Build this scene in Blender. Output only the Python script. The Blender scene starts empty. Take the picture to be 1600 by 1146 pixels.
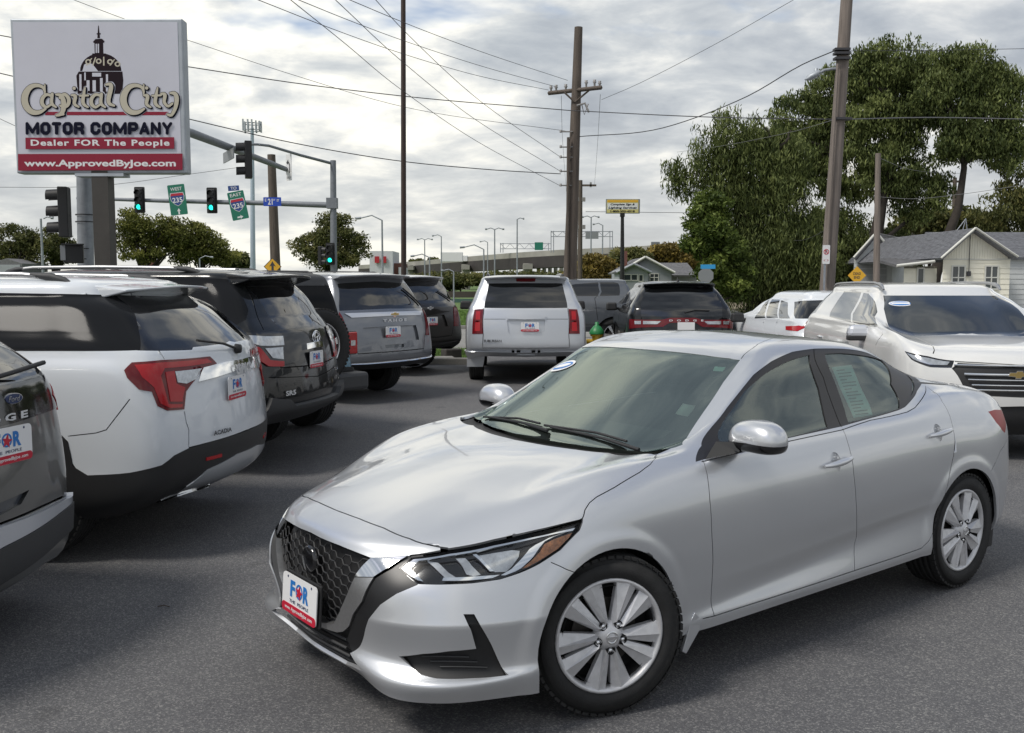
import bpy, bmesh, math, random
import numpy as np
from mathutils import Vector, Matrix, geometry
from mathutils.bvhtree import BVHTree
R = math.radians
random.seed(7)
rng = np.random.default_rng(11)
S = bpy.context.scene
COL = S.collection

# ------------------------------------------------------------------ camera
CAM_H, FOC, PITCH = 1.715, 1500.0, .0865
cam = bpy.data.cameras.new('camera')
cam.sensor_width = 36
cam.lens = 36 * FOC / 1600
cam.clip_start = .05
cam.clip_end = 4000
camo = bpy.data.objects.new('camera', cam)
COL.objects.link(camo)
camo.location = (0, 0, CAM_H)
camo.rotation_euler = (math.pi / 2 - PITCH, 0, 0)
S.camera = camo

# ------------------------------------------------------------------ sky, sun, exposure
SUN_EL, SUN_AZ = 54, -122         # the sun stands to the left and a little behind the camera, veiled by thin cloud
world = bpy.data.worlds.new('World')
S.world = world
world.use_nodes = True


def build_world():
    nt = world.node_tree
    N, Lk = nt.nodes, nt.links
    N.clear()

    def nd(t, **k):
        n = N.new(t)
        for a, b in k.items():
            setattr(n, a, b)
        return n

    def mth(op, a, b=None, c=None, clamp=False):
        n = nd('ShaderNodeMath', operation=op, use_clamp=clamp)
        for i, v in enumerate((a, b, c)):
            if v is None:
                continue
            if isinstance(v, (int, float)):
                n.inputs[i].default_value = v
            else:
                Lk.new(v, n.inputs[i])
        return n.outputs[0]

    def ramp(fac, stops):
        n = nd('ShaderNodeValToRGB')
        Lk.new(fac, n.inputs[0])
        e = n.color_ramp.elements
        while len(e) < len(stops):
            e.new(.5)
        for k, (p, c) in zip(e, stops):
            k.position = p
            k.color = (*c, 1) if len(c) == 3 else c
        return n.outputs[0]

    def mix(f, a, b, mode='MIX'):
        n = nd('ShaderNodeMix', data_type='RGBA', blend_type=mode)
        for i, v in ((0, f), (6, a), (7, b)):
            if isinstance(v, (int, float)):
                n.inputs[i].default_value = v
            elif isinstance(v, tuple):
                n.inputs[i].default_value = (*v, 1)
            else:
                Lk.new(v, n.inputs[i])
        return n.outputs[2]
    tc = nd('ShaderNodeTexCoord').outputs['Generated']
    sep = nd('ShaderNodeSeparateXYZ')
    Lk.new(tc, sep.inputs[0])
    x, y, z = sep.outputs
    zz = mth('MAXIMUM', z, 0.0)
    den = mth('ADD', zz, .22)
    cu = mth('DIVIDE', x, den)
    cv = mth('DIVIDE', y, den)
    cmb = nd('ShaderNodeCombineXYZ')
    Lk.new(cu, cmb.inputs[0])
    Lk.new(cv, cmb.inputs[1])

    def noise(vec, sc, det, rough, dist=0, off=0, stretch=None):
        m = nd('ShaderNodeMapping')
        Lk.new(vec, m.inputs[0])
        m.inputs['Location'].default_value = (off, off * .7, off * .3)
        if stretch:
            m.inputs['Rotation'].default_value = (0, 0, stretch[2])
            m.inputs['Scale'].default_value = (stretch[0], stretch[1], 1)
        n = nd('ShaderNodeTexNoise')
        Lk.new(m.outputs[0], n.inputs['Vector'])
        n.inputs['Scale'].default_value = sc
        n.inputs['Detail'].default_value = det
        n.inputs['Roughness'].default_value = rough
        n.inputs['Distortion'].default_value = dist
        return n.outputs[0]
    big = noise(cmb.outputs[0], .95, 10, .55, .25, 3.1, (1.0, 1.0, .5))
    mid = noise(cmb.outputs[0], 3.2, 9, .58, .3, 8.4, (1, 1.1, .35))
    hole = noise(cmb.outputs[0], .8, 6, .55, .2, 21.3)
    dens = mth('ADD', mth('MULTIPLY', big, .62), mth('MULTIPLY', mid, .38))
    # sunlit, grey and thin parts of the cloud layer
    cloud = ramp(dens, [(.37, (.25, .285, .35)), (.44, (.34, .38, .445)), (.495, (.47, .505, .555)), (.53, (.62, .64, .665)), (.565, (.82, .82, .80)), (.62, (1.0, .98, .91))])
    # the layer is brighter and creamier towards a cloud bank ahead
    sd = Vector((math.sin(R(-14)) * math.cos(R(16)), math.cos(R(-14)) * math.cos(R(16)), math.sin(R(16))))   # brightest cloud bank
    vd = nd('ShaderNodeVectorMath', operation='DOT_PRODUCT')
    Lk.new(tc, vd.inputs[0])
    vd.inputs[1].default_value = sd
    bank_f = mth('POWER', mth('MAXIMUM', vd.outputs['Value'], 0), 6)
    warm = mix(bank_f, (1.0, 1.0, 1.0), (1.22, 1.20, 1.13))
    cloud = mix(1.0, cloud, warm, 'MULTIPLY')
    # low haze: creamy band above the horizon
    hz = ramp(zz, [(0.0, (1, 1, 1)), (.07, (.62, .62, .62)), (.17, (.22, .22, .22)), (.34, (0, 0, 0))])
    cloud = mix(mth('MULTIPLY', hz, .60), cloud, (.74, .725, .655))
    sky = nd('ShaderNodeTexSky', sky_type='NISHITA', sun_disc=False)
    sky.sun_elevation = R(SUN_EL)
    sky.sun_rotation = R(SUN_AZ)
    sky.dust_density = 2.0
    hole_f = ramp(mth('ADD', hole, mth('MULTIPLY', mth('MINIMUM', zz, .6), .16)), [(.625, (0, 0, 0)), (.69, (1, 1, 1))])
    cl10 = mix(1.0, cloud, (10, 10, 10), 'MULTIPLY')
    skyb = mix(1.0, sky.outputs[0], (1.15, 1.2, 1.3), 'MULTIPLY')
    col = mix(mth('MULTIPLY', hole_f, .8), cl10, skyb)
    below = ramp(mth('MULTIPLY', z, -1), [(0, (0, 0, 0)), (.03, (1, 1, 1))])
    col = mix(below, col, (1.3, 1.35, 1.3))
    bg = nd('ShaderNodeBackground')
    bg.inputs['Strength'].default_value = .10
    Lk.new(col, bg.inputs['Color'])
    out = nd('ShaderNodeOutputWorld')
    Lk.new(bg.outputs[0], out.inputs[0])


build_world()
sun = bpy.data.lights.new('sun', 'SUN')
sun.energy = 2.4
sun.angle = R(16)
sun.color = (1, .95, .88)
suno = bpy.data.objects.new('sun', sun)
COL.objects.link(suno)
suno.rotation_euler = (math.pi / 2 - R(SUN_EL), 0, math.pi - R(SUN_AZ))
S.view_settings.view_transform = 'Standard'
S.view_settings.look = 'None'
S.view_settings.exposure = 0.20
S.view_settings.gamma = 1
S.view_settings.use_curve_mapping = False
S.render.engine = 'CYCLES'
S.cycles.max_bounces = 6
S.cycles.transparent_max_bounces = 12
S.cycles.use_denoising = True

# ------------------------------------------------------------------ small tools
CF = Vector((0, math.cos(PITCH), -math.sin(PITCH)))
CU = Vector((0, math.sin(PITCH), math.cos(PITCH)))
CO = Vector((0, 0, CAM_H))


def ray(px, py):
    return (CF + Vector((1, 0, 0)) * ((px - 800) / FOC) - CU * ((py - 573) / FOC))


def at(px, py, Y):
    "the point seen in the photograph at (px, py) that lies Y metres ahead"
    d = ray(px, py)
    return CO + d * (Y / d.y)


def gnd(px, py):
    d = ray(px, py)
    return CO + d * (-CAM_H / d.z)


def tag(o, label=None, cat=None, group=None, kind=None):
    if label: o['label'] = label
    if cat: o['category'] = cat
    if group: o['group'] = group
    if kind: o['kind'] = kind
    return o


def empty(name, loc=(0, 0, 0), rz=0, label=None, cat=None, group=None):
    o = bpy.data.objects.new(name, None)
    o.empty_display_size = .2
    COL.objects.link(o)
    o.location = loc
    o.rotation_euler = (0, 0, rz)
    return tag(o, label, cat, group)


def link(name, me, parent=None):
    o = bpy.data.objects.new(name, me)
    COL.objects.link(o)
    if parent is not None:
        o.parent = parent
    return o


MATS = {}


def srgb(h):
    h = h.lstrip('#')
    c = [int(h[i:i + 2], 16) / 255 for i in (0, 2, 4)]
    return tuple(((v + .055) / 1.055) ** 2.4 if v > .04 else v / 12.92 for v in c)


def mat(name, color=(.5, .5, .5), rough=.5, metal=0., coat=0., emit=0., noise=0., nscale=8., bump=0., bscale=60., spec=.5, trans=0., inner=None, rvar=0., stretch=None, coatr=.04):
    if name in MATS:
        return MATS[name]
    m = bpy.data.materials.new(name)
    m.use_nodes = True
    nt = m.node_tree
    b = nt.nodes['Principled BSDF']
    b.inputs['Base Color'].default_value = (*color, 1)
    b.inputs['Roughness'].default_value = rough
    b.inputs['Metallic'].default_value = metal
    b.inputs['Coat Weight'].default_value = coat
    b.inputs['Coat Roughness'].default_value = coatr
    b.inputs['Specular IOR Level'].default_value = spec
    b.inputs['Transmission Weight'].default_value = trans
    if emit:
        b.inputs['Emission Color'].default_value = (*color, 1)
        b.inputs['Emission Strength'].default_value = emit
    tc = mp = None
    if noise or bump or rvar:
        tc = nt.nodes.new('ShaderNodeTexCoord')
        mp = nt.nodes.new('ShaderNodeMapping')
        nt.links.new(tc.outputs['Object'], mp.inputs[0])
        if stretch:
            mp.inputs['Scale'].default_value = stretch
    if noise or rvar:
        n = nt.nodes.new('ShaderNodeTexNoise')
        n.inputs['Scale'].default_value = nscale
        n.inputs['Detail'].default_value = 7
        n.inputs['Roughness'].default_value = .62
        nt.links.new(mp.outputs[0], n.inputs['Vector'])
    if noise:
        r = nt.nodes.new('ShaderNodeValToRGB')
        r.color_ramp.elements[0].position = .3
        r.color_ramp.elements[1].position = .7
        r.color_ramp.elements[0].color = (*[c * (1 - noise) for c in color], 1)
        r.color_ramp.elements[1].color = (*[min(1, c * (1 + noise)) for c in color], 1)
        nt.links.new(n.outputs[0], r.inputs[0])
        nt.links.new(r.outputs[0], b.inputs['Base Color'])
    if rvar:
        q = nt.nodes.new('ShaderNodeMapRange')
        q.inputs[1].default_value = .3
        q.inputs[2].default_value = .7
        q.inputs[3].default_value = max(0, rough - rvar)
        q.inputs[4].default_value = min(1, rough + rvar)
        nt.links.new(n.outputs[0], q.inputs[0])
        nt.links.new(q.outputs[0], b.inputs['Roughness'])
    if bump:
        n2 = nt.nodes.new('ShaderNodeTexNoise')
        n2.inputs['Scale'].default_value = bscale
        n2.inputs['Detail'].default_value = 5
        nt.links.new(mp.outputs[0], n2.inputs['Vector'])
        bp = nt.nodes.new('ShaderNodeBump')
        bp.inputs['Strength'].default_value = bump
        bp.inputs['Distance'].default_value = .01
        nt.links.new(n2.outputs[0], bp.inputs['Height'])
        nt.links.new(bp.outputs[0], b.inputs['Normal'])
    if inner:
        # the unpainted back of a panel
        g = nt.nodes.new('ShaderNodeNewGeometry')
        b2 = nt.nodes.new('ShaderNodeBsdfDiffuse')
        b2.inputs[0].default_value = (*inner, 1)
        mx = nt.nodes.new('ShaderNodeMixShader')
        nt.links.new(g.outputs['Backfacing'], mx.inputs[0])
        nt.links.new(b.outputs[0], mx.inputs[1])
        nt.links.new(b2.outputs[0], mx.inputs[2])
        nt.links.new(mx.outputs[0], nt.nodes['Material Output'].inputs[0])
    MATS[name] = m
    return m


def glassmat(name, tint, refl=1.0, dirt_or_sheen=.0, ior=1.55, rough=.015):
    "thin sheet of tinted glass: sees through with a tint, mirrors by the Fresnel law"
    if name in MATS:
        return MATS[name]
    m = bpy.data.materials.new(name)
    m.use_nodes = True
    nt = m.node_tree
    nt.nodes.remove(nt.nodes['Principled BSDF'])
    t = nt.nodes.new('ShaderNodeBsdfTransparent')
    t.inputs[0].default_value = (*tint, 1)
    g = nt.nodes.new('ShaderNodeBsdfGlossy')
    g.inputs['Roughness'].default_value = rough
    g.inputs['Color'].default_value = (*(refl if isinstance(refl, tuple) else (refl, refl, refl)), 1)
    f = nt.nodes.new('ShaderNodeFresnel')
    f.inputs[0].default_value = ior
    mx = nt.nodes.new('ShaderNodeMixShader')
    nt.links.new(f.outputs[0], mx.inputs[0])
    nt.links.new(t.outputs[0], mx.inputs[1])
    nt.links.new(g.outputs[0], mx.inputs[2])
    last = mx
    if dirt_or_sheen:  # pale green diffuse veil, painting the sky's sheen into the glass
        d = nt.nodes.new('ShaderNodeBsdfDiffuse')
        d.inputs[0].default_value = (.55, .6, .57, 1)
        m2 = nt.nodes.new('ShaderNodeMixShader')
        m2.inputs[0].default_value = dirt_or_sheen
        nt.links.new(mx.outputs[0], m2.inputs[1])
        nt.links.new(d.outputs[0], m2.inputs[2])
        last = m2
    nt.links.new(last.outputs[0], nt.nodes['Material Output'].inputs[0])
    MATS[name] = m
    return m


class MB:
    "collects simple solids and links them as one mesh"

    def __init__(s):
        s.v, s.f, s.m, s.sm, s.mats = [], [], [], [], []
        s.cur = 0
        s.smooth = False

    def use(s, m):
        if m not in s.mats:
            s.mats.append(m)
        s.cur = s.mats.index(m)
        return s

    def add(s, vs, fs, smooth=None):
        o = len(s.v)
        s.v += [tuple(v) for v in vs]
        for f in fs:
            s.f.append([o + i for i in f])
            s.m.append(s.cur)
            s.sm.append(s.smooth if smooth is None else smooth)
        return s

    def box(s, c, d, rz=0, M=None, taper=1.0):
        hx, hy, hz = d[0] / 2, d[1] / 2, d[2] / 2
        vs = [Vector((x * hx * (taper if z > 0 else 1), y * hy * (taper if z > 0 else 1), z * hz)) for x in (-1, 1) for y in (-1, 1) for z in (-1, 1)]
        if rz:
            vs = [Matrix.Rotation(rz, 3, 'Z') @ v for v in vs]
        if M is not None:
            vs = [M @ v for v in vs]
        vs = [v + Vector(c) for v in vs]
        return s.add(vs, [(0, 1, 3, 2), (4, 6, 7, 5), (0, 4, 5, 1), (2, 3, 7, 6), (0, 2, 6, 4), (1, 5, 7, 3)], False)

    def tube(s, pts, r, n=8, cap=True, smooth=True, flat=1.0):
        pts = [Vector(p) for p in pts]
        rs = r if isinstance(r, (list, tuple)) else [r] * len(pts)
        vs, fs = [], []
        up = None
        for i, p in enumerate(pts):
            t = (pts[min(i + 1, len(pts) - 1)] - pts[max(i - 1, 0)]).normalized()
            if up is None:
                a = Vector((0, 0, 1)) if abs(t.z) < .9 else Vector((1, 0, 0))
                up = t.cross(a).normalized()
            up = (up - t * up.dot(t)).normalized()
            w = t.cross(up)
            for k in range(n):
                a = 2 * math.pi * k / n
                vs.append(p + (up * math.cos(a) + w * math.sin(a) * flat) * rs[i])
        for i in range(len(pts) - 1):
            for k in range(n):
                a, b = i * n + k, i * n + (k + 1) % n
                fs.append((a, b, b + n, a + n))
        s.add(vs, fs, smooth)
        if cap:
            s.add(vs[:n], [tuple(range(n))[::-1]], False)
            s.add(vs[-n:], [tuple(range(n))], False)
        return s

    def prism(s, poly, z0, z1, M=None):
        "polygon in xy pulled from z0 to z1, then moved by matrix M"
        n = len(poly)
        vs = [Vector((p[0], p[1], z)) for z in (z0, z1) for p in poly]
        if M is not None:
            vs = [M @ v for v in vs]
        ar = sum(poly[i][0] * poly[(i + 1) % n][1] - poly[(i + 1) % n][0] * poly[i][1] for i in range(n))
        idx = list(range(n))
        top = [tuple(n + i for i in idx)]
        bot = [tuple(reversed(idx))]
        sides = [(i, (i + 1) % n, n + (i + 1) % n, n + i) for i in idx]
        if (ar < 0) != (z1 < z0):
            top = [tuple(reversed(t)) for t in top]
            bot = [tuple(reversed(t)) for t in bot]
            sides = [tuple(reversed(t)) for t in sides]
        return s.add(vs, top + bot + sides, False)

    def lathe(s, prof, n=24, M=None, smooth=True):
        "profile (r, h) turned about the z axis"
        vs = []
        for r, h in prof:
            for k in range(n):
                a = 2 * math.pi * k / n
                v = Vector((r * math.cos(a), r * math.sin(a), h))
                vs.append(M @ v if M is not None else v)
        fs = []
        for i in range(len(prof) - 1):
            for k in range(n):
                a, b = i * n + k, i * n + (k + 1) % n
                fs.append((a, b, b + n, a + n))
        return s.add(vs, fs, smooth)

    def quad(s, a, b, c, d):
        return s.add([a, b, c, d], [(0, 1, 2, 3)], False)

    def mesh(s, name, m=None):
        me = bpy.data.meshes.new(name)
        me.from_pydata(s.v, [], s.f)
        for x in ([m] if m else s.mats):
            me.materials.append(x)
        if not m:
            me.polygons.foreach_set('material_index', s.m)
        me.polygons.foreach_set('use_smooth', s.sm)
        me.update()
        return me

    def build(s, name, m=None, parent=None, label=None, cat=None, group=None, kind=None, bevel=0):
        o = link(name, s.mesh(name, m), parent)
        if bevel:
            b = o.modifiers.new('bevel', 'BEVEL')
            b.width = bevel
            b.segments = 2
            b.limit_method = 'ANGLE'
        return tag(o, label, cat, group, kind)


def T(loc=(0, 0, 0), rx=0, ry=0, rz=0, sc=None):
    m = Matrix.Translation(loc) @ Matrix.Rotation(rz, 4, 'Z') @ Matrix.Rotation(ry, 4, 'Y') @ Matrix.Rotation(rx, 4, 'X')
    if sc:
        m = m @ Matrix.Diagonal((*sc, 1))
    return m


def text_data(txt, width=None, height=None, bold=0., depth=.002, shear=0., spacing=1.0):
    "flat lettering as vertices and faces, standing in the xz plane facing -y, centred on the origin"
    cu = bpy.data.curves.new('lettering', 'FONT')
    cu.body = txt
    cu.size = 1
    cu.offset = bold
    cu.shear = shear
    cu.space_character = spacing
    cu.resolution_u = 3
    cu.align_x = 'CENTER'
    o = bpy.data.objects.new('lettering', cu)
    me = bpy.data.meshes.new_from_object(o)
    v = np.empty(len(me.vertices) * 3)
    me.vertices.foreach_get('co', v)
    v = v.reshape(-1, 3)
    f = [tuple(p.vertices) for p in me.polygons]
    bpy.data.objects.remove(o)
    bpy.data.meshes.remove(me)
    bpy.data.curves.remove(cu)
    lo, hi = v.min(0), v.max(0)
    v = v - (lo + hi) / 2
    w, h = (hi - lo)[:2]
    sx = width / w if width else height / h
    sy = height / h if height else sx
    return [Vector((a * sx, 0, b * sy)) for a, b, _ in v], f


def put_text(mb, m, txt, M, **k):
    vs, fs = text_data(txt, **k)
    mb.use(m)
    mb.add([M @ v for v in vs], fs, False)
    return mb


# ------------------------------------------------------------------ car bodies: a lofted skin cut into panels
def spline(P, t, T_, crease=()):
    "C1 curve through P (n, ..., 3) with knots t at parameters T_; no overshoot-prone ends"
    n = len(t)
    h = np.diff(t)
    d = (P[1:] - P[:-1]) / h.reshape(-1, *([1] * (P.ndim - 1)))
    mL = np.zeros_like(P)
    mR = np.zeros_like(P)
    for i in range(n):
        if i == 0:
            mL[i] = mR[i] = d[0]
        elif i == n - 1:
            mL[i] = mR[i] = d[-1]
        elif i in crease:
            mL[i] = d[i - 1]
            mR[i] = d[i]
        else:
            w0, w1 = h[i], h[i - 1]
            m = (w0 * d[i - 1] + w1 * d[i]) / (w0 + w1)
            mL[i] = mR[i] = m
    i = np.clip(np.searchsorted(t, T_, 'right') - 1, 0, n - 2)
    s = (T_ - t[i]) / h[i]
    sh = (-1,) + (1,) * (P.ndim - 1)
    s = s.reshape(sh)
    H = h[i].reshape(sh)
    return ((2 * s**3 - 3 * s**2 + 1) * P[i] + (s**3 - 2 * s**2 + s) * H * mR[i]
            + (-2 * s**3 + 3 * s**2) * P[i + 1] + (s**3 - s**2) * H * mL[i + 1])


class Skin:
    def __init__(s, rows, nu, nv, creases=(), disp=None, loc=(0, 0), yaw=0, side=-1, smooth=2):
        A = np.array(rows, float)                      # rows x stations x 3, y >= 0
        n, k, _ = A.shape
        ch = np.sqrt(np.linalg.norm(np.diff(A, axis=1), axis=2)).mean(0)
        tu = np.concatenate([[0], np.cumsum(ch)])
        ch = np.sqrt(np.linalg.norm(np.diff(A, axis=0), axis=2)).mean(1)
        tv = np.concatenate([[0], np.cumsum(ch)])
        # mirror one station beyond the centre line at both ends so the skin crosses it squarely
        m0, m1 = A[:, 1:2] * [1, -1, 1], A[:, -2:-1] * [1, -1, 1]
        Ae = np.concatenate([m0, A, m1], 1)
        te = np.concatenate([[-tu[1]], tu, [2 * tu[-1] - tu[-2]]])
        us = np.concatenate([np.linspace(tu[i], tu[i + 1], nu, endpoint=False) for i in range(k - 1)] + [[tu[-1]]])
        vs = np.concatenate([np.linspace(tv[i], tv[i + 1], nv, endpoint=False) for i in range(n - 1)] + [[tv[-1]]])
        G = spline(np.swapaxes(Ae, 0, 1), te, us)       # nu x rows x 3
        G = spline(np.swapaxes(G, 0, 1), tv, vs, creases)  # nv x nu x 3
        for _ in range(smooth):
            Gs = G.copy()
            Gs[:, 1:-1] = G[:, 1:-1] * .5 + (G[:, :-2] + G[:, 2:]) * .25
            G = Gs
        G[:, 0, 1] = 0
        G[:, -1, 1] = 0
        if disp:
            G = disp(G)
        s.G = G
        s.nv, s.nu = G.shape[:2]
        du = np.empty_like(G)
        du[:, 1:-1] = G[:, 2:] - G[:, :-2]
        du[:, 0] = (G[:, 1] - G[:, 0]) * [0, 1, 0]
        du[:, -1] = (G[:, -1] - G[:, -2]) * [0, 1, 0]
        dv = np.empty_like(G)
        dv[1:-1] = G[2:] - G[:-2]
        dv[0] = G[1] - G[0]
        dv[-1] = G[-1] - G[-2]
        N = np.cross(du, dv)
        ln = np.linalg.norm(N, axis=2, keepdims=True)
        N = N / np.maximum(ln, 1e-9)
        if N[s.nv // 3, s.nu // 2, 1] < 0:
            N = -N
            s.flip = True
        else:
            s.flip = False
        N[-1] = N[-2]
        N[-1, :, 1] = 0
        N[:, 0, 1] = 0
        N[:, -1, 1] = 0
        N /= np.maximum(np.linalg.norm(N, axis=2, keepdims=True), 1e-9)
        s.N = N
        s.side = side
        s.M = Matrix.Translation((loc[0], loc[1], 0)) @ Matrix.Rotation(yaw, 4, 'Z')
        s.Mi = s.M.inverted()
        s.yaw = yaw
        V = G.reshape(-1, 3)
        F = []
        for j in range(s.nv - 1):
            b = j * s.nu
            for i in range(s.nu - 1):
                a = b + i
                F.append((a, a + 1, a + s.nu + 1))
                F.append((a, a + s.nu + 1, a + s.nu))
        s.F = F
        n0 = len(V)
        V2 = V * [1, -1, 1]
        s.bvh = BVHTree.FromPolygons([tuple(p) for p in V] + [tuple(p) for p in V2], F + [(a + n0, c + n0, b + n0) for a, b, c in F])
        s.regs = []

    def uv_of(s, hit, idx):
        nF = len(s.F)
        mir = idx >= nF
        f = s.F[idx - nF if mir else idx]
        V = s.G.reshape(-1, 3)
        p = np.array(hit)
        if mir:
            p = p * [1, -1, 1]
        a, b, c = (V[i] for i in f)
        e1, e2, w = b - a, c - a, p - a
        d11, d12, d22 = e1 @ e1, e1 @ e2, e2 @ e2
        dn = d11 * d22 - d12 * d12 or 1e-12
        k1 = (d22 * (w @ e1) - d12 * (w @ e2)) / dn
        k2 = (d11 * (w @ e2) - d12 * (w @ e1)) / dn
        q = [np.array(divmod(i, s.nu)[::-1], float) for i in f]
        r = q[0] + k1 * (q[1] - q[0]) + k2 * (q[2] - q[0])
        return r, mir

    def px(s, x, y):
        "grid coordinates of the skin point seen at photo pixel (x, y)"
        o = s.Mi @ CO
        d = (s.Mi.to_3x3() @ ray(x, y)).normalized()
        h = s.bvh.ray_cast(o, d)
        if h[0] is None:
            # the ray misses: take the skin point that comes nearest to it
            best = None
            d0 = (s.Mi @ CO - Vector((2.4, 0, .8))).length
            for t in np.linspace(max(.5, d0 - 4), d0 + 4, 60):
                q = s.bvh.find_nearest(o + d * float(t))
                if q[0] is not None and (best is None or q[3] < best[3]):
                    best = q
            h2 = best
            h = h2
        (u, v), mir = s.uv_of(h[0], h[2])
        far = mir if s.side > 0 else not mir
        if far and abs(h[0].y) > 1e-4:
            # beyond the centre line: continue past the seam at u = 0 or u = max
            u = -u if u < s.nu / 2 else 2 * (s.nu - 1) - u
        return (u, v)

    def sv(s, x, z, y=None):
        "grid coordinates of the flank point at car coordinates (x, z)"
        h = s.bvh.ray_cast(Vector((x, 3, z)), Vector((0, -1, 0)))
        if h[0] is None or (y is not None and h[0].y < y):
            i = int(np.argmin(np.abs(s.G[0, :, 0] - x) + (s.G[0, :, 1] < .6) * 9))
            return (float(i), -4.0)
        return tuple(s.uv_of(h[0], h[2])[0])

    def ev(s, v, u, up=None):
        "skin point and normal for each grid coordinate"
        u = np.clip(u, 0, s.nu - 1 - 1e-9)
        v = np.clip(v, 0, s.nv - 1 - 1e-9)
        i, j = u.astype(int), v.astype(int)
        a, b = (u - i)[:, None], (v - j)[:, None]

        def bl(A):
            return (A[j, i] * (1 - a) + A[j, i + 1] * a) * (1 - b) + (A[j + 1, i] * (1 - a) + A[j + 1, i + 1] * a) * b
        N = bl(s.N)
        N /= np.maximum(np.linalg.norm(N, axis=1, keepdims=True), 1e-9)
        return bl(s.G), N

    def region(s, name, pts, conv=None):
        s.regs.append((name, [tuple(p) for p in pts]))

    def reg_px(s, name, pts):
        s.region(name, [s.px(*p) for p in pts])

    def seam_uv(s, q, w=.0045):
        "a gap of real width w along a line on the skin"
        out = [q[0]]
        for a, b in zip(q[:-1], q[1:]):
            n = max(1, int(math.hypot(b[0] - a[0], b[1] - a[1]) / 2.5))
            for k in range(1, n + 1):
                out.append((a[0] + (b[0] - a[0]) * k / n, a[1] + (b[1] - a[1]) * k / n))
        q = np.array(out)
        # metric of the skin along the line
        P, _ = s.ev(q[:, 1], q[:, 0])
        Pu, _ = s.ev(q[:, 1], np.where(q[:, 0] < s.nu - 2, q[:, 0] + .5, q[:, 0] - .5))
        Pv, _ = s.ev(np.where(q[:, 1] < s.nv - 2, q[:, 1] + .5, q[:, 1] - .5), q[:, 0])
        mu = np.linalg.norm(Pu - P, axis=1) * 2 + 1e-5
        mv = np.linalg.norm(Pv - P, axis=1) * 2 + 1e-5
        tg = np.empty_like(q)
        tg[1:-1] = q[2:] - q[:-2]
        tg[0] = q[1] - q[0]
        tg[-1] = q[-1] - q[-2]
        tm = tg * np.stack([mu, mv], 1)
        tm /= np.maximum(np.linalg.norm(tm, axis=1, keepdims=True), 1e-9)
        nm = np.stack([-tm[:, 1], tm[:, 0]], 1) * (w / 2)
        off = nm / np.stack([mu, mv], 1)
        off = np.clip(off, -1.2, 1.2)
        for i in range(len(q) - 1):
            quad = [tuple(q[i] + off[i]), tuple(q[i + 1] + off[i + 1]), tuple(q[i + 1] - off[i + 1]), tuple(q[i] - off[i])]
            s.regs.append(('seam', quad))

    def seam_px(s, pts, w=.0045):
        s.seam_uv([s.px(*p) for p in pts], w)

    def seam_sv(s, pts, w=.0045):
        s.seam_uv([s.sv(*p) for p in pts], w)

    def cut(s, step=1):
        "triangulate the grid with every region outline in it; returns vertices, triangles and the region of each"
        pts = [(float(i), float(j)) for j in range(0, s.nv) for i in range(0, s.nu)]
        base = len(pts)
        edges = []
        nu1, nv1 = s.nu - 1, s.nv - 1
        grid_edge = [(0, nu1), (nu1, base - 1), (base - 1, base - s.nu), (base - s.nu, 0)]
        edges += grid_edge
        for name, poly in s.regs:
            q = []
            m = len(poly)
            for k in range(m):
                a, b = poly[k], poly[(k + 1) % m]
                n = 1 if name == 'seam' else max(1, int(math.hypot(b[0] - a[0], b[1] - a[1]) / 1.5))
                for t in range(n):
                    q.append((a[0] + (b[0] - a[0]) * t / n, a[1] + (b[1] - a[1]) * t / n))
            o = len(pts)
            pts += q
            edges += [(o + k, o + (k + 1) % len(q)) for k in range(len(q))]
        r = geometry.delaunay_2d_cdt([Vector(p) for p in pts], edges, [], 0, 1e-4)
        V = np.array([tuple(v) for v in r[0]])
        F = np.array([f for f in r[2] if len(f) == 3])
        c = V[F].mean(1)
        ok = (c[:, 0] > 0) & (c[:, 0] < nu1) & (c[:, 1] > 0) & (c[:, 1] < nv1)
        F, c = F[ok], c[ok]
        reg = np.full(len(F), -1)
        names = []
        for name, poly in s.regs:
            if name not in names:
                names.append(name)
            P = np.array(poly)
            lo, hi = P.min(0), P.max(0)
            cand = np.where((c[:, 0] >= lo[0]) & (c[:, 0] <= hi[0]) & (c[:, 1] >= lo[1]) & (c[:, 1] <= hi[1]))[0]
            if not len(cand):
                continue
            x, y = c[cand, 0], c[cand, 1]
            ins = np.zeros(len(cand), bool)
            for k in range(len(P)):
                x0, y0 = P[k]
                x1, y1 = P[(k + 1) % len(P)]
                if y0 == y1:
                    continue
                hitc = ((y0 > y) != (y1 > y)) & (x < (x1 - x0) * (y - y0) / (y1 - y0) + x0)
                ins ^= hitc
            reg[cand[ins]] = names.index(name)
        s.V, s.T, s.reg, s.names = V, F, reg, names
        s.P3, s.N3 = s.ev(V[:, 1], V[:, 0])
        s.comps = None
        return s

    def components(s):
        "connected sheets of plain body skin"
        idx = np.where(s.reg == -1)[0]
        par = {int(t): int(t) for t in idx}

        def find(a):
            while par[a] != a:
                par[a] = par[par[a]]
                a = par[a]
            return a
        em = {}
        for t in idx:
            t = int(t)
            f = s.T[t]
            for a, b in ((f[0], f[1]), (f[1], f[2]), (f[2], f[0])):
                k = (a, b) if a < b else (b, a)
                if k in em:
                    ra, rb = find(em[k]), find(t)
                    if ra != rb:
                        par[ra] = rb
                else:
                    em[k] = t
        out = {}
        for t in idx:
            out.setdefault(find(int(t)), []).append(int(t))
        s.comps = [np.array(v) for v in sorted(out.values(), key=len, reverse=True)]
        return s.comps

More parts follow.
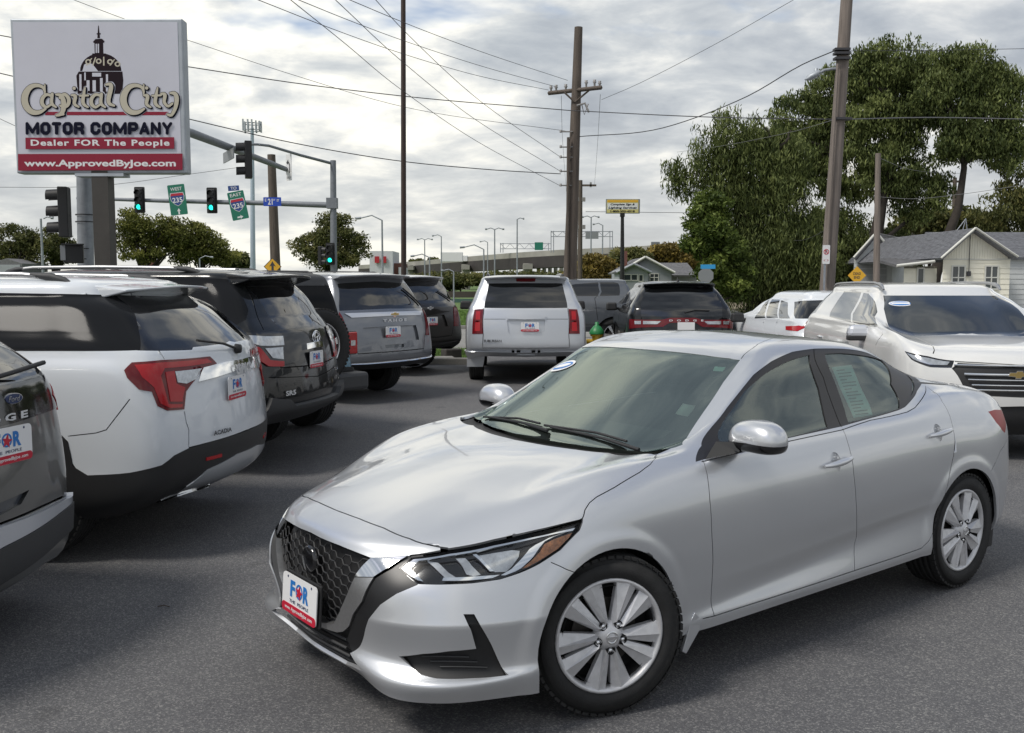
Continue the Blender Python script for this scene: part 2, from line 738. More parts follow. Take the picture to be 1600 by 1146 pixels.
    def comp_at(s, uv):
        "the sheet that holds grid coordinate uv"
        best, bd = 0, 1e9
        for k, cpt in enumerate(s.comps):
            c = s.V[s.T[cpt]].mean(1)
            d = np.abs(c - np.array(uv)).sum(1).min()
            if d < bd:
                best, bd = k, d
        return best

    def tris(s, name):
        return np.where(s.reg == s.names.index(name))[0] if name in s.names else np.array([], int)

    def sheet(s, name, tris, m, parent, off=0., flange=.014, both=None, mirror=True, label=None, fn=None, flat=False, edge=None):
        "links a set of triangles as panel object(s): one across the centre line, or one on each side"
        if not len(tris):
            return []
        T_ = s.T[tris]
        used, inv = np.unique(T_, return_inverse=True)
        F = inv.reshape(-1, 3)
        P, N = s.P3[used].copy(), s.N3[used]
        uv = s.V[used]
        if fn is not None:
            P = fn(P, N, uv)
        P = P + N * off
        # keep windings so faces look outward
        fn_ = np.cross(P[F[:, 1]] - P[F[:, 0]], P[F[:, 2]] - P[F[:, 0]])
        w = (fn_ * N[F].mean(1)).sum(1) < 0
        F[w] = F[w][:, ::-1]
        touches = (uv[:, 0] < 1e-6).any() or (uv[:, 0] > s.nu - 1 - 1e-6).any() or (uv[:, 1] > s.nv - 1 - 1e-6).any()
        nb = len(P)
        quads = []
        if flange:
            cnt = {}
            for f in F:
                for a, b in ((f[0], f[1]), (f[1], f[2]), (f[2], f[0])):
                    cnt[(int(a), int(b))] = 1
            bd = [(a, b) for (a, b) in cnt if (b, a) not in cnt]

            def on_c(i):
                return uv[i, 0] < 1e-6 or uv[i, 0] > s.nu - 1 - 1e-6 or uv[i, 1] > s.nv - 1 - 1e-6
            bd = [(a, b) for a, b in bd if not (on_c(a) and on_c(b))]
            bi = sorted({i for e in bd for i in e})
            mp = {b: nb + k for k, b in enumerate(bi)}
            P = np.concatenate([P, P[bi] - N[bi] * flange])
            N = np.concatenate([N, N[bi]])
            quads = [(b, a, mp[a], mp[b]) for a, b in bd]
        res = []
        sides = [s.side] if not mirror else [1, -1]
        both = touches if both is None else both

        def make(sg_list):
            vs, fs, nr, sm = [], [], [], []
            for sg in sg_list:
                o = len(vs)
                Q = P * [1, sg, 1]
                M_ = N * [1, sg, 1]
                vs += [tuple(p) for p in Q]
                for f in F:
                    f = f if sg > 0 else f[::-1]
                    fs.append((o + int(f[0]), o + int(f[1]), o + int(f[2])))
                    nr += [tuple(M_[int(i)]) for i in f]
                    sm.append(True)
                for q in quads:
                    q = q if sg > 0 else q[::-1]
                    fs.append(tuple(o + i for i in q))
                    pa, pb, pc = (Vector(Q[i]) for i in q[:3])
                    nn = tuple((pb - pa).cross(pc - pa).normalized())
                    nr += [nn] * 4
                    sm.append(False)
            me = bpy.data.meshes.new(name)
            me.from_pydata(vs, [], fs)
            me.materials.append(m)
            me.polygons.foreach_set('use_smooth', [True] * len(fs))
            if not flat:
                me.normals_split_custom_set(nr)
            me.update()
            o = link(name, me, parent)
            if label:
                o['label'] = label
            return o
        if both:
            res.append(make([1, -1]))
        else:
            for sg in sides:
                res.append(make([sg]))
        return res
# ------------------------------------------------------------------ materials
SILVER = mat('silver_paint', (.575, .59, .61), .31, .62, coat=1.0, inner=(.02, .02, .02))
M_GREY = mat('grey_paint', srgb('74777c'), .33, .6, coat=1.0, inner=(.02, .02, .02))
M_EDGE = mat('warm_grey_paint', srgb('6d6d6b'), .33, .55, coat=1.0, inner=(.02, .02, .02))
M_WHITE = mat('white_paint', (.66, .69, .72), .35, 0, coat=1.0, inner=(.05, .05, .05))
M_PEARL = mat('pearl_paint', (.70, .70, .68), .33, .1, coat=1.0, inner=(.05, .05, .05))
M_SILV2 = mat('bright_silver_paint', srgb('bcbfc3'), .33, .55, coat=1.0, inner=(.02, .02, .02))
M_PALE = mat('pale_silver_paint', (.60, .62, .66), .33, .35, coat=1.0, inner=(.02, .02, .02))
M_BLACKP = mat('black_paint', (.008, .009, .010), .3, 0, coat=.85, spec=.1, inner=(.01, .01, .01))
M_BROWNP = mat('brown_black_paint', (.026, .024, .023), .3, .2, coat=.8, spec=.1, inner=(.01, .01, .01))
M_BLUEP = mat('teal_blue_paint', (.02, .13, .21), .3, .3, coat=1.0, inner=(.01, .01, .01))
M_STEELP = mat('slate_paint', (.10, .11, .125), .3, .5, coat=1.0, inner=(.01, .01, .01))
M_TRIM = mat('black_plastic', (.018, .018, .019), .55, bump=.1, bscale=900)
M_TRIM2 = mat('grey_black_plastic', (.045, .046, .048), .6, bump=.1, bscale=900)
M_GLOSSB = mat('gloss_black', (.008, .008, .009), .12, coat=.6)
M_PILLAR = mat('pillar_black', (.022, .021, .022), .36)
M_WING = mat('wing_black', (.010, .010, .011), .38)
M_SATIN = mat('satin_chrome', (.44, .44, .44), .38, .9, noise=.08, nscale=90)
M_CHROME = mat('chrome', (.85, .86, .87), .07, 1.)
M_TAILR = mat('tail_red', (.26, .006, .008), .35, spec=.2)
M_ALLOY = mat('wheel_silver', (.62, .62, .63), .45, .5, noise=.10, nscale=30)
M_ALLOY2 = mat('machined_alloy', (.62, .62, .63), .25, .85)
M_RUBBER = mat('rubber', (.016, .016, .016), .78, noise=.25, nscale=25, bump=.25, bscale=180)
M_DARK = mat('dark_void', (.006, .006, .006), .9)
M_RED = mat('red_lens', (.38, .008, .012), .14, coat=.35, spec=.3)
M_REDD = mat('dark_red_lens', (.13, .005, .008), .14, coat=.35, spec=.3)
M_REDB = mat('bright_red_lens', (.40, .010, .014), .16, coat=.4, spec=.3)
M_CLEAR = mat('clear_reflector', (.46, .48, .50), .16, .6, coat=1., noise=.3, nscale=25)
M_AMBER = mat('amber_lens', (.50, .20, .07), .18, coat=1., noise=.5, nscale=45, bump=.5, bscale=90)
M_PRIV = mat('privacy_glass', (.004, .0045, .005), .02, spec=.8, coat=.3, coatr=.01)
M_PRIVS = mat('privacy_glass_side', (.016, .017, .019), .10, spec=.05)
M_GLASSW = glassmat('windscreen_glass', (.50, .60, .55), dirt_or_sheen=.01, ior=2.8, refl=(.86, 1.0, .95))
M_GLASSS = glassmat('side_glass', (.60, .68, .65), dirt_or_sheen=.02, ior=2.1, refl=(.88, 1.0, .98))
M_LENS = glassmat('lamp_lens', (.93, .94, .95), refl=.7, ior=1.32, rough=.16)
M_SEAT = mat('seat_cloth', (.05, .05, .052), .9, noise=.2, nscale=30)
M_SEATL = mat('seat_light', (.22, .23, .22), .85)
M_DASH = mat('dash', (.035, .035, .036), .75)
M_LINER = mat('headliner', (.35, .35, .33), .9)
M_PWHITE = mat('print_white', (.78, .78, .78), .35, coat=.4)
M_PRED = mat('print_red', (.50, .015, .04), .4)
M_PBLUE = mat('print_blue', (.02, .17, .50), .4)
M_PNAVY = mat('print_navy', (.02, .035, .10), .4)
M_LETTER = mat('bright_lettering', (.72, .73, .74), .3, .25)
M_GOLD = mat('gold_badge', (.50, .36, .14), .3, .8)
M_MINT = mat('paper_mint', (.62, .88, .82), .7)
M_INK = mat('paper_ink', (.16, .25, .24), .7)


# ------------------------------------------------------------------ the dealer's plate, the same print on every car
def star(n, r0, r1, rot=0.):
    return [((r0 if k % 2 == 0 else r1) * math.sin(math.pi * k / n + rot), (r0 if k % 2 == 0 else r1) * math.cos(math.pi * k / n + rot)) for k in range(2 * n)]


def rrect(w, h, r, n=5):
    out = []
    for cx, cy, a0 in ((w / 2 - r, h / 2 - r, 0), (-w / 2 + r, h / 2 - r, 90), (-w / 2 + r, -h / 2 + r, 180), (w / 2 - r, -h / 2 + r, 270)):
        for k in range(n + 1):
            a = R(a0 + 90 * k / n)
            out.append((cx + r * math.cos(a), cy + r * math.sin(a)))
    return out


RX = T(rx=math.pi / 2)             # xy drawing -> upright, facing -y


def plate_mesh():
    b = MB()
    w, h = .305, .156
    b.use(M_PWHITE).prism(rrect(w, h, .02), 0, .004, RX)
    b.use(M_PRED).prism([(x, y - .0595) for x, y in rrect(w - .002, .036, .017)], 0, .0052, RX)

    def z(x, y, l=.0056):
        return T((x, -l, y))
    put_text(b, M_PBLUE, 'F', z(-.058, .024), height=.066, bold=.045, width=.042)
    put_text(b, M_PBLUE, 'R', z(.060, .024), height=.066, bold=.045, width=.048)
    b.use(M_PBLUE).lathe([(.030, .0045), (.030, .0056), (.022, .0056), (.022, .0045)], 28, T((0, 0, .024), rx=math.pi / 2), False)
    b.use(M_PRED).prism([(x, y + .020) for x, y in star(5, .031, .013, .2)], .004, .0066, RX)
    put_text(b, M_PNAVY, 'THE  PEOPLE', z(.002, -.026), height=.013, bold=.01, width=.17)
    put_text(b, M_PWHITE, 'www. ApprovedByJoe .com', z(0, -.0595, .0058), width=.245, bold=.02, height=.019)
    b.use(M_PNAVY)
    for x in (-.105, .105):
        b.lathe([(.0001, .0046), (.0055, .0046)], 10, T((x, 0, .065), rx=math.pi / 2), False)
    return b.mesh('dealer_plate')


PLATE = plate_mesh()


def plate(parent, loc, rz=0., tilt=0., s=1.0):
    "loc and rz in the car's own frame; faces -y before turning"
    o = link('dealer_plate', PLATE, parent)
    o.location = loc
    o.rotation_euler = (tilt, 0, rz)
    o.scale = (s, s, s)
    return o


# ------------------------------------------------------------------ wheels: axle along y, outer face towards -y
def tyre_mesh(rad, rim, w, name='tyre'):
    b = MB().use(M_RUBBER)
    p = [(rim - .012, w * .34), (rim + .004, w * .42), (rim + .02, w * .475), (rad * .72 + rim * .28, w * .51), (rad - .03, w * .47), (rad - .008, w * .42)]
    prof = [(r, h) for r, h in p] + [(rad - .001, w * .36)]
    for k, x in enumerate((.26, .235, .10, .075)):
        prof.append((rad if k % 2 == 0 else rad - .008, w * x))
        prof.append((rad - .008 if k % 2 == 0 else rad, w * (x - .004)))
    prof += [(r, -h) for r, h in reversed(prof)]
    b.lathe(prof, 56, T(rx=math.pi / 2))
    # shoulder tread blocks
    n = 56
    for k in range(n):
        a = 2 * math.pi * k / n
        for sg in (1, -1):
            b.box((math.sin(a) * (rad - .007), sg * w * .40, math.cos(a) * (rad - .007)), (.026, w * .12, .012), M=Matrix.Rotation(a, 3, 'Y'))
    return b.mesh(name)


def spoke_wheel(parent, hub, rad, rim, w, spokes, alloy, side=-1, steer=0., pair=True, detail=True, style='split', tyre=None):
    "a wheel part with tyre, rim and cap; side is the side of the car it sits on"
    e = link('wheel', tyre or tyre_mesh(rad, rim, w, 'wheel'), parent)
    e.location = hub
    e.rotation_euler = (0, 0, (0 if side < 0 else math.pi) + steer)
    d = -w * .42                                        # outer face of the rim
    b = MB().use(alloy)
    b.lathe([(rim - .020, -w * .3), (rim - .012, d - .0), (rim - .004, d - .010), (rim + .005, d - .006), (rim + .004, d + .02)][::-1], 56, T())
    b2 = MB()
    # lathe axis z -> y
    for v in b.v:
        b2.v.append((v[0], v[2], v[1]))
    b2.f, b2.m, b2.sm, b2.mats = [f[::-1] for f in b.f], b.m, b.sm, b.mats
    b = b2
    b.use(M_DARK).lathe([(.001, 0), (rim - .03, 0)], 40, T((0, d + .075, 0), rx=math.pi / 2), False)
    b.use(M_DARK).lathe([(rim - .028, 0), (rim - .028, .07)], 40, T((0, d + .075, 0), rx=math.pi / 2), False)
    b.use(mat('brake_iron', (.07, .065, .06), .5, .7)).lathe([(.03, 0), (rim * .62, 0), (rim * .62, -.02)], 32, T((0, d + .055, 0), rx=math.pi / 2), False)
    b.use(alloy)
    for k in range(spokes):
        a0 = 2 * math.pi * (k + .5) / spokes

        def P(r, a, y):
            return (r * math.sin(a0 + a), d + y, r * math.cos(a0 + a))
        if style == 'split':
            # a pair of folded blades that spring from one root, as on the photographed covers
            for sg in (1, -1):
                ri, ro = .045, rim - .001
                a_i0, a_i1 = sg * .02, sg * .56
                a_o0, a_o1 = sg * .050, sg * .475
                am = (a_o0 + a_o1) / 2 - sg * .03
                v = [P(ri, a_i0, -.006), P(ri, a_i1, .004), P(ro, a_o1, .010), P(ro, a_o0, .010), P(ro, am, -.005), P(ri + .02, (a_i0 + a_i1) / 2, -.020),
                     P(ri, a_i0, .03), P(ri, a_i1, .03), P(ro, a_o1, .03), P(ro, a_o0, .03)]
                f = [(0, 3, 4, 5), (5, 4, 2, 1), (1, 2, 8, 7), (3, 0, 6, 9)]
                if sg < 0:
                    f = [q[::-1] for q in f]
                b.add(v, [q[::-1] for q in f], False)
        else:
            hw = .16
            v = [P(.05, -.35, -.012), P(.05, .35, -.012), P(rim - .006, hw, .004), P(rim - .006, -hw, .004), P(.05, -.35, .03), P(.05, .35, .03), P(rim - .006, hw, .03), P(rim - .006, -hw, .03)]
            b.add(v, [(0, 1, 2, 3), (1, 5, 6, 2), (4, 0, 3, 7)], False)
    b.lathe([(.001, -.024), (.032, -.022), (.046, -.010), (.062, .004), (.062, .03)], 30, T((0, d, 0), rx=-math.pi / 2) @ Matrix.Diagonal((1, 1, 1, 1)))
    rimo = b.build('rim', None, e)
    if detail:
        c = MB().use(M_CHROME)
        c.lathe([(.0185, -.0245), (.0225, -.027), (.0265, -.0245)], 24, T((0, d, 0), rx=-math.pi / 2))
        c.box((0, d - .0255, 0), (.050, .003, .009))
        c.build('emblem', None, e)
        c = MB().use(M_DARK)
        for k in range(spokes):
            a = 2 * math.pi * (k + .5) / spokes
            c.lathe([(.017, -.004), (.017, -.0141), (.014, -.0145), (.012, -.004)], 14, T((.056 * math.sin(a), d, .056 * math.cos(a)), rx=-math.pi / 2))
            c.use(M_CHROME).lathe([(.0001, -.014), (.0085, -.0135), (.0095, -.003)], 6, T((.056 * math.sin(a), d, .056 * math.cos(a)), rx=-math.pi / 2))
            c.use(M_DARK)
        c.build('wheel_nuts', None, e)
    return e
# ------------------------------------------------------------------ the silver saloon in front
def saloon():
    FWX, RWX, HUBZ = .905, 3.617, .322
    rows = [
        # each row runs from the middle of the nose, round the flank, to the middle of the tail
        [(.07, 0, .20), (.09, .30, .198), (.10, .55, .178), (.23, .70, .174), (.41, .795, .178), (.60, .84, .175), (.905, .865, .20), (1.25, .876, .235), (1.5, .884, .235), (2.0, .888, .24), (2.5, .89, .245), (3.1, .888, .25), (3.6, .87, .25), (4.05, .845, .26), (4.28, .75, .30), (4.47, .45, .30), (4.52, 0, .30)],
        [(.02, 0, .265), (.038, .30, .268), (.075, .555, .25), (.198, .725, .248), (.40, .83, .255), (.60, .868, .26), (.905, .88, .27), (1.25, .885, .275), (1.5, .89, .283), (2.0, .895, .286), (2.5, .897, .289), (3.1, .896, .30), (3.6, .892, .32), (4.05, .872, .33), (4.31, .765, .36), (4.52, .45, .37), (4.57, 0, .37)],
        [(.03, 0, .33), (.052, .30, .33), (.12, .53, .315), (.25, .70, .30), (.44, .815, .30), (.605, .872, .33), (.905, .882, .34), (1.25, .882, .335), (1.5, .878, .34), (2.0, .872, .37), (2.5, .873, .41), (3.1, .877, .45), (3.6, .893, .46), (4.05, .878, .44), (4.32, .775, .46), (4.54, .46, .46), (4.59, 0, .46)],
        [(.015, 0, .46), (.035, .30, .46), (.088, .545, .462), (.235, .72, .465), (.445, .835, .47), (.615, .876, .475), (.905, .886, .48), (1.25, .886, .47), (1.5, .889, .45), (2.0, .889, .47), (2.5, .891, .50), (3.1, .893, .53), (3.6, .898, .55), (4.05, .882, .55), (4.34, .775, .56), (4.56, .46, .56), (4.60, 0, .56)],
        [(.02, 0, .58), (.042, .3, .58), (.115, .54, .575), (.285, .705, .585), (.50, .812, .60), (.65, .862, .615), (.93, .882, .63), (1.25, .892, .62), (1.5, .900, .61), (2.0, .905, .62), (2.5, .906, .63), (3.1, .904, .65), (3.6, .900, .67), (4.05, .880, .68), (4.35, .765, .68), (4.57, .46, .68), (4.61, 0, .68)],
        [(.045, 0, .695), (.072, .3, .688), (.185, .525, .670), (.36, .682, .686), (.565, .79, .722), (.73, .838, .755), (.97, .869, .785), (1.25, .884, .79), (1.5, .890, .80), (2.0, .894, .82), (2.5, .895, .83), (3.1, .891, .85), (3.6, .884, .86), (4.05, .858, .86), (4.36, .745, .84), (4.57, .46, .83), (4.61, 0, .83)],
        [(.12, 0, .755), (.15, .3, .75), (.255, .51, .74), (.44, .635, .762), (.64, .735, .815), (.79, .795, .855), (1.0, .828, .890), (1.25, .842, .915), (1.5, .850, .93), (2.0, .850, .945), (2.5, .851, .96), (3.1, .846, .98), (3.6, .828, 1.0), (4.02, .80, .99), (4.35, .70, .968), (4.56, .45, .975), (4.60, 0, .98)],
        [(.40, 0, .856), (.425, .27, .850), (.50, .45, .840), (.62, .58, .858), (.78, .665, .905), (.90, .728, .935), (1.07, .768, .958), (1.28, .79, .978), (1.5, .800, .985), (2.0, .808, 1.01), (2.5, .808, 1.022), (3.1, .800, 1.035), (3.6, .768, 1.078), (3.98, .742, 1.066), (4.29, .655, 1.032), (4.50, .43, 1.04), (4.55, 0, 1.05)],
        [(.80, 0, .945), (.82, .25, .940), (.88, .42, .935), (.97, .53, .941), (1.05, .61, .956), (1.12, .67, .972), (1.22, .71, .984), (1.36, .735, .99), (1.55, .757, 1.03), (2.0, .772, 1.08), (2.5, .771, 1.09), (3.1, .758, 1.095), (3.55, .71, 1.115), (3.87, .675, 1.105), (4.07, .60, 1.085), (4.21, .41, 1.09), (4.26, 0, 1.096)],
        [(1.23, 0, .985), (1.235, .25, .983), (1.255, .42, .98), (1.285, .53, .98), (1.33, .60, .984), (1.39, .65, .995), (1.46, .685, 1.015), (1.56, .71, 1.05), (1.72, .725, 1.12), (2.07, .728, 1.17), (2.5, .725, 1.185), (3.05, .712, 1.18), (3.45, .662, 1.165), (3.73, .618, 1.14), (3.86, .562, 1.125), (3.95, .38, 1.128), (3.98, 0, 1.133)],
        [(1.60, 0, 1.19), (1.607, .25, 1.187), (1.63, .40, 1.18), (1.66, .51, 1.177), (1.70, .565, 1.18), (1.75, .60, 1.19), (1.82, .63, 1.21), (1.89, .648, 1.24), (2.0, .66, 1.28), (2.22, .662, 1.31), (2.52, .660, 1.325), (2.98, .648, 1.305), (3.28, .61, 1.255), (3.49, .555, 1.20), (3.58, .51, 1.19), (3.64, .35, 1.20), (3.66, 0, 1.205)],
        [(1.945, 0, 1.378), (1.95, .25, 1.374), (1.965, .39, 1.366), (1.985, .48, 1.358), (2.01, .53, 1.354), (2.04, .56, 1.358), (2.09, .58, 1.368), (2.15, .592, 1.382), (2.24, .598, 1.395), (2.38, .599, 1.402), (2.6, .596, 1.402), (2.93, .582, 1.382), (3.11, .555, 1.35), (3.23, .515, 1.32), (3.29, .46, 1.312), (3.325, .32, 1.322), (3.335, 0, 1.33)],
        [(2.10, 0, 1.420), (2.105, .23, 1.415), (2.115, .355, 1.408), (2.135, .43, 1.402), (2.16, .465, 1.401), (2.19, .49, 1.405), (2.23, .505, 1.413), (2.28, .513, 1.422), (2.35, .516, 1.428), (2.46, .515, 1.430), (2.6, .51, 1.428), (2.85, .495, 1.412), (2.99, .47, 1.392), (3.07, .43, 1.378), (3.11, .38, 1.372), (3.135, .265, 1.380), (3.14, 0, 1.388)],
        [(2.38, 0, 1.450), (2.38, .10, 1.449), (2.385, .15, 1.448), (2.39, .18, 1.447), (2.40, .20, 1.446), (2.41, .21, 1.446), (2.43, .215, 1.446), (2.45, .217, 1.446), (2.48, .218, 1.446), (2.52, .217, 1.446), (2.6, .21, 1.445), (2.68, .20, 1.441), (2.72, .19, 1.438), (2.75, .175, 1.435), (2.77, .155, 1.433), (2.785, .11, 1.432), (2.79, 0, 1.432)],
        [(x, 0, z) for x, z in ((2.45, 1.4525), (2.452, 1.4525), (2.455, 1.4525), (2.46, 1.4525), (2.465, 1.4525), (2.47, 1.4525), (2.48, 1.4525), (2.49, 1.452), (2.50, 1.452), (2.53, 1.452), (2.57, 1.4515), (2.60, 1.451), (2.62, 1.4505), (2.64, 1.45), (2.65, 1.45), (2.66, 1.449), (2.67, 1.449))],
    ]

    def disp(G):
        # flared lips round both wheel openings
        for cx in (FWX, RWX):
            r = np.hypot(G[..., 0] - cx, G[..., 2] - HUBZ)
            side = np.clip((G[..., 1] - .70) / .10, 0, 1)
            low = np.clip((.80 - G[..., 2]) / .08, 0, 1)
            t = np.clip((.445 - r) / .055, 0, 1)
            fl = t * t * (3 - 2 * t) * .009 * side * low
            G[..., 1] += fl
        # raised edge lines on the bonnet
        return G
    sk = Skin(rows, 18, 13, creases=(3, 9), disp=disp, loc=(-.862, 3.83), yaw=.6524, side=-1)
    root = empty('sedan', (-.862, 3.83, 0), .6524, 'silver four-door sedan parked across the front with a black grille and mirror cap in silver', 'car')

    # ---- seams between panels, read along the body
    sk.seam_px([(503, 790), (518, 795), (540, 803), (562, 811), (600, 825.5), (640, 842), (672, 852), (700, 857)], .006)
    sk.seam_px([(640, 870), (700, 859.5), (770, 845.5), (834, 831.5), (905, 815), (911, 812)], .016)
    sk.seam_px([(909, 813), (912, 806), (914, 797), (921, 786), (932, 777), (960, 762), (1000, 738), (1016, 726), (1025, 716), (1026, 711), (1018, 709)], .006)
    sk.reg_px('seam', [(688, 855), (703, 857.5), (703, 862), (688, 864)])
    # wheel openings
    for cx in (FWX, RWX):
        poly = [sk.sv(cx + .362 * math.cos(R(a)), HUBZ + .362 * math.sin(R(a)) - .004) for a in range(-24, 205, 6)]
        a, b = poly[0], poly[-1]
        sk.region('wheel_opening', [(a[0], -3)] + poly + [(b[0], -3)])
    sk.seam_px([(861, 879), (875, 885), (896, 894), (925, 908)], .003)
    sk.seam_px([(1097, 718), (1105, 742), (1109, 780), (1112, 830), (1114, 880), (1116, 962)])
    sk.seam_px([(1098, 967), (1116, 963), (1225, 928), (1335, 892), (1440, 857), (1452, 845), (1462, 822), (1472, 790), (1478, 767), (1483, 745), (1490, 712), (1492, 690), (1489, 668), (1484, 650), (1472, 628), (1458, 612), (1446, 603), (1438, 627), (1430, 637), (1418, 644), (1360, 657), (1316, 672), (1232, 690), (1096, 722)])
    sk.seam_px([(1316, 670), (1327, 700), (1334, 740), (1338, 790), (1338, 840), (1335, 893)])
    sk.seam_px([(1573, 688), (1563, 705), (1556, 722), (1549, 736)], .003)
    sk.seam_px([(1158, 561), (1163, 554), (1172, 547), (1184, 538), (1198, 532), (1216, 527), (1236, 524)], .006)

    # ---- openings
    dlo = [(1087, 722), (1096, 697), (1136, 637), (1177, 586), (1205, 565), (1238, 550), (1274, 545), (1315, 545), (1356, 552), (1397, 565), (1425, 581), (1438, 597), (1473, 592), (1495, 603.5), (1470, 602), (1440, 600), (1433, 611), (1424, 626), (1414, 636.5), (1406, 640.5), (1360, 654), (1316, 666.5), (1232, 685), (1180, 698), (1097, 719)]
    sk.reg_px('door_trim', dlo)
    sk.reg_px('front_window', [(1135, 652), (1164, 611), (1197, 583.5), (1232, 564.5), (1265.5, 554.5), (1280, 607), (1294, 668), (1232, 683.5), (1180, 695), (1141, 704)])
    sk.reg_px('rear_window', [(1290, 553), (1315, 552), (1348, 555.5), (1378, 563), (1393, 600), (1406, 638), (1360, 652), (1326, 660.5), (1308, 605)])
    sk.reg_px('quarter_window', [(1385, 566), (1403, 575), (1419, 587), (1429.5, 604), (1423, 620), (1411, 635)])
    sk.seam_px([(1272, 545), (1287, 590), (1302, 635), (1316, 668)], .006)
    # bonnet's rear edge and the cowl
    ws_edge = [(1156.5, 562.5), (1130, 598), (1098, 646), (1067, 695)]
    hdr = [(1000, 545.5), (1050, 549.5), (1100, 555), (1140, 560)]
    base = [(1067, 695), (1040, 701), (1000, 703), (950, 700), (900, 694), (860, 688), (800, 679), (760, 671)]
    c0 = sk.px(760, 668)
    ws = [sk.px(*p) for p in hdr] + [sk.px(*p) for p in ws_edge] + [sk.px(*p) for p in base[1:]]
    sk.region('windscreen', ws)
    cowl = [sk.px(*p) for p in ws_edge[-1:]] + [sk.px(*p) for p in ((1050, 700), (1027, 709), (1000, 709.5), (950, 708), (900, 703), (850, 696), (800, 687), (760, 678))] + [(-3, 0)]
    cb = [sk.px(*p) for p in ((1067, 693), (1040, 699), (1000, 701), (950, 698), (900, 692), (860, 686), (800, 676), (760, 667))]
    sk.regs.insert(0, ('cowl', [sk.px(1067, 695), sk.px(1048, 701)] + [sk.px(*p) for p in ((1027, 710), (1000, 710), (950, 708), (900, 703), (850, 696), (800, 687), (760, 678))] + [sk.px(*p) for p in ((760, 666), (800, 674), (860, 684), (900, 690), (950, 696), (1000, 699), (1040, 697))]))
    # lamps and the black nose
    sk.reg_px('nose', [(476, 827), (500, 840), (530, 852), (579, 871.5), (637, 868.5), (651, 913.5), (620, 928), (593, 945), (570, 983), (547, 1021), (555, 1035), (567, 1049), (540, 1038), (505, 1018), (470, 998)])
    sk.reg_px('nose_wing', [(637, 869), (660, 866), (664, 900), (652, 914.5), (620, 928), (594, 945.5), (571, 983), (549, 1020), (540, 1000), (546, 980), (566, 942), (586, 903), (612, 888)])
    # wedge-shaped trim bars of the grille
    sk.reg_px('bright_bar', [(580, 872.5), (636, 869.5), (610, 886), (584, 902), (555, 901), (566, 886)])
    sk.reg_px('satin_bar', [(555, 902.5), (584, 903), (566, 940), (546, 978), (536, 987), (527, 988), (500, 979), (470, 964), (470, 958), (500, 972), (522, 975), (532, 955), (545, 925)])
    sk.reg_px('headlight_housing', [(623, 888), (642, 871), (702, 861), (770, 847), (834, 833), (911, 815.5), (906, 829), (897, 838), (876, 860), (844, 881), (812, 896), (781, 906), (738, 912), (685, 914), (652, 913)])
    sk.reg_px('hl_strip', [(627, 887), (645, 873.5), (702, 864.5), (770, 851.5), (834, 838.5), (900, 824.5), (896, 829), (866, 834), (834, 841), (770, 854.5), (702, 867.5), (654, 875.5), (640, 887), (661, 908), (652, 906)])
    sk.reg_px('hl_boom', [(892, 829), (866, 838), (852, 845), (843, 856), (833, 871), (815, 888), (806, 893), (790, 899), (783, 899), (800, 889), (818, 870), (828, 857), (838, 850), (858, 840)])
    sk.reg_px('hl_amber', [(896, 832), (866, 842), (852, 849), (845, 862), (832, 876), (816, 889), (824, 887), (844, 876), (874, 857), (891, 840)])
    sk.reg_px('hl_bowl', [(745, 863), (770, 859), (800, 855), (813, 857), (812, 868), (802, 884), (793, 893), (775, 893), (768, 888), (752, 875)])
    sk.reg_px('hl_fin', [(711, 869), (726, 868), (736, 880), (752, 897), (740, 899), (728, 895), (722, 882)])
    sk.reg_px('hl_fin', [(665, 874), (683, 876), (700, 892), (712, 900), (694, 900), (680, 886)])
    sk.reg_px('hl_edge', [(692, 901), (740, 900), (782, 898), (770, 903), (735, 906), (690, 906)])
    sk.reg_px('hl_edge', [(738, 864), (744, 863), (757, 876), (772, 892), (766, 892)])
    sk.reg_px('tail_light', [(1544, 643.5), (1554, 640.5), (1566, 640), (1571, 652), (1572, 664), (1570, 677), (1566, 673), (1556, 660)])
    sk.reg_px('fog_pocket', [(724, 960), (741, 960), (768, 1008), (795, 1055), (740, 1060), (682, 1060.5), (659, 1055), (640, 1040), (623, 1026), (660, 1022), (700, 1018), (744, 1014), (736, 985)])
    # handle cups, with rings so the bowl has points to bend at
    cups = []
    for cx, cy in ((1306, 722), (1466, 676)):
        c3 = sk.px(cx, cy)
        cups.append(c3)
        P0, N0 = sk.ev(np.array([c3[1]]), np.array([c3[0]]))
        P1, _ = sk.ev(np.array([c3[1]]), np.array([c3[0] + 1]))
        P2, _ = sk.ev(np.array([c3[1] + 1]), np.array([c3[0]]))
        mu, mv = np.linalg.norm(P1 - P0), np.linalg.norm(P2 - P0)
        for r in (.043, .036, .028, .018, .008):
            sk.region('handle_cup', [(c3[0] + r * .92 * math.cos(2 * math.pi * k / 20) / mu, c3[1] + r * 1.15 * math.sin(2 * math.pi * k / 20) / mv) for k in range(20)])
    # print and stickers on the glass
    sk.reg_px('sticker_mint', [(1117, 571), (1134, 572), (1131, 579), (1114, 578)])
    sk.reg_px('sticker_tag', [(1067, 629), (1087, 632), (1079, 650), (1055, 645)])
    sk.reg_px('sticker_tag', [(1067, 629), (1087, 632), (1079, 650), (1055, 645)])
    sk.reg_px('window_sheet', [(1302, 573), (1333, 569), (1348, 606), (1366, 647), (1336, 652), (1318, 612)])
    for k in range(15):
        t = .06 + k * .062
        ax, ay = 1302 + (1336 - 1302) * t + 5, 573 + (652 - 573) * t
        w = (22 if k % 3 else 13) - (k % 4)
        sk.reg_px('sheet_print', [(ax, ay), (ax + w, ay - .11 * w), (ax + w + .6, ay - .11 * w + 1.5), (ax + .6, ay + 1.5)])
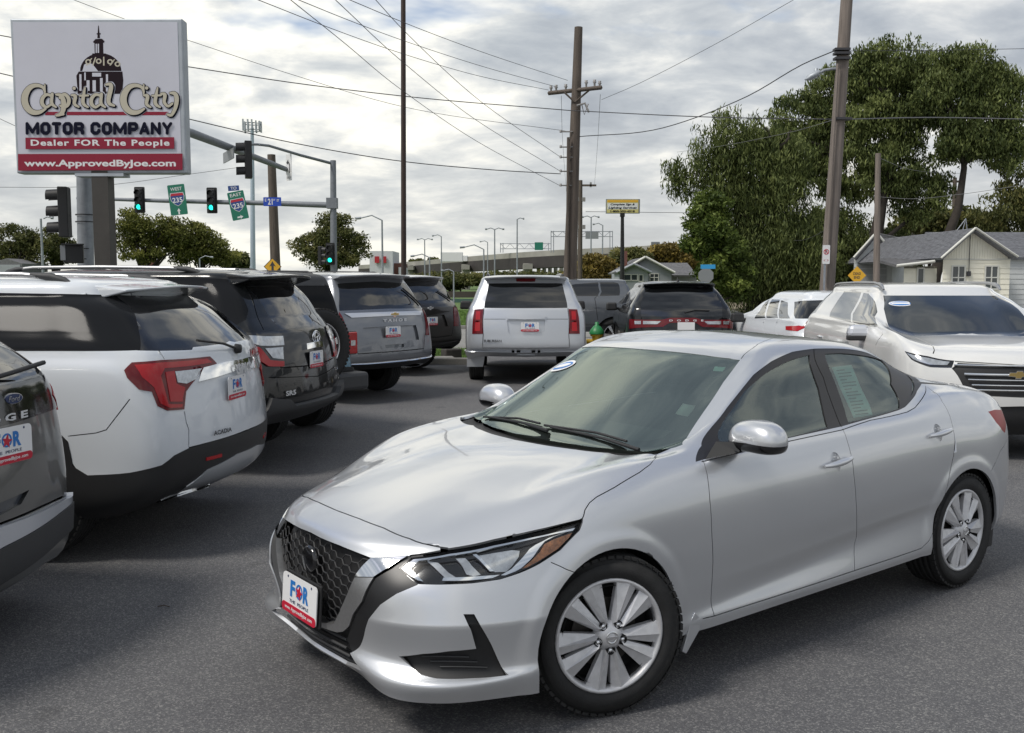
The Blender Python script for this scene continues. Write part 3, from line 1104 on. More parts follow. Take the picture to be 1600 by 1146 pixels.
    # dark band printed round the windscreen
    fr = [(1153, 565), (1127, 600), (1096, 647), (1066, 693), (1040, 699), (1000, 701), (950, 698), (900, 692), (860, 686), (838, 681), (838, 668), (860, 671), (900, 676), (950, 682), (1010, 687), (1035, 682), (1062, 664), (1090, 632), (1120, 590), (1138, 568), (1100, 562), (1050, 556), (1003, 551), (1003, 546), (1050, 550), (1100, 555.5), (1140, 560.5)]
    sk.reg_px('frit', fr)
    sk.cut()
    sk.components()
    main = sk.comps
    # ---- panels, each found by a point on it
    want = [('bonnet', (760, 760)), ('front_bumper', (700, 980)), ('front_fender', (980, 800)), ('front_door', (1200, 820)), ('rear_door', (1400, 760)), ('roof_panel', (1080, 530)), ('side_panel', (1500, 650)), ('rocker_panel', (1250, 935)), ('rear_bumper', (1566, 730))]
    done = set()
    for name, p in want:
        k = sk.comp_at(sk.px(*p))
        if k in done:
            print('panel shared', name, k)
            continue
        done.add(k)
        sk.sheet(name, main[k], SILVER, root, both=name in ('bonnet', 'front_bumper', 'roof_panel'))
    for k, cmp_ in enumerate(main):
        if k not in done:
            print('rest comp', k, len(cmp_), np.round(sk.P3[sk.T[cmp_]].reshape(-1, 3).mean(0), 2))
            if len(cmp_) > 25:
                sk.sheet('body_panel', cmp_, SILVER, root, both=None)
    sk.sheet('door_trim', sk.tris('door_trim'), M_PILLAR, root, off=-.002, flange=.02, both=False)
    for nm in ('front_window', 'rear_window', 'quarter_window'):
        sk.sheet(nm, sk.tris(nm), M_GLASSS, root, off=-.007, flange=0, both=False)

    def tr(*n):
        return np.concatenate([sk.tris(k) for k in n])
    sk.sheet('windscreen', tr('windscreen', 'sticker_mint', 'sticker_tag', 'frit'), M_GLASSW, root, off=-.003, flange=0, both=True)
    sk.sheet('windscreen_band', sk.tris('frit'), M_DARK, root, off=-.008, flange=0, both=True)
    sk.sheet('windscreen_sticker', sk.tris('sticker_mint'), M_MINT, root, off=-.006, flange=0, both=False, mirror=False)
    sk.sheet('windscreen_sticker', sk.tris('sticker_tag'), M_PWHITE, root, off=-.006, flange=0, both=False, mirror=False)
    sk.sheet('window_sticker', tr('window_sheet'), M_MINT, root, off=-.010, flange=0, both=False, mirror=False, label='pale green price sheet inside the rear door glass')
    sk.sheet('window_sticker_print', tr('sheet_print'), M_INK, root, off=-.0095, flange=0, both=False, mirror=False)
    sk.sheet('rear_window', tr('window_sheet', 'sheet_print'), M_GLASSS, root, off=-.007, flange=0, both=False)
    sk.sheet('cowl', sk.tris('cowl'), M_TRIM, root, off=-.022, flange=0, both=True)
    sk.sheet('tail_light', sk.tris('tail_light'), M_TAILR, root, off=0, flange=.02, both=False)

    # ---- headlamps: lens over housing with folded bright pieces
    hl = ('headlight_housing', 'hl_strip', 'hl_boom', 'hl_amber', 'hl_bowl', 'hl_fin', 'hl_edge')
    lens = sk.sheet('headlight', tr(*hl), M_LENS, root, off=-.001, flange=0, both=False)
    for sg, L in zip((1, -1), lens):
        def one(nm, t, m, off, fl, fn=None):
            for o in sk.sheet(nm, t, m, L, off=off, flange=fl, both=False, mirror=True, fn=fn):
                ys = [v.co.y for v in o.data.vertices]
                if (sum(ys) > 0) != (sg > 0):
                    bpy.data.objects.remove(o)
        one('housing', tr(*hl), M_GLOSSB, -.045, 0)
        one('housing_wall', sk.tris('headlight_housing'), M_GLOSSB, -.010, .035) if False else None
        one('bright_strip', sk.tris('hl_strip'), M_CHROME, -.007, .012)
        one('boomerang', sk.tris('hl_boom'), M_CHROME, -.008, .03)
        one('turn_signal', sk.tris('hl_amber'), M_AMBER, -.014, .02)
        one('reflector_bowl', sk.tris('hl_bowl'), M_CLEAR, -.028, .015)
        one('fin', sk.tris('hl_fin'), M_CLEAR, -.022, .015)
        one('edge_trim', sk.tris('hl_edge'), M_CHROME, -.014, .012)
    # ---- nose: deep black tray, honeycomb, trim bars, lower slats
    sk.sheet('nose_tray', tr('nose', 'bright_bar', 'satin_bar', 'nose_wing'), M_TRIM, root, off=-.060, flange=0, both=True)
    sk.sheet('bright_bar', sk.tris('bright_bar'), M_CHROME, root, off=.004, flange=.05, both=False)
    sk.sheet('satin_bar', sk.tris('satin_bar'), M_SATIN, root, off=.003, flange=.05, both=True)
    sk.sheet('nose_wing', sk.tris('nose_wing'), M_WING, root, off=-.006, flange=.02, both=False)

    def nose_x(yy, zz):
        h = sk.bvh.ray_cast(Vector((-2, yy, zz)), Vector((1, 0, 0)))
        return h[0].x if h[0] is not None else .1
    g = MB().use(M_TRIM)
    a_ = .0225
    for r_ in range(-9, 10):
        for q_ in range(-14, 15):
            yy = q_ * a_ * 1.5 * 1.35
            zz = .525 + (r_ + (q_ % 2) * .5) * a_ * 1.732
            lim = .40 - max(0, (.66 - zz)) * .62
            if abs(yy) > lim - .02 or zz > .672 - .05 * abs(yy) or zz < .35 + .02:
                continue
            pts = []
            for k in range(7):
                an = R(60 * k)
                Y_, Z_ = yy + a_ * 1.30 * math.cos(an), zz + a_ * .97 * math.sin(an)
                pts.append((nose_x(Y_, Z_) + .022, Y_, Z_))
            g.tube(pts, .0030, 5, cap=False, smooth=False)
    g.build('honeycomb_grille', M_TRIM, root)
    for zz, hw in ((.235, .30), (.262, .29), (.290, .27), (.318, .255)):
        g = MB()
        g.tube([(nose_x(yy, zz) + .03, yy, zz) for yy in np.linspace(-hw, hw, 15)], .006, 6, flat=1)
        g.build('intake_slat', M_TRIM2, root)
    e = MB().use(M_GLOSSB).lathe([(.0001, .012), (.05, .010), (.060, .004), (.062, -.01)], 32, T((nose_x(0, .585) + .020, 0, .585), ry=-math.pi / 2))
    e.build('nose_badge', M_GLOSSB, root)
    fr_ = MB().use(M_TRIM).box((0, .008, 0), (.325, .012, .172)).build('plate_frame', M_TRIM, root, bevel=.004)
    fr_.location = (.002, 0, .432)
    fr_.rotation_euler = (R(-4), 0, -math.pi / 2)
    plate(root, (-.006, 0, .432), -math.pi / 2, R(-4), 1.04)
    # fog pockets: sunk black floor with ribs
    sk.sheet('fog_pocket', sk.tris('fog_pocket'), M_TRIM, root, off=-.030, flange=0, both=False)
    t0 = tr('fog_pocket')
    for sg in (1, -1):
        g = MB().use(M_TRIM2)
        for px_, py_, w_ in ((690, 1030, 1), (694, 1037, 1), (700, 1044, 1)):
            pts = []
            for k in range(8):
                u_, v_ = sk.px(px_ - 34 + k * 11 + (py_ - 1030) * 1.4, py_ + .2 * k)
                P_, N_ = sk.ev(np.array([v_]), np.array([u_]))
                pts.append(Vector(P_[0] - N_[0] * .022) * 1)
            g.tube([(p.x, p.y * sg, p.z) for p in pts], .0035, 5)
        g.build('fog_rib', M_TRIM2, root)
    # ---- handles
    for nm, c3, ax in (('front', cups[0], 0), ('rear', cups[1], 1)):
        P0, N0 = sk.ev(np.array([c3[1]]), np.array([c3[0]]))
        P0, N0 = P0[0], N0[0]

        def bowl(P, N, uv, P0=P0):
            d = np.linalg.norm((P - P0) * [1, .3, .8], axis=1)
            k = np.clip(1 - (d / .041) ** 2, 0, 1)
            return P - N * (k * .024)[:, None]
        t = sk.tris('handle_cup')
        cc = sk.P3[sk.T[t]].mean(1)
        t = t[np.linalg.norm(cc - P0, axis=1) < .2]
        sk.sheet('handle_cup', t, SILVER, root, off=0, flange=0, both=False, fn=bowl)
        for sg in (1, -1):
            h = MB().use(SILVER)
            n = 13
            pts, rs = [], []
            for k in range(n):
                f = k / (n - 1)
                x_ = -.105 + f * .215
                pts.append((P0[0] + x_, (P0[1] + .012 + .020 * math.sin(math.pi * min(1, max(0, f))) ** .5) * sg, P0[2] + .002 + x_ * .10))
                rs.append(.0205 * (max(.12, math.sin(math.pi * f)) ** .33))
            h.tube(pts, rs, 12, flat=.75)
            h.build('door_handle', SILVER, root)
    # ---- door mirrors
    for sg in (1, -1):
        cx, cy, cz = 1.700, .945, 1.044
        m = MB()
        nb, na = 14, 24
        for part, mm, z0, z1 in (('cap', SILVER, -.18, 1.0), ('skirt', M_GLOSSB, -1.0, -.18)):
            m = MB().use(mm)
            vs, fs = [], []
            for j in range(nb + 1):
                ph = math.asin(z0 + (z1 - z0) * j / nb) if part == 'skirt' else math.asin(max(-1, z0)) + (math.pi / 2 - math.asin(z0)) * j / nb
                if part == 'skirt':
                    ph = -math.pi / 2 + (math.asin(z1) + math.pi / 2) * j / nb
                cz_ = math.sin(ph)
                rr = abs(math.cos(ph)) ** (.62 if part == 'cap' else .35)
                for k in range(na):
                    a = 2 * math.pi * k / na
                    ca, sa = math.cos(a), math.sin(a)
                    ex = abs(ca) ** .8 * (1 if ca > 0 else -1)
                    ey = abs(sa) ** .7 * (1 if sa > 0 else -1)
                    X_ = cx + .095 * ex * rr + .012
                    Y_ = cy + .138 * ey * rr
                    Z_ = cz + (.082 if cz_ > 0 else .056) * cz_ + .02 * ey * rr * -.3
                    if X_ > cx + .03:
                        X_ = cx + .03 + (X_ - cx - .03) * .25     # flat glass side
                    k_in = max(0, (cy - Y_) / .12)
                    Z_ -= k_in * .012
                    vs.append((X_, Y_ * sg, Z_))
            for j in range(nb):
                for k in range(na):
                    q = (j * na + k, j * na + (k + 1) % na, (j + 1) * na + (k + 1) % na, (j + 1) * na + k)
                    fs.append(q if sg > 0 else q[::-1])
            m.add(vs, fs, True)
            if part == 'cap':
                mir = m.build('door_mirror', mm, root)
            else:
                # foot that carries the housing on the door
                vv = [(1.50, .83, .965), (1.70, .835, .99), (1.74, .83, 1.02), (1.57, .825, 1.03), (1.635, .90, .985), (1.715, .90, .992), (1.715, .90, 1.03), (1.65, .90, 1.03)]
                if sg < 0:
                    vv = [(a, -b_, c_) for a, b_, c_ in vv]
                m.add(vv, [(0, 1, 5, 4), (1, 2, 6, 5), (2, 3, 7, 6), (3, 0, 4, 7)], False)
                m.build('mirror_foot', mm, root)
    # ---- wheels
    ty = tyre_mesh(.325, .228, .205)
    for x_, st in ((FWX + .03, R(-18)), (RWX, 0)):
        for sg in (-1, 1):
            spoke_wheel(root, (x_, sg * (.79 if st == 0 else .785), .325),   .325, .228, .205, 5, M_ALLOY, sg, st, tyre=ty)
    # ---- mud flaps
    for sg in (-1, 1):
        g = MB().use(SILVER)
        g.prism([(1.31, .17), (1.335, .155), (1.42, .245), (1.41, .30), (1.385, .325), (1.365, .30)], .0, .016, T((0, sg * .879 + (.008 if sg > 0 else .008), 0), rx=math.pi / 2))
        g.build('mud_flap', SILVER, root, bevel=.003)
        g = MB().use(M_TRIM)
        g.prism([(3.945, .17), (3.99, .17), (4.01, .40), (3.975, .47), (3.93, .40)], 0, .03, T((0, sg * .855 + .015, 0), rx=math.pi / 2))
        g.build('mud_flap', M_TRIM, root, bevel=.003)
    # ---- underside, wheel tubs and cabin
    g = MB().use(M_DARK)
    g.box((2.3, 0, .24), (3.6, 1.3, .03))
    g.box((2.26, 0, .255), (1.9, 1.72, .04))
    g.box((.52, 0, .42), (.02, 1.35, .34))
    g.box((4.25, 0, .45), (.5, 1.3, .3))
    for cx_ in (FWX, RWX):
        for sg in (1, -1):
            vs, fs = [], []
            for k in range(17):
                a = R(-15 + 210 * k / 16)
                for yy in (.855, .50):
                    vs.append((cx_ + .368 * math.cos(a), yy * sg, HUBZ + .368 * math.sin(a)))
            for k in range(16):
                fs.append((2 * k, 2 * k + 1, 2 * k + 3, 2 * k + 2))
            g.add(vs, fs, True)
            g.prism([(cx_ + .368 * math.cos(R(-15 + 210 * k / 16)), HUBZ + .368 * math.sin(R(-15 + 210 * k / 16))) for k in range(17)], 0, .01, T((0, sg * .50, 0), rx=math.pi / 2))
    g.build('underbody', M_DARK, root)
    g = MB().use(M_DASH)
    g.box((1.55, 0, .62), (.06, 1.5, .7))
    g.box((1.72, 0, .90), (.50, 1.42, .13))
    g.box((1.78, .37, .99), (.22, .36, .08))
    g.box((2.6, 0, .30), (2.2, 1.55, .06))
    g.box((3.72, 0, .85), (.5, 1.2, .35))
    g.build('dashboard', M_DASH, root, bevel=.03)
    for yy in (.37, -.37):
        s_ = MB().use(M_SEAT)
        s_.box((2.35, yy, .52), (.50, .50, .20))
        s_.box((2.66, yy, .82), (.14, .48, .56), M=Matrix.Rotation(R(14), 3, 'Y'))
        so = s_.build('front_seat', M_SEAT, root, bevel=.05)
        h_ = MB().use(M_SEAT).box((2.76, yy, 1.17), (.10, .26, .18)).build('headrest', M_SEAT, so, bevel=.04)
    s_ = MB().use(M_SEAT)
    s_.box((3.15, 0, .52), (.5, 1.25, .2))
    s_.box((3.45, 0, .80), (.14, 1.25, .50), M=Matrix.Rotation(R(20), 3, 'Y'))
    so = s_.build('rear_seat', M_SEAT, root, bevel=.05)
    for yy in (.37, -.37):
        MB().use(M_SEAT).box((3.55, yy, 1.06), (.08, .24, .12)).build('headrest', M_SEAT, so, bevel=.03)
    g = MB().use(M_TRIM)
    M_ = T((2.03, -.37, .90), ry=R(-64))
    g.tube([M_ @ Vector((.185 * math.cos(R(a)), .185 * math.sin(R(a)), 0)) for a in range(0, 361, 15)], .014, 8, cap=False)
    g.box((2.05, -.37, .90), (.04, .12, .10))
    g.box((2.05, -.37, .90), (.02, .34, .03))
    g.build('steering_wheel', M_TRIM, root)
    g = MB().use(M_LINER)
    g.box((2.62, 0, 1.385), (.9, .95, .02))
    g.build('headliner', M_LINER, root)
    g = MB().use(M_TRIM).box((2.03, 0, 1.30), (.03, .22, .065)).build('rear_view_mirror', M_TRIM, root, bevel=.01)
    # ---- wipers
    for y0, y1 in ((-.62, -.04), (-.05, .52)):
        g = MB().use(M_TRIM)

        def wp(yy, up):
            zx = 1.255 + .10 * abs(yy) ** 1.6
            h = sk.bvh.ray_cast(Vector((zx + up, yy, 3)), Vector((0, 0, -1)))
            return Vector((zx + up, yy, h[0].z + .010))
        g.tube([wp(y0, .005), wp(y0 * .6 + y1 * .4, .022), wp(y1, .03)], [.009, .007, .005], 6)
        g.tube([wp(y0 + .10, .04), wp((y0 + y1) / 2, .045), wp(y1 + .05, .035)], .006, 6)
        g.build('wiper', M_TRIM, root)
    # round dealer sticker at the top of the windscreen
    g = MB()

    def gl(x_, yy, up=.004):
        h = sk.bvh.ray_cast(Vector((x_, yy, 3)), Vector((0, 0, -1)))
        return Vector((x_, yy, h[0].z + up))
    cxs, cys = 1.79, .46
    for nm, mm, a_, b_, up in (('w', M_PWHITE, .045, .095, .001), ('b', M_PBLUE, .030, .080, .0022), ('w', M_PWHITE, .016, .066, .0034)):
        g.use(mm)
        g.add([gl(cxs, cys, up)] + [gl(cxs + a_ * math.cos(R(18 * k)), cys + b_ * math.sin(R(18 * k)), up) for k in range(20)], [(0, k + 1, (k + 1) % 20 + 1) for k in range(20)], True)
    g.build('windscreen_sticker', None, root, label='oval blue and white dealer sticker high on the windscreen')
    return sk, root


SK, SEDAN = saloon()
# ------------------------------------------------------------------ sport-utility bodies
CUR = []
def suv_rows(L, W, H, belt=1.22, hood=1.05, cowl=1.25, zc=1.18, hdr=2.05, rake=.32, tumble=.17, cf=.30, cr=.22, bow=.10, rbow=.06, zlow=.30, rz=None, boxy=0.):
    hw = W / 2
    rz = rz or [0] * 12
    # z side, z front, z rear, x front, x rear, half width
    t = tumble
    S_ = [
        (zlow, zlow - .04, zlow + .08, .14, L - .20, hw - .06),
        (zlow + .12, zlow + .10, zlow + .17, .03, L - .05, hw - .015),
        (.62, .60, .62, .0, L - .005, hw - .005),
        (.88, .84, .88, .02, L - .02, hw),
        (belt - .12, hood - .10, belt - .14, .07, L - .06, hw - .012),
        (belt - .02, hood, belt - .03, .20, L - .09, hw - .045),
        (belt + .05, (hood + zc) / 2 + .02, belt + .05, (.2 + cowl) / 2, L - .09 - rake * .12, hw - .065),
        (belt + .14, zc, belt + .14, cowl, L - .09 - rake * .32, hw - .065 - t * .25),
        ((belt + H) / 2 + .04, (zc + H) / 2 - .02, (belt + H) / 2 + .02, (cowl + hdr) / 2 - .02, L - .09 - rake * .60, hw - .065 - t * .70),
        (H - .13, H - .10, H - .13, hdr, L - .10 - rake * .95, hw - .065 - t),
        (H - .055, H - .045, H - .055, hdr + .13, L - .13 - rake, hw - .10 - t),
        (H - .012, H - .010, H - .015, hdr + .38, L - .30 - rake, (hw - .07 - t) * .72),
        (H, H, H - .002, hdr + .6, L - .55 - rake, .0),
    ]
    rows = []
    for k, (zs, zf, zr, xf, xr, w) in enumerate(S_):
        if w == 0:
            n = 16
            xs = np.linspace(xf, xr, n)
            rows.append([(x, 0, zs) for x in xs])
            continue
        f = w / hw
        c1, c2 = cf * f, cr * f
        b1, b2 = bow * f, rbow * f
        y1, y2 = w - c1, w - c2
        row = [(xf, 0, zf), (xf + b1 * .25, y1 * .5, zf), (xf + b1, y1, zf), (xf + b1 + c1 * .30, w - c1 * .30, zf * .55 + zs * .45), (xf + b1 + c1, w - .004, zs)]
        x0, x1 = xf + b1 + c1, xr - b2 - c2
        for q in range(1, 7):
            bulge = .012 * math.sin(math.pi * q / 7)
            row.append((x0 + (x1 - x0) * q / 7, w + bulge, zs))
        row += [(x1, w, zs * .9 + zr * .1), (xr - b2 - c2 * .30, w - c2 * .30, (zs + zr) / 2), (xr - b2, y2, zr), (xr - b2 * .25, y2 * .5, zr), (xr, 0, zr)]
        rows.append(row)
    return rows


def inner_shell(sk, root, d=.075):
    "dark lining that follows the skin from inside, closed below by the floor"
    I = sorted(set(list(range(0, sk.nu, 5)) + [sk.nu - 1]))
    J = sorted(set(list(range(0, sk.nv, 4)) + [sk.nv - 1]))
    Q = (sk.G - sk.N * d)[np.ix_(J, I)]
    Q[:, 0, 1] = Q[:, -1, 1] = 0
    Q[..., 1] = np.maximum(Q[..., 1], 0)
    Q[..., 2] = np.maximum(Q[..., 2], .24)
    nj, ni = Q.shape[:2]
    g = MB().use(M_DARK)
    for sg in (1, -1):
        vs = [tuple(p * [1, sg, 1]) for p in Q.reshape(-1, 3)]
        fs = [(j * ni + i, j * ni + i + 1, (j + 1) * ni + i + 1, (j + 1) * ni + i) for j in range(nj - 1) for i in range(ni - 1)]
        o = len(vs)
        vs += [(Q[0, i, 0], 0, Q[0, i, 2]) for i in range(ni)]
        fs += [(i, i + 1, o + i + 1, o + i) for i in range(ni - 1)]
        g.add(vs, fs, True)
    return g.build('inner_lining', M_DARK, root)


def suv(name, label, pose, spec, paint, side, regs=(), seams=(), wheels=None, group=None, cat='car', extra=None, nu=9, nv=7, trims=(), keep=None, glazed=False):
    x, y, yaw = pose
    CUR.clear()
    sk = Skin(suv_rows(**spec), nu, nv, creases=spec.get('cre', (7, 9)), loc=(x, y), yaw=yaw, side=side)
    CUR.append(sk)
    root = empty(name, (x, y, 0), yaw, label, cat, group)
    W, L = spec['W'], spec['L']
    hw = W / 2
    wheels = wheels or {}
    wr, fx, rx = wheels.get('r', .38), wheels.get('fx', .95), wheels.get('rx', L - 1.1)
    for cx in (fx, rx):
        poly = [sk.sv(cx + (wr + .05) * math.cos(R(a)), wr + (wr + .05) * math.sin(R(a))) for a in range(-10, 191, 10)]
        poly = [p for p in poly if p[1] > -3.9] or poly
        a, b = poly[0], poly[-1]
        sk.region('wheel_opening', [(a[0], -3)] + poly + [(b[0], -3)])
    for s_ in seams:
        w_ = .007
        if isinstance(s_, tuple):
            s_, w_ = s_
        sk.seam_px(s_, w_)
    autow = []
    if glazed:
        # side glass: three panes between the pillars
        H, B = spec['H'], spec['belt']
        x0, x1 = spec['cowl'] + .62, L - .55
        a, b = x0 + (x1 - x0) * .36, x0 + (x1 - x0) * .70
        for p0, p1, s0, s1 in ((x0, a, .55, 0), (a + .06, b, 0, 0), (b + .06, x1, 0, -.28)):
            q = [(p0, B + .05), (p1, B + .05), (p1 + s1, H - .20), (p0 + s0, H - .20)]
            if s0 == 0 and s1 == 0:
                q = [(p0, B + .05), (p1, B + .05), (p1, H - .20), (p0, H - .20)]
            sk.region('flank_window', [sk.sv(*k) for k in q])
        for dx in (a + .03, b + .03, x0 - .15):
            sk.seam_sv([(dx, B + .0), (dx, .75), (dx - .02, .45)], .008)
        autow = [('flank_window', None, M_PRIVS, -.001, .01)]
    for nm, poly, *_ in regs:
        sk.reg_px(nm, poly)
    sk.cut()
    sk.components()
    for k, c in enumerate(sk.comps):
        if len(c) < 12:
            continue
        sk.sheet('body_panel', c, paint, root, flange=.02, both=None)
    seen = set()
    first = {}
    for nm, poly, m, off, fl, *r in list(regs) + autow:
        if nm in seen:
            continue
        seen.add(nm)
        first[nm] = sk.sheet(nm, sk.tris(nm), m, root, off=off, flange=fl, both=(r[0] if r else None))
    inner_shell(sk, root)
    ty = tyre_mesh(wr, wr * .62, .255)
    for cx in (fx, rx):
        for sg in (-1, 1):
            spoke_wheel(root, (cx, sg * (hw - .155), wr), wr, wr * .62, .255, wheels.get('n', 6), wheels.get('m', M_ALLOY2), sg, 0, style=wheels.get('style', 'plain'), tyre=ty, detail=False)
    return sk, root


def surf_pt(sk, px_, py_):
    u, v = sk.px(px_, py_)
    P, N = sk.ev(np.array([v]), np.array([min(u, 2 * (sk.nu - 1) - u)]))
    P, N = P[0].copy(), N[0].copy()
    over = u > sk.nu - 1 or u < 0
    sg = sk.side * (-1 if over else 1)
    P[1] *= sg
    N[1] *= sg
    return Vector(P), Vector(N)


def badge_text(sk, root, name, txt, px_, py_, m, h, w=None, bold=.03, d=.006):
    "raised lettering fixed to the tail at the seen point, reading left to right from behind"
    P, N = surf_pt(sk, px_, py_)
    N = Vector((N.x, N.y, 0)).normalized()
    ang = math.atan2(N.y, N.x) + math.pi / 2
    vs, fs = text_data(txt, height=h, width=w, bold=bold)
    b = MB().use(m)
    M_ = Matrix.Translation(P + N * d) @ Matrix.Rotation(ang, 4, 'Z')
    n = len(vs)
    b.add([M_ @ v for v in vs] + [M_ @ (v + Vector((0, .004, 0))) for v in vs], fs, False)
    return b.build(name, m, root)


def bowtie(sk, root, px_, py_, m, w=.16, front=False):
    P, N = surf_pt(sk, px_, py_)
    sgn = -1 if front else 1
    h = w * .34
    poly = [(-w / 2, -h * .18), (-w / 2 + w * .06, h * .28), (-w * .14, h * .28), (-w * .12, h * .5), (w * .16, h * .5), (w * .14, h * .28), (w / 2, h * .28), (w / 2 - w * .06, -h * .18), (w * .10, -h * .28), (w * .08, -h * .5), (-w * .18, -h * .5), (-w * .16, -h * .28)]
    M_ = Matrix.Translation(P + Vector((sgn * .012, 0, 0))) @ Matrix.Rotation(sgn * math.pi / 2, 4, 'Z') @ RX
    b = MB().use(M_CHROME)
    b.prism([(x * 1.1, y * 1.22) for x, y in poly], -.006, .004, M_)
    b.use(m).prism(poly, -.006, .008, M_)
    return b.build('badge', None, root)


def tail_plate(sk, root, px_, py_, s=1.0, tilt=0.):
    P, N = surf_pt(sk, px_, py_)
    return plate(root, (P.x + .012, P.y, P.z), math.pi / 2, tilt, s)


def spoiler(root, m, x0, x1, z, hw, drop=.05, th=.045, lip=None):
    g = MB().use(m)
    n = 12
    vs = []
    for k in range(n + 1):
        yy = -hw + 2 * hw * k / n
        e = 1 - (abs(yy) / hw) ** 4 * .35
        xe = x0 + (x1 - x0) * e
        zz = z - .025 * (yy / hw) ** 2
        vs += [(x0, yy, zz + .012), (xe, yy, zz - drop * .35), (xe - .01, yy, zz - drop * .35 - th * .5), (x0 + .02, yy, zz - drop - th)]
    fs = []
    for k in range(n):
        a, b = 4 * k, 4 * (k + 1)
        for q in range(3):
            fs.append((a + q, a + q + 1, b + q + 1, b + q))
    fs += [(0, 3, 2, 1), (4 * n, 4 * n + 1, 4 * n + 2, 4 * n + 3)]
    g.add(vs, fs, False)
    return g.build('spoiler', m, root, bevel=.008)


def rail(root, x0, x1, y, z, m, mf, sg=1, r=.018, sk=None):
    sk = sk or CUR[0]
    h = sk.bvh.ray_cast(Vector(((x0 + x1) / 2, y, 4)), Vector((0, 0, -1)))
    z = h[0].z - .012
    h = sk.bvh.ray_cast(Vector((x1 - .05, y, 4)), Vector((0, 0, -1)))
    ze = h[0].z - .012 if h[0] else z
    g = MB().use(m).tube([(x0 + .12, y, z + .03), (x0 + .35, y, z + .052), ((x0 + x1) / 2, y, z + .056), (x1 - .35, y, z + .045), (x1 - .12, y, (z + ze) / 2 + .03)], r, 8)
    o = g.build('roof_rail', m, root)
    for a, b, zz in ((x0, x0 + .26, z), (x1, x1 - .30, ze)):
        q = 1 if b > a else -1
        f = MB().use(mf).tube([(a, y, zz - .025), (a + q * .07, y, zz + .015), (a + q * .16, y, (z + zz) / 2 + .035), (b, y, z + .045)], [.012, .022, .026, .016], 8)
        f.build('rail_foot', mf, o)
    return o


def suv_mirror(root, x, y, z, m, foot=None):
    foot = foot or M_TRIM
    for sg in (1, -1):
        g = MB().use(foot)
        g.tube([(x - .03, sg * (y - .16), z - .05), (x, sg * (y - .05), z - .04)], .03, 8)
        o = g.build('mirror_foot', foot, root)
        g = MB().use(m).box((x, sg * (y + .04), z), (.13, .25, .17), taper=.86)
        g.build('door_mirror', m, root, bevel=.035)


def rear_wiper(sk, root, pts):
    P = []
    for q in pts:
        a, n = surf_pt(sk, *q)
        P.append(a + n * .02)
    MB().use(M_TRIM).tube(P, .012, 6).build('rear_wiper', M_TRIM, root)


def fin(root, x, z, m, y=0):
    g = MB().use(m)
    g.add([(x - .10, y, z - .01), (x + .09, y - .03, z - .01), (x + .09, y + .03, z - .01), (x + .075, y, z + .065), (x + .04, y, z + .066)], [(0, 1, 4), (1, 3, 4), (0, 4, 2), (2, 4, 3), (1, 2, 3)], True)
    return g.build('antenna_fin', m, root)


D2R = math.pi / 180
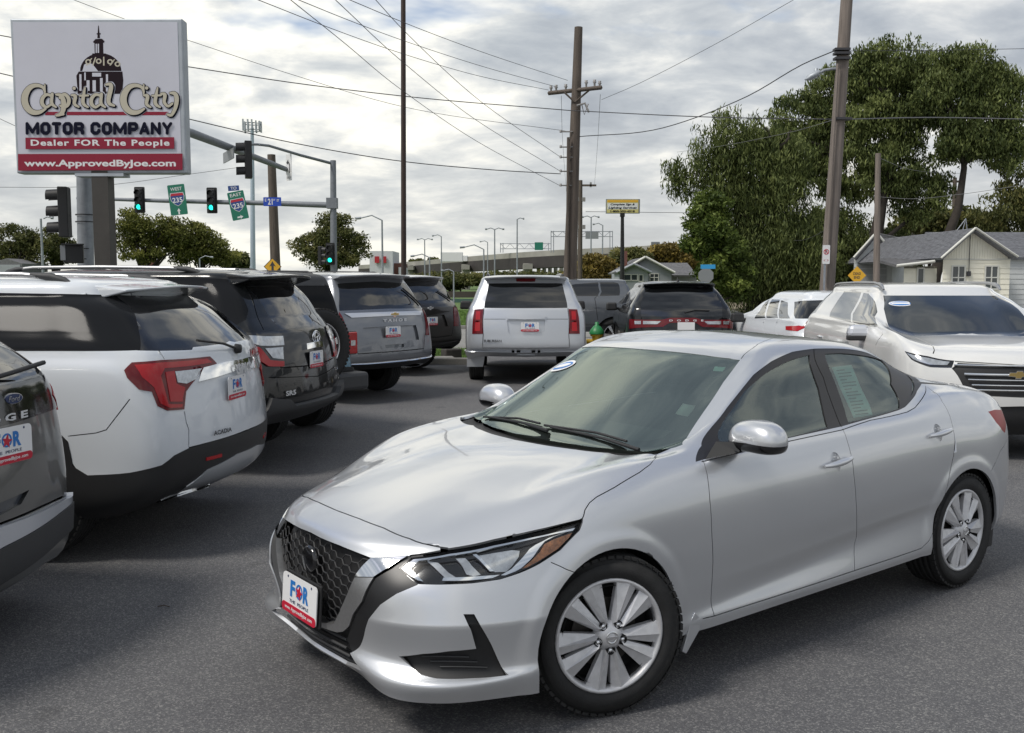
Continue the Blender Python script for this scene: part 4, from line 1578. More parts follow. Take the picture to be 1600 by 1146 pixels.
# ---- white one with red lamps, second from the left
ac_pose = (-6.72, 7.12, -6 * D2R)
SP = dict(L=4.92, W=1.93, H=1.765, belt=1.29, hood=1.10, cowl=1.3, zc=1.22, hdr=2.0, rake=.50, tumble=.20, cr=.30, rbow=.12, zlow=.28)
lamp = [(194, 579), (206, 567), (253, 563), (327, 557.5), (338, 568.5), (316, 576), (304, 594), (290, 612), (287, 640), (261, 642), (246, 635), (237, 612.5), (217, 609), (199, 591)]
sk, rt = suv('white_suv', 'white sport utility vehicle seen from behind with jagged red lamp and chrome bar', ac_pose, SP, M_WHITE, -1, [
    ('window_pillar', [(176, 460.7), (206, 461.8), (260, 463), (300, 547), (252, 548.5), (214, 548)], M_GLOSSB, -.001, .01),
    ('side_window', [(-260, 455), (0, 458), (100, 459.5), (181, 461), (219, 547.5), (100, 549), (30, 549), (-260, 549)], M_PRIVS, -.002, .01),
    ('rear_window', [(207, 462), (260, 463), (317, 461), (330, 464), (363, 513), (367, 522), (352, 537), (300, 543), (250, 547.5)], M_PRIV, -.001, .01),
    ('tail_light', lamp, M_REDD, .006, .03),
    ('lamp_red', [(210, 571), (254, 567), (322, 561), (330, 567), (300, 572), (256, 576), (250, 588), (262, 632), (284, 632), (283, 637), (264, 638), (250, 631), (240, 606), (222, 590)], M_REDB, .010, .015),
    ('lamp_red', [(257, 582), (271, 580), (274, 600), (288, 606), (284, 622), (284, 628), (265, 628)], M_RED, .008, .015),
    ('lamp_clear', [(272, 581), (314, 576), (304, 593), (290, 600), (276, 598)], M_CLEAR, .010, .015),
    ('chrome_bar', [(316, 575), (350, 566), (396, 557.5), (400, 575), (365, 580), (335, 590), (308, 597)], M_CHROME, .014, .02),
    ('lower_cladding', [(60, 640), (106, 690), (114, 729), (137, 743), (202, 739), (253, 727), (272, 712), (295, 700.5), (345, 686), (393, 670), (416, 657), (418, 700), (395, 730), (330, 790), (262, 812), (130, 830), (40, 830)], M_TRIM, .004, .02),
    ('skid_panel', [(256, 790), (272, 775), (290, 759), (323, 733.5), (370, 709), (412, 686), (418, 694), (400, 723), (378, 748), (341, 767), (320, 790), (300, 800)], M_SILV2, .012, .02),
    ('exhaust_tip', [(283, 788), (301, 767), (325, 762), (322, 772), (302, 787)], M_DARK, .020, .02),
    ('exhaust_rim', [(281, 791), (299, 764), (328, 758), (327, 763), (300, 769), (287, 788)], M_CHROME, .022, .02),
    ('reflector', [(321, 715), (345, 709), (345, 714), (321, 720)], M_REDB, .010, .01),
], [
    ([(204, 445), (202, 452), (206, 461), (248, 548), (257, 562)], .010), ([(288, 643), (291, 660), (295, 672), (295, 699)], .009),
    ([(106, 682), (150, 677), (166, 672), (186, 646), (203, 624)], .006), ([(295, 700), (393, 669), (412, 657)], .009)],
    dict(r=.385, fx=.98, rx=3.84, n=6), 'sport utility vehicles parked along the left side')
spoiler(rt, M_WHITE, 4.16, 4.50, 1.715, .60, drop=.045, th=.03)
for sg in (-1, 1):
    rail(rt, 1.9, 4.05, sg * .62, 1.655, M_SATIN, M_TRIM2)
fin(rt, 3.9, 1.70, M_WHITE, 0)
tail_plate(sk, rt, 367.5, 604.5)
badge_text(sk, rt, 'badge_lettering', 'GMC', 374, 575, M_LETTER, .075, .26, .04, d=.03)
badge_text(sk, rt, 'badge_lettering', 'ACADIA', 346, 674, M_TRIM2, .030, .20, d=.012)
g = MB().use(M_TRIM)
P, N = surf_pt(sk, 366, 545)
g.tube([P + Vector((.02, .0, 0)), P + Vector((.03, -.25, .05)), P + Vector((-.02, -.55, .09))], .009, 6)
g.lathe([(.001, .03), (.03, .025), (.035, -.01)], 12, Matrix.Translation(P + Vector((.02, 0, 0))) @ Matrix.Rotation(math.pi / 2, 4, 'Y'))
g.build('rear_wiper', M_TRIM, rt)

# ---- grey one at the left edge
SP = dict(L=4.80, W=1.93, H=1.72, belt=1.26, hood=1.08, cowl=1.2, zc=1.18, hdr=1.95, rake=.60, tumble=.20, cr=.32, rbow=.12, zlow=.17)
sk, rt = suv('grey_suv', 'dark grey sport utility vehicle cut by the left edge, black panel below its rear glass', (-7.02, 5.12, -12 * D2R), SP, M_EDGE, 1, [
    ('rear_window', [(-200, 530), (0, 541), (40, 557), (63, 579), (60, 585), (0, 600), (-200, 640)], M_PRIV, -.001, .01),
    ('gloss_panel', [(-200, 650), (0, 603), (62, 588), (70, 583), (92, 597), (96, 623), (92, 634), (50, 652), (0, 667), (-200, 715)], M_GLOSSB, .004, .012),
    ('tail_light', [(77, 599), (90, 604), (104, 622), (103, 638), (89, 636), (81, 618)], M_REDB, .009, .015),
    ('bumper_shelf', [(-200, 905), (0, 821), (105, 775), (140, 768), (142, 781), (0, 852), (-200, 940)], M_PALE, .03, .05),
    ('bumper_pad', [(-200, 942), (0, 853), (142, 782), (150, 790), (146, 828), (0, 904), (-200, 990)], M_TRIM2, .036, .05),
    ('skid_panel', [(-200, 992), (0, 905), (146, 829), (140, 850), (102, 880), (0, 950), (-200, 1060)], M_EDGE, .02, .04),
    ('handle_recess', [(-14, 792), (0, 786), (46, 765.5), (33, 788), (0, 806), (-40, 820)], M_STEELP, -.02, -.02),
], [([(-150, 880), (0, 819), (60, 794), (105, 773)], .012), ([(108, 640), (112, 690), (114, 740), (106, 772)], .010)],
    dict(r=.37, fx=.95, rx=3.80), 'sport utility vehicles parked along the left side', glazed=True)
tail_plate(sk, rt, 6, 697, 1.08)
badge_text(sk, rt, 'badge_lettering', 'E D G E', 3, 655, M_LETTER, .036, .40, .04)
P, N = surf_pt(sk, 17, 623)
g = MB().use(M_CHROME)
for rr, mm, dd in ((1.0, M_CHROME, .014), (.88, M_PNAVY, .018)):
    g.use(mm).prism([(.062 * rr * math.cos(R(a)), .026 * rr * math.sin(R(a))) for a in range(0, 360, 15)], 0, dd, Matrix.Translation(P) @ Matrix.Rotation(math.pi / 2, 4, 'Z') @ RX)
put_text(g, M_CHROME, 'Ford', Matrix.Translation(P + Vector((.0195, 0, 0))) @ Matrix.Rotation(math.pi / 2, 4, 'Z'), width=.075, shear=.3)
g.build('badge', None, rt)
g = MB().use(M_TRIM)
P, N = surf_pt(sk, 2, 583)
g.tube([P + Vector((.04, -.15, -.02)), P + Vector((.05, 0, .0)), P + Vector((.03, .26, .03))], .012, 6)
g.build('rear_wiper', M_TRIM, rt)

# ---- black one, third from the left
SP = dict(L=4.83, W=1.93, H=1.85, belt=1.27, hood=1.12, cowl=1.35, zc=1.24, hdr=2.0, rake=.36, tumble=.20, cr=.24, rbow=.10, zlow=.40)
sk, rt = suv('black_suv', 'glossy black sport utility vehicle with chrome lamp band and a stepped bumper', (-6.57, 10.15, -12 * D2R), SP, M_BLACKP, -1, [
    ('side_window', [(170, 430), (277, 433), (356, 437), (370, 454), (388, 485), (384, 500), (367, 509), (170, 512)], M_PRIVS, -.002, .01),
    ('rear_window', [(386, 448), (430, 447), (469, 446), (503, 505), (470, 511), (440, 515), (412, 480)], M_PRIV, -.001, .01),
    ('tail_light', [(380, 521), (432, 518.5), (443, 528), (443, 569.5), (420, 573), (396, 559), (385, 542)], M_GLOSSB, .012, .03),
    ('lamp_clear', [(385, 525), (440, 526), (442, 540), (404, 541), (388, 536)], M_CLEAR, .018, .02),
    ('lamp_clear', [(412, 545), (440, 543), (441, 562), (424, 560)], M_CLEAR, .014, .02),
    ('lamp_red', [(390, 543), (403, 543), (420, 563), (442, 565), (442, 573), (418, 573), (398, 560)], M_REDB, .018, .02),
    ('chrome_garnish', [(475, 538), (506, 530), (507, 538), (476, 547)], M_CHROME, .03, .03),
    ('bumper', [(420, 622), (448, 624), (457, 632), (524, 612), (536, 610), (534, 640), (497, 660), (425, 674), (400, 690), (380, 660)], M_TRIM2, .05, .07),
], [([(383, 446), (398, 480), (412, 516)], .010), ([(440, 560), (438, 575), (500, 570), (522, 560)], .010), ([(420, 590), (500, 588), (526, 575)], .006)],
    dict(r=.385, fx=.93, rx=3.72), 'sport utility vehicles parked along the left side')
spoiler(rt, M_BLACKP, 4.22, 4.60, 1.815, .63, drop=.06, th=.05)
for sg in (-1, 1):
    rail(rt, 1.9, 4.0, sg * .62, 1.745, M_SATIN, M_TRIM2)
fin(rt, 3.95, 1.79, M_BLACKP)
tail_plate(sk, rt, 492.5, 561)
badge_text(sk, rt, 'badge_lettering', 'SR5', 453, 614, M_LETTER, .045, .15, d=.014)
P, N = surf_pt(sk, 491, 526)
g = MB().use(M_CHROME)
for a_, b_, z_ in ((.085, .055, 0), (.035, .052, 0), (.062, .022, .014)):
    g.tube([P + Vector((.02, a_ * math.cos(R(t)), z_ + b_ * math.sin(R(t)))) for t in range(0, 361, 15)], .006, 5, cap=False)
g.build('badge', M_CHROME, rt)

# ---- dark grey one beyond the blue off-roader
SP = dict(L=5.35, W=2.06, H=1.88, belt=1.25, hood=1.20, cowl=1.45, zc=1.30, hdr=2.2, rake=.30, tumble=.20, cr=.20, rbow=.10, zlow=.40)
GL = 'sport utility vehicles parked along the left side'
sk, rt = suv('slate_suv', 'slate grey sport utility vehicle lettered TAHOE beyond the blue off-roader', (-5.96, 17.2, -.649), SP, M_GREY, 1, [
    ('rear_window', [(536, 441), (590, 440), (640, 438), (660, 481), (600, 482.5), (549, 483)], M_PRIV, -.001, .01),
    ('light_bar', [(562, 489), (610, 488), (658, 486.5), (656, 493), (610, 494), (562, 496)], M_PALE, .014, .02),
    ('tail_light', [(662.5, 481), (670, 487), (670, 524), (665, 524), (664, 500)], M_REDD, .01, .02),
    ('plate_recess', [(580, 510), (650, 508.5), (655, 531), (610, 534), (571, 533)], M_GREY, -.03, -.03),
    ('handle_recess', [(607, 538.5), (631, 537.5), (631, 542.5), (607, 543.5)], M_STEELP, -.02, -.02),
    ('chrome_strip', [(540, 573.5), (604, 565), (670, 559), (680, 558), (680, 560.5), (604, 567.5), (540, 576)], M_CHROME, .02, .03),
    ('lower_cladding', [(540, 576.5), (604, 568), (680, 561), (690, 575), (673, 584), (622, 594), (560, 604), (530, 612)], M_TRIM, .012, .03),
], [([(549, 484), (553, 520), (556, 552), (610, 550), (662, 545), (664, 520)], .012)], dict(r=.41, fx=1.0, rx=4.12), GL, glazed=True)
spoiler(rt, M_SILV2, 4.72, 5.12, 1.86, .72, drop=.04)
for sg in (-1, 1):
    rail(rt, 2.2, 4.4, sg * .68, 1.84, M_TRIM, M_TRIM)
tail_plate(sk, rt, 613.5, 518.5)
rear_wiper(sk, rt, [(655, 477), (640, 462), (628, 452)])
badge_text(sk, rt, 'badge_lettering', 'T A H O E', 617, 500.5, M_LETTER, .042, .50, .04)
bowtie(sk, rt, 616, 491.5, M_GOLD, .17)

SP = dict(SP, L=5.35, H=1.88)
sk, rt = suv('brown_black_suv', 'brown black sport utility vehicle at the far end of the left row', (-5.83, 21.17, -.6), SP, M_BROWNP, 1, [
    ('rear_window', [(640, 441), (665, 441), (689, 442), (707, 473), (680, 474), (655, 474)], M_PRIV, -.001, .01),
    ('tail_light', [(708, 480), (716, 480), (716, 510), (709, 510)], M_REDD, .01, .02),
    ('plate_recess', [(655, 493), (694, 492), (700, 510), (650, 512)], M_BROWNP, -.03, -.03),
    ('lower_cladding', [(640, 546), (680, 541), (720, 536), (722, 550), (690, 562), (640, 570)], M_TRIM, .012, .03),
], [([(655, 475), (660, 530), (706, 524), (708, 512)], .012)], dict(r=.41, fx=1.0, rx=4.12), GL, glazed=True)
spoiler(rt, M_PALE, 4.72, 5.10, 1.86, .70, drop=.04)
tail_plate(sk, rt, 675, 502)
rear_wiper(sk, rt, [(704, 470), (692, 462), (682, 456)])
bowtie(sk, rt, 672, 481.7, M_SATIN, .16)

# ---- blue off-roader with a spare wheel
def offroader():
    x, y, yaw = -5.72, 12.95, -36 * D2R
    rt = empty('blue_offroader', (x, y, 0), yaw, 'blue boxy off-roader with black top and spare wheel on its back door', 'car', GL)
    SP = dict(L=4.22, W=1.62, H=1.84, belt=1.22, hood=1.15, cowl=1.4, zc=1.22, hdr=1.75, rake=.10, tumble=.12, cf=.12, cr=.07, bow=.02, rbow=.01, zlow=.55)
    sk = Skin(suv_rows(**SP), 9, 7, creases=(7, 9), loc=(x, y), yaw=yaw, side=1)
    nb = sk.nv
    # black hard top above the belt
    vb = 6.35 * 7
    um = sk.nu - 1
    sk.region('hard_top', [(-2, vb), (um + 2, vb), (um + 2, nb + 2), (-2, nb + 2)])
    sk.reg_px('rear_window', [(458, 447), (519, 444), (528, 451), (534, 498), (500, 502), (460, 504)])
    sk.cut()
    sk.components()
    for c in sk.comps:
        if len(c) > 12:
            sk.sheet('body_panel', c, M_BLUEP, rt)
    sk.sheet('hard_top', sk.tris('hard_top'), M_TRIM2, rt, off=.008, flange=.02)
    sk.sheet('rear_window', sk.tris('rear_window'), M_PRIVS, rt, off=.004, flange=.01)
    inner_shell(sk, rt)
    ty = tyre_mesh(.41, .25, .25)
    for cx in (.75, 3.45):
        for sg in (-1, 1):
            spoke_wheel(rt, (cx, sg * .76, .41), .41, .25, .25, 7, M_ALLOY2, sg, 0, style='plain', tyre=ty, detail=False)
    for sg in (-1, 1):
        g = MB().use(M_TRIM).box((3.45, sg * .86, .92), (1.05, .22, .07)).box((2.93, sg * .86, .72), (.07, .22, .42)).box((3.97, sg * .86, .72), (.07, .22, .42))
        g.build('wheel_arch_flare', M_TRIM, rt, bevel=.02)
        g = MB().use(M_RED).box((4.22, sg * .74, 1.03), (.10, .15, .25))
        o = g.build('tail_light', M_RED, rt, bevel=.012)
        MB().use(M_CLEAR).box((4.268, sg * .74, 1.03), (.012, .07, .06)).build('reverse_lens', M_CLEAR, o)
        MB().use(M_TRIM).box((4.20, sg * .74, 1.03), (.09, .17, .27)).build('lamp_housing', M_TRIM, o, bevel=.01)
    g = MB().use(M_TRIM2).box((4.30, 0, .60), (.22, 1.72, .20))
    g.build('rear_bumper', M_TRIM2, rt, bevel=.04)
    o = spoke_wheel(rt, (4.42, .03, 1.04), .41, .25, .25, 7, M_ALLOY2, -1, math.pi / 2, style='plain', tyre=ty, detail=False)
    o['label'] = 'spare wheel on the back door'
    MB().use(M_TRIM).box((4.29, .03, 1.04), (.12, .3, .3)).build('spare_carrier', M_TRIM, rt)
    return rt


offroader()

# ---- silver one facing away in the middle
SP = dict(L=5.2, W=2.04, H=1.86, belt=1.26, hood=1.2, cowl=1.5, zc=1.30, hdr=2.2, rake=.26, tumble=.185, cr=.17, rbow=.08, zlow=.42)
sk, rt = suv('silver_suv', 'silver sport utility vehicle facing away in the middle with tall red lamps', (.20, 21.25, -89.6 * D2R), SP, M_SILV2, -1, [
    ('rear_window', [(764, 443), (830, 442.5), (896.5, 443), (902.5, 481.5), (830, 482), (757, 481.5)], M_PRIV, -.001, .01),
    ('brake_light', [(806, 435.5), (830, 435.2), (853, 435.5), (852, 440.5), (830, 441), (807, 440.5)], M_REDD, .012, .02),
    ('tail_light', [(741.5, 484), (755, 483.5), (754.5, 522), (738, 522), (739, 500)], M_REDD, .008, .02),
    ('lamp_red', [(744.5, 487), (751, 487), (750.5, 500), (743.5, 500)], M_REDB, .014, .01),
    ('lamp_red', [(743, 504), (750.5, 504), (750.5, 518), (742, 518)], M_REDB, .014, .01),
    ('handle_band', [(791, 494), (800, 491.5), (830, 490.8), (860, 491.5), (868, 494), (866, 499), (830, 500), (793, 499)], M_SILV2, .03, .03),
    ('plate_recess', [(792, 501), (830, 501), (866, 501), (863, 520), (855, 527.5), (830, 528), (800, 527.5), (794, 519)], M_SILV2, -.03, -.03),
    ('bumper', [(725, 547), (754, 547.5), (830, 549), (830, 568), (745, 568), (733, 560)], M_SILV2, .03, .05),
    ('hitch_cover', [(808, 552), (828, 552), (847, 552), (846, 563.5), (828, 564), (808.5, 563.5)], M_SILV2, .04, .015),
], [([(756, 482), (755, 523), (754, 544), (830, 544.5)], .012), ([(756, 499), (790, 499)], .006)], dict(r=.40, fx=1.0, rx=4.0), glazed=True)
spoiler(rt, M_SILV2, 4.62, 4.98, 1.845, .70, drop=.03)
for sg in (-1, 1):
    rail(rt, 2.2, 4.4, sg * .66, 1.82, M_SATIN, M_TRIM)
    g = MB().use(M_SILV2)
    g.prism([(-.15, .0), (.13, .0), (.15, .10), (.17, .26), (-.15, .26)], -.015, .015, T((4.50, sg * .87, .26), rz=math.pi / 2 if sg < 0 else math.pi / 2, rx=0) @ RX)
    g.build('mud_flap', M_SILV2, rt)
tail_plate(sk, rt, 828, 511)
bowtie(sk, rt, 828, 496.5, M_GOLD, .19)
badge_text(sk, rt, 'badge_lettering', 'SUBURBAN', 770, 533, M_CHROME, .045, .30, d=.02)
suv_mirror(rt, 1.85, 1.10, 1.28, M_TRIM)

# ---- black one with a full-width lamp bar
SP = dict(L=5.1, W=1.94, H=1.76, belt=1.24, hood=1.12, cowl=1.45, zc=1.22, hdr=2.15, rake=.42, tumble=.22, cr=.22, rbow=.12, zlow=.36)
sk, rt = suv('dark_suv', 'black sport utility vehicle facing away with a red lamp bar across the tail', (3.32, 22.54, -92.4 * D2R), SP, M_BLACKP, -1, [
    ('rear_window', [(1008, 456), (1018, 449.5), (1065, 447.5), (1116, 449.5), (1126, 456), (1141, 493), (1065, 495), (1002, 494.5)], M_PRIV, -.001, .01),
    ('side_window', [(980.5, 456), (987, 455), (979.5, 483), (972, 484)], M_PRIV, -.001, .01),
    ('side_window_back', [(990.5, 455), (997, 455.5), (994, 486), (984.5, 484.5)], M_PRIV, -.001, .01),
    ('lamp_bar', [(984, 499), (1003, 500), (1034, 500), (1048, 497), (1065, 497), (1083, 497), (1097, 500), (1146, 499), (1150, 511), (1110, 511), (1099, 505.5), (1065, 504.5), (1046, 505), (1036, 511), (984, 514)], M_REDD, .012, .02),
    ('lamp_clear', [(991.5, 502), (1001.5, 502), (1001.5, 507), (992, 507)], M_CLEAR, .017, .01),
    ('lamp_clear_inner', [(1005, 502), (1033, 502.5), (1027, 507), (1005, 507)], M_CLEAR, .017, .01),
], [([(1002, 496), (1004, 530)], .012)], dict(r=.39, fx=.95, rx=4.0))
spoiler(rt, M_BLACKP, 4.34, 4.66, 1.735, .66, drop=.03)
fin(rt, 4.2, 1.76, M_TRIM)
badge_text(sk, rt, 'badge_lettering', 'D   O   D   G   E', 1072, 501, M_LETTER, .035, .62, .04, d=.03)
P, N = surf_pt(sk, 1072, 509)
g = MB().use(M_PWHITE).box((P.x + .01, P.y, P.z - .02), (.01, .31, .16))
g.build('number_plate', M_PWHITE, rt)
suv_mirror(rt, 1.85, 1.06, 1.22, M_TRIM)
rear_wiper(sk, rt, [(1070, 489), (1085, 485.5), (1108, 486)])

# ---- grey pickup half hidden between them
SP = dict(L=4.25, W=2.0, H=1.83, belt=1.36, hood=1.25, cowl=1.5, zc=1.35, hdr=2.1, rake=.12, tumble=.18, cr=.12, cf=.3, rbow=.02, zlow=.5)
sk, rt = suv('grey_pickup', 'slate grey crew cab pickup seen from its side behind the silver vehicle', (-1.08, 25.2, -3 * D2R), SP, M_STEELP, -1, [
    ('side_window', [(880, 450), (900, 444), (934, 441.5), (934, 463), (900, 463), (880, 464)], M_PRIV, -.001, .01),
    ('side_window_back', [(937, 441.5), (960, 441.5), (966, 443), (968, 462), (937, 463)], M_PRIV, -.001, .01),
], [([(935, 463), (934, 500)], .012)], dict(r=.42, fx=1.0, rx=3.7, n=6), cat='pickup')
g = MB().use(M_STEELP).box((5.05, 0, .95), (1.75, 1.96, .65))
g.build('cargo_bed', M_STEELP, rt, bevel=.05)
suv_mirror(rt, 1.75, 1.10, 1.32, M_TRIM)

# ---- white one facing the camera on the right
SP = dict(L=5.19, W=2.0, H=1.725, belt=1.20, hood=1.06, cowl=1.40, zc=1.16, hdr=2.15, rake=.42, tumble=.24, cr=.25, cf=.34, bow=.14, rbow=.10, zlow=.28)
sk, rt = suv('pearl_suv', 'pearl white sport utility vehicle facing the camera with a wide barred grille', (4.84, 9.05, 85.4 * D2R), SP, M_PEARL, 1, [
    ('windscreen', [(1380, 462), (1460, 462), (1541, 462), (1560, 478), (1598, 522), (1500, 521.5), (1401, 518), (1386, 503), (1381, 483)], M_GLASSD := mat('dark_windscreen', (.012, .015, .015), .02, coat=1.0, spec=.9), -.001, .01),
    ('front_window', [(1349, 458), (1357, 459), (1365, 468), (1371, 488), (1372, 510), (1350, 510), (1332, 503.5)], M_GLASSD, -.001, .01),
    ('rear_door_window', [(1319, 455.5), (1346, 457), (1330, 504), (1296, 495.6), (1297.5, 487.8)], M_GLASSD, -.001, .01),
    ('quarter_window', [(1286, 453.5), (1303, 453), (1274, 489), (1261, 488)], M_GLASSD, -.001, .01),
    ('headlight', [(1413.5, 549), (1450, 557), (1491, 564), (1487, 575), (1453, 574), (1424, 562)], M_GLOSSB, .002, .02),
    ('lamp_clear', [(1417, 552), (1450, 560), (1484, 566), (1480, 571), (1452, 570), (1428, 562)], M_CLEAR, .006, .012),
    ('grille_black', [(1487, 576), (1497, 567), (1600, 573), (1700, 570), (1700, 640), (1600, 622), (1518, 618), (1506, 606)], M_TRIM, -.02, .03),
    ('lower_intake', [(1556, 636), (1600, 635), (1700, 655), (1700, 745), (1590, 710), (1560, 690), (1520, 660)], M_TRIM, -.02, .03),
    ('tail_light', [(1246, 498), (1256, 500), (1252, 512), (1245, 509)], M_RED, .006, .01),
], [([(1384, 505), (1400, 520), (1430, 527), (1450, 536), (1458, 553)], .010), ([(1492, 565), (1560, 569), (1600, 571)], .014),
    ([(1372, 512), (1368, 540), (1366, 600)], .010), ([(1333, 506), (1325, 540), (1322, 600)], .010)], dict(r=.385, fx=1.02, rx=4.09, n=6))
for k, (y0_, z0_) in enumerate(((.0, .845), (.0, .795), (.0, .745), (.0, .70), (.0, .93))):
    g = MB().use(M_CHROME)
    hwid = (.50, .47, .44, .42, .58)[k]

    def fx_(yy, zz):
        h = sk.bvh.ray_cast(Vector((-2, yy, zz)), Vector((1, 0, 0)))
        return h[0].x if h[0] is not None else .2
    g.tube([(fx_(yy, z0_) - .004, yy, z0_) for yy in np.linspace(-hwid, hwid, 17)], .008 if k else .014, 6, flat=1)
    g.build('grille_bar', M_CHROME, rt)
g = MB().use(M_GOLD)
bowtie(sk, rt, 1592, 586, M_GOLD, .19, front=True)
for sg in (-1, 1):
    rail(rt, 2.2, 4.5, sg * .66, 1.73, M_SATIN, M_SATIN)
    g = MB().use(M_PALE).box((1.75, sg * 1.06, 1.18), (.16, .26, .13), taper=.8)
    g.build('door_mirror', M_PALE, rt, bevel=.04)
    MB().use(M_TRIM).box((1.74, sg * 1.0, 1.10), (.13, .36, .06)).build('mirror_foot', M_TRIM, rt, bevel=.015)
for hx in (2.75, 3.75):
    for sg in (-1, 1):
        MB().use(M_CHROME).tube([(hx - .10, sg * 1.0, 1.0), (hx - .05, sg * 1.025, 1.002), (hx + .06, sg * 1.025, 1.004), (hx + .11, sg * 1.0, 1.005)], .014, 8).build('door_handle', M_CHROME, rt)
P, N = surf_pt(sk, 1407, 475)
n_ = N.normalized()
q = n_.to_track_quat('Z', 'Y').to_matrix().to_4x4()
g = MB()
g.use(M_PWHITE).prism([(.13 * math.cos(R(a)), .06 * math.sin(R(a))) for a in range(0, 360, 20)], 0, .004, Matrix.Translation(P) @ q @ Matrix.Rotation(math.pi, 4, 'Z'))
g.use(M_PBLUE).prism([(.11 * math.cos(R(a)), .045 * math.sin(R(a))) for a in range(0, 360, 20)], 0, .006, Matrix.Translation(P) @ q)
g.use(M_PWHITE).prism([(-.10, -.018), (.10, -.018), (.10, .018), (-.10, .018)], 0, .008, Matrix.Translation(P) @ q)
g.build('windscreen_sticker', None, rt)

# ---- small white one seen from behind, between the black one and the pearl one
SP = dict(L=4.45, W=1.84, H=1.60, belt=1.08, hood=1.0, cowl=1.3, zc=1.08, hdr=2.0, rake=.42, tumble=.22, cr=.22, rbow=.10, zlow=.28)
sk, rt = suv('small_white_suv', 'small white crossover facing away between the black one and the pearl one', (5.0, 19.0, -86 * D2R), SP, M_WHITE, -1, [
    ('front_window', [(1179, 498), (1191, 479), (1204, 467.5), (1196, 497)], M_GLASSD, -.001, .01),
    ('rear_door_window', [(1206.5, 468), (1219, 468.5), (1216, 497), (1198, 497)], M_GLASSD, -.001, .01),
    ('quarter_window', [(1221, 469.5), (1231, 473), (1235, 498), (1218, 498)], M_GLASSD, -.001, .01),
    ('rear_window', [(1241, 472), (1256, 470), (1290, 469), (1300, 498), (1243, 498)], M_PRIV, -.001, .01),
    ('tail_light', [(1228, 510), (1248, 509), (1262, 511), (1246, 518), (1228, 516)], M_REDB, .006, .01),
], [([(1217, 498), (1214, 530)], .010), ([(1197, 498), (1196, 530)], .010)], dict(r=.34, fx=.85, rx=3.5))
suv_mirror(rt, 1.55, .99, 1.10, M_TRIM)
# ---- white one with a black screen at the right edge
SP = dict(SP, L=4.6, W=1.86, H=1.68, belt=1.15, zc=1.15)
sk, rt = suv('edge_white_suv', 'white crossover mostly hidden behind the pearl one at the right edge', (8.1, 15.0, 92 * D2R), SP, M_WHITE, 1, [
    ('windscreen', [(1562, 459), (1640, 459), (1700, 500), (1590, 500), (1570, 478)], M_GLASSD, -.001, .01),
], [], dict(r=.34, fx=.85, rx=3.6))
fin(rt, 2.6, 1.68, M_TRIM)
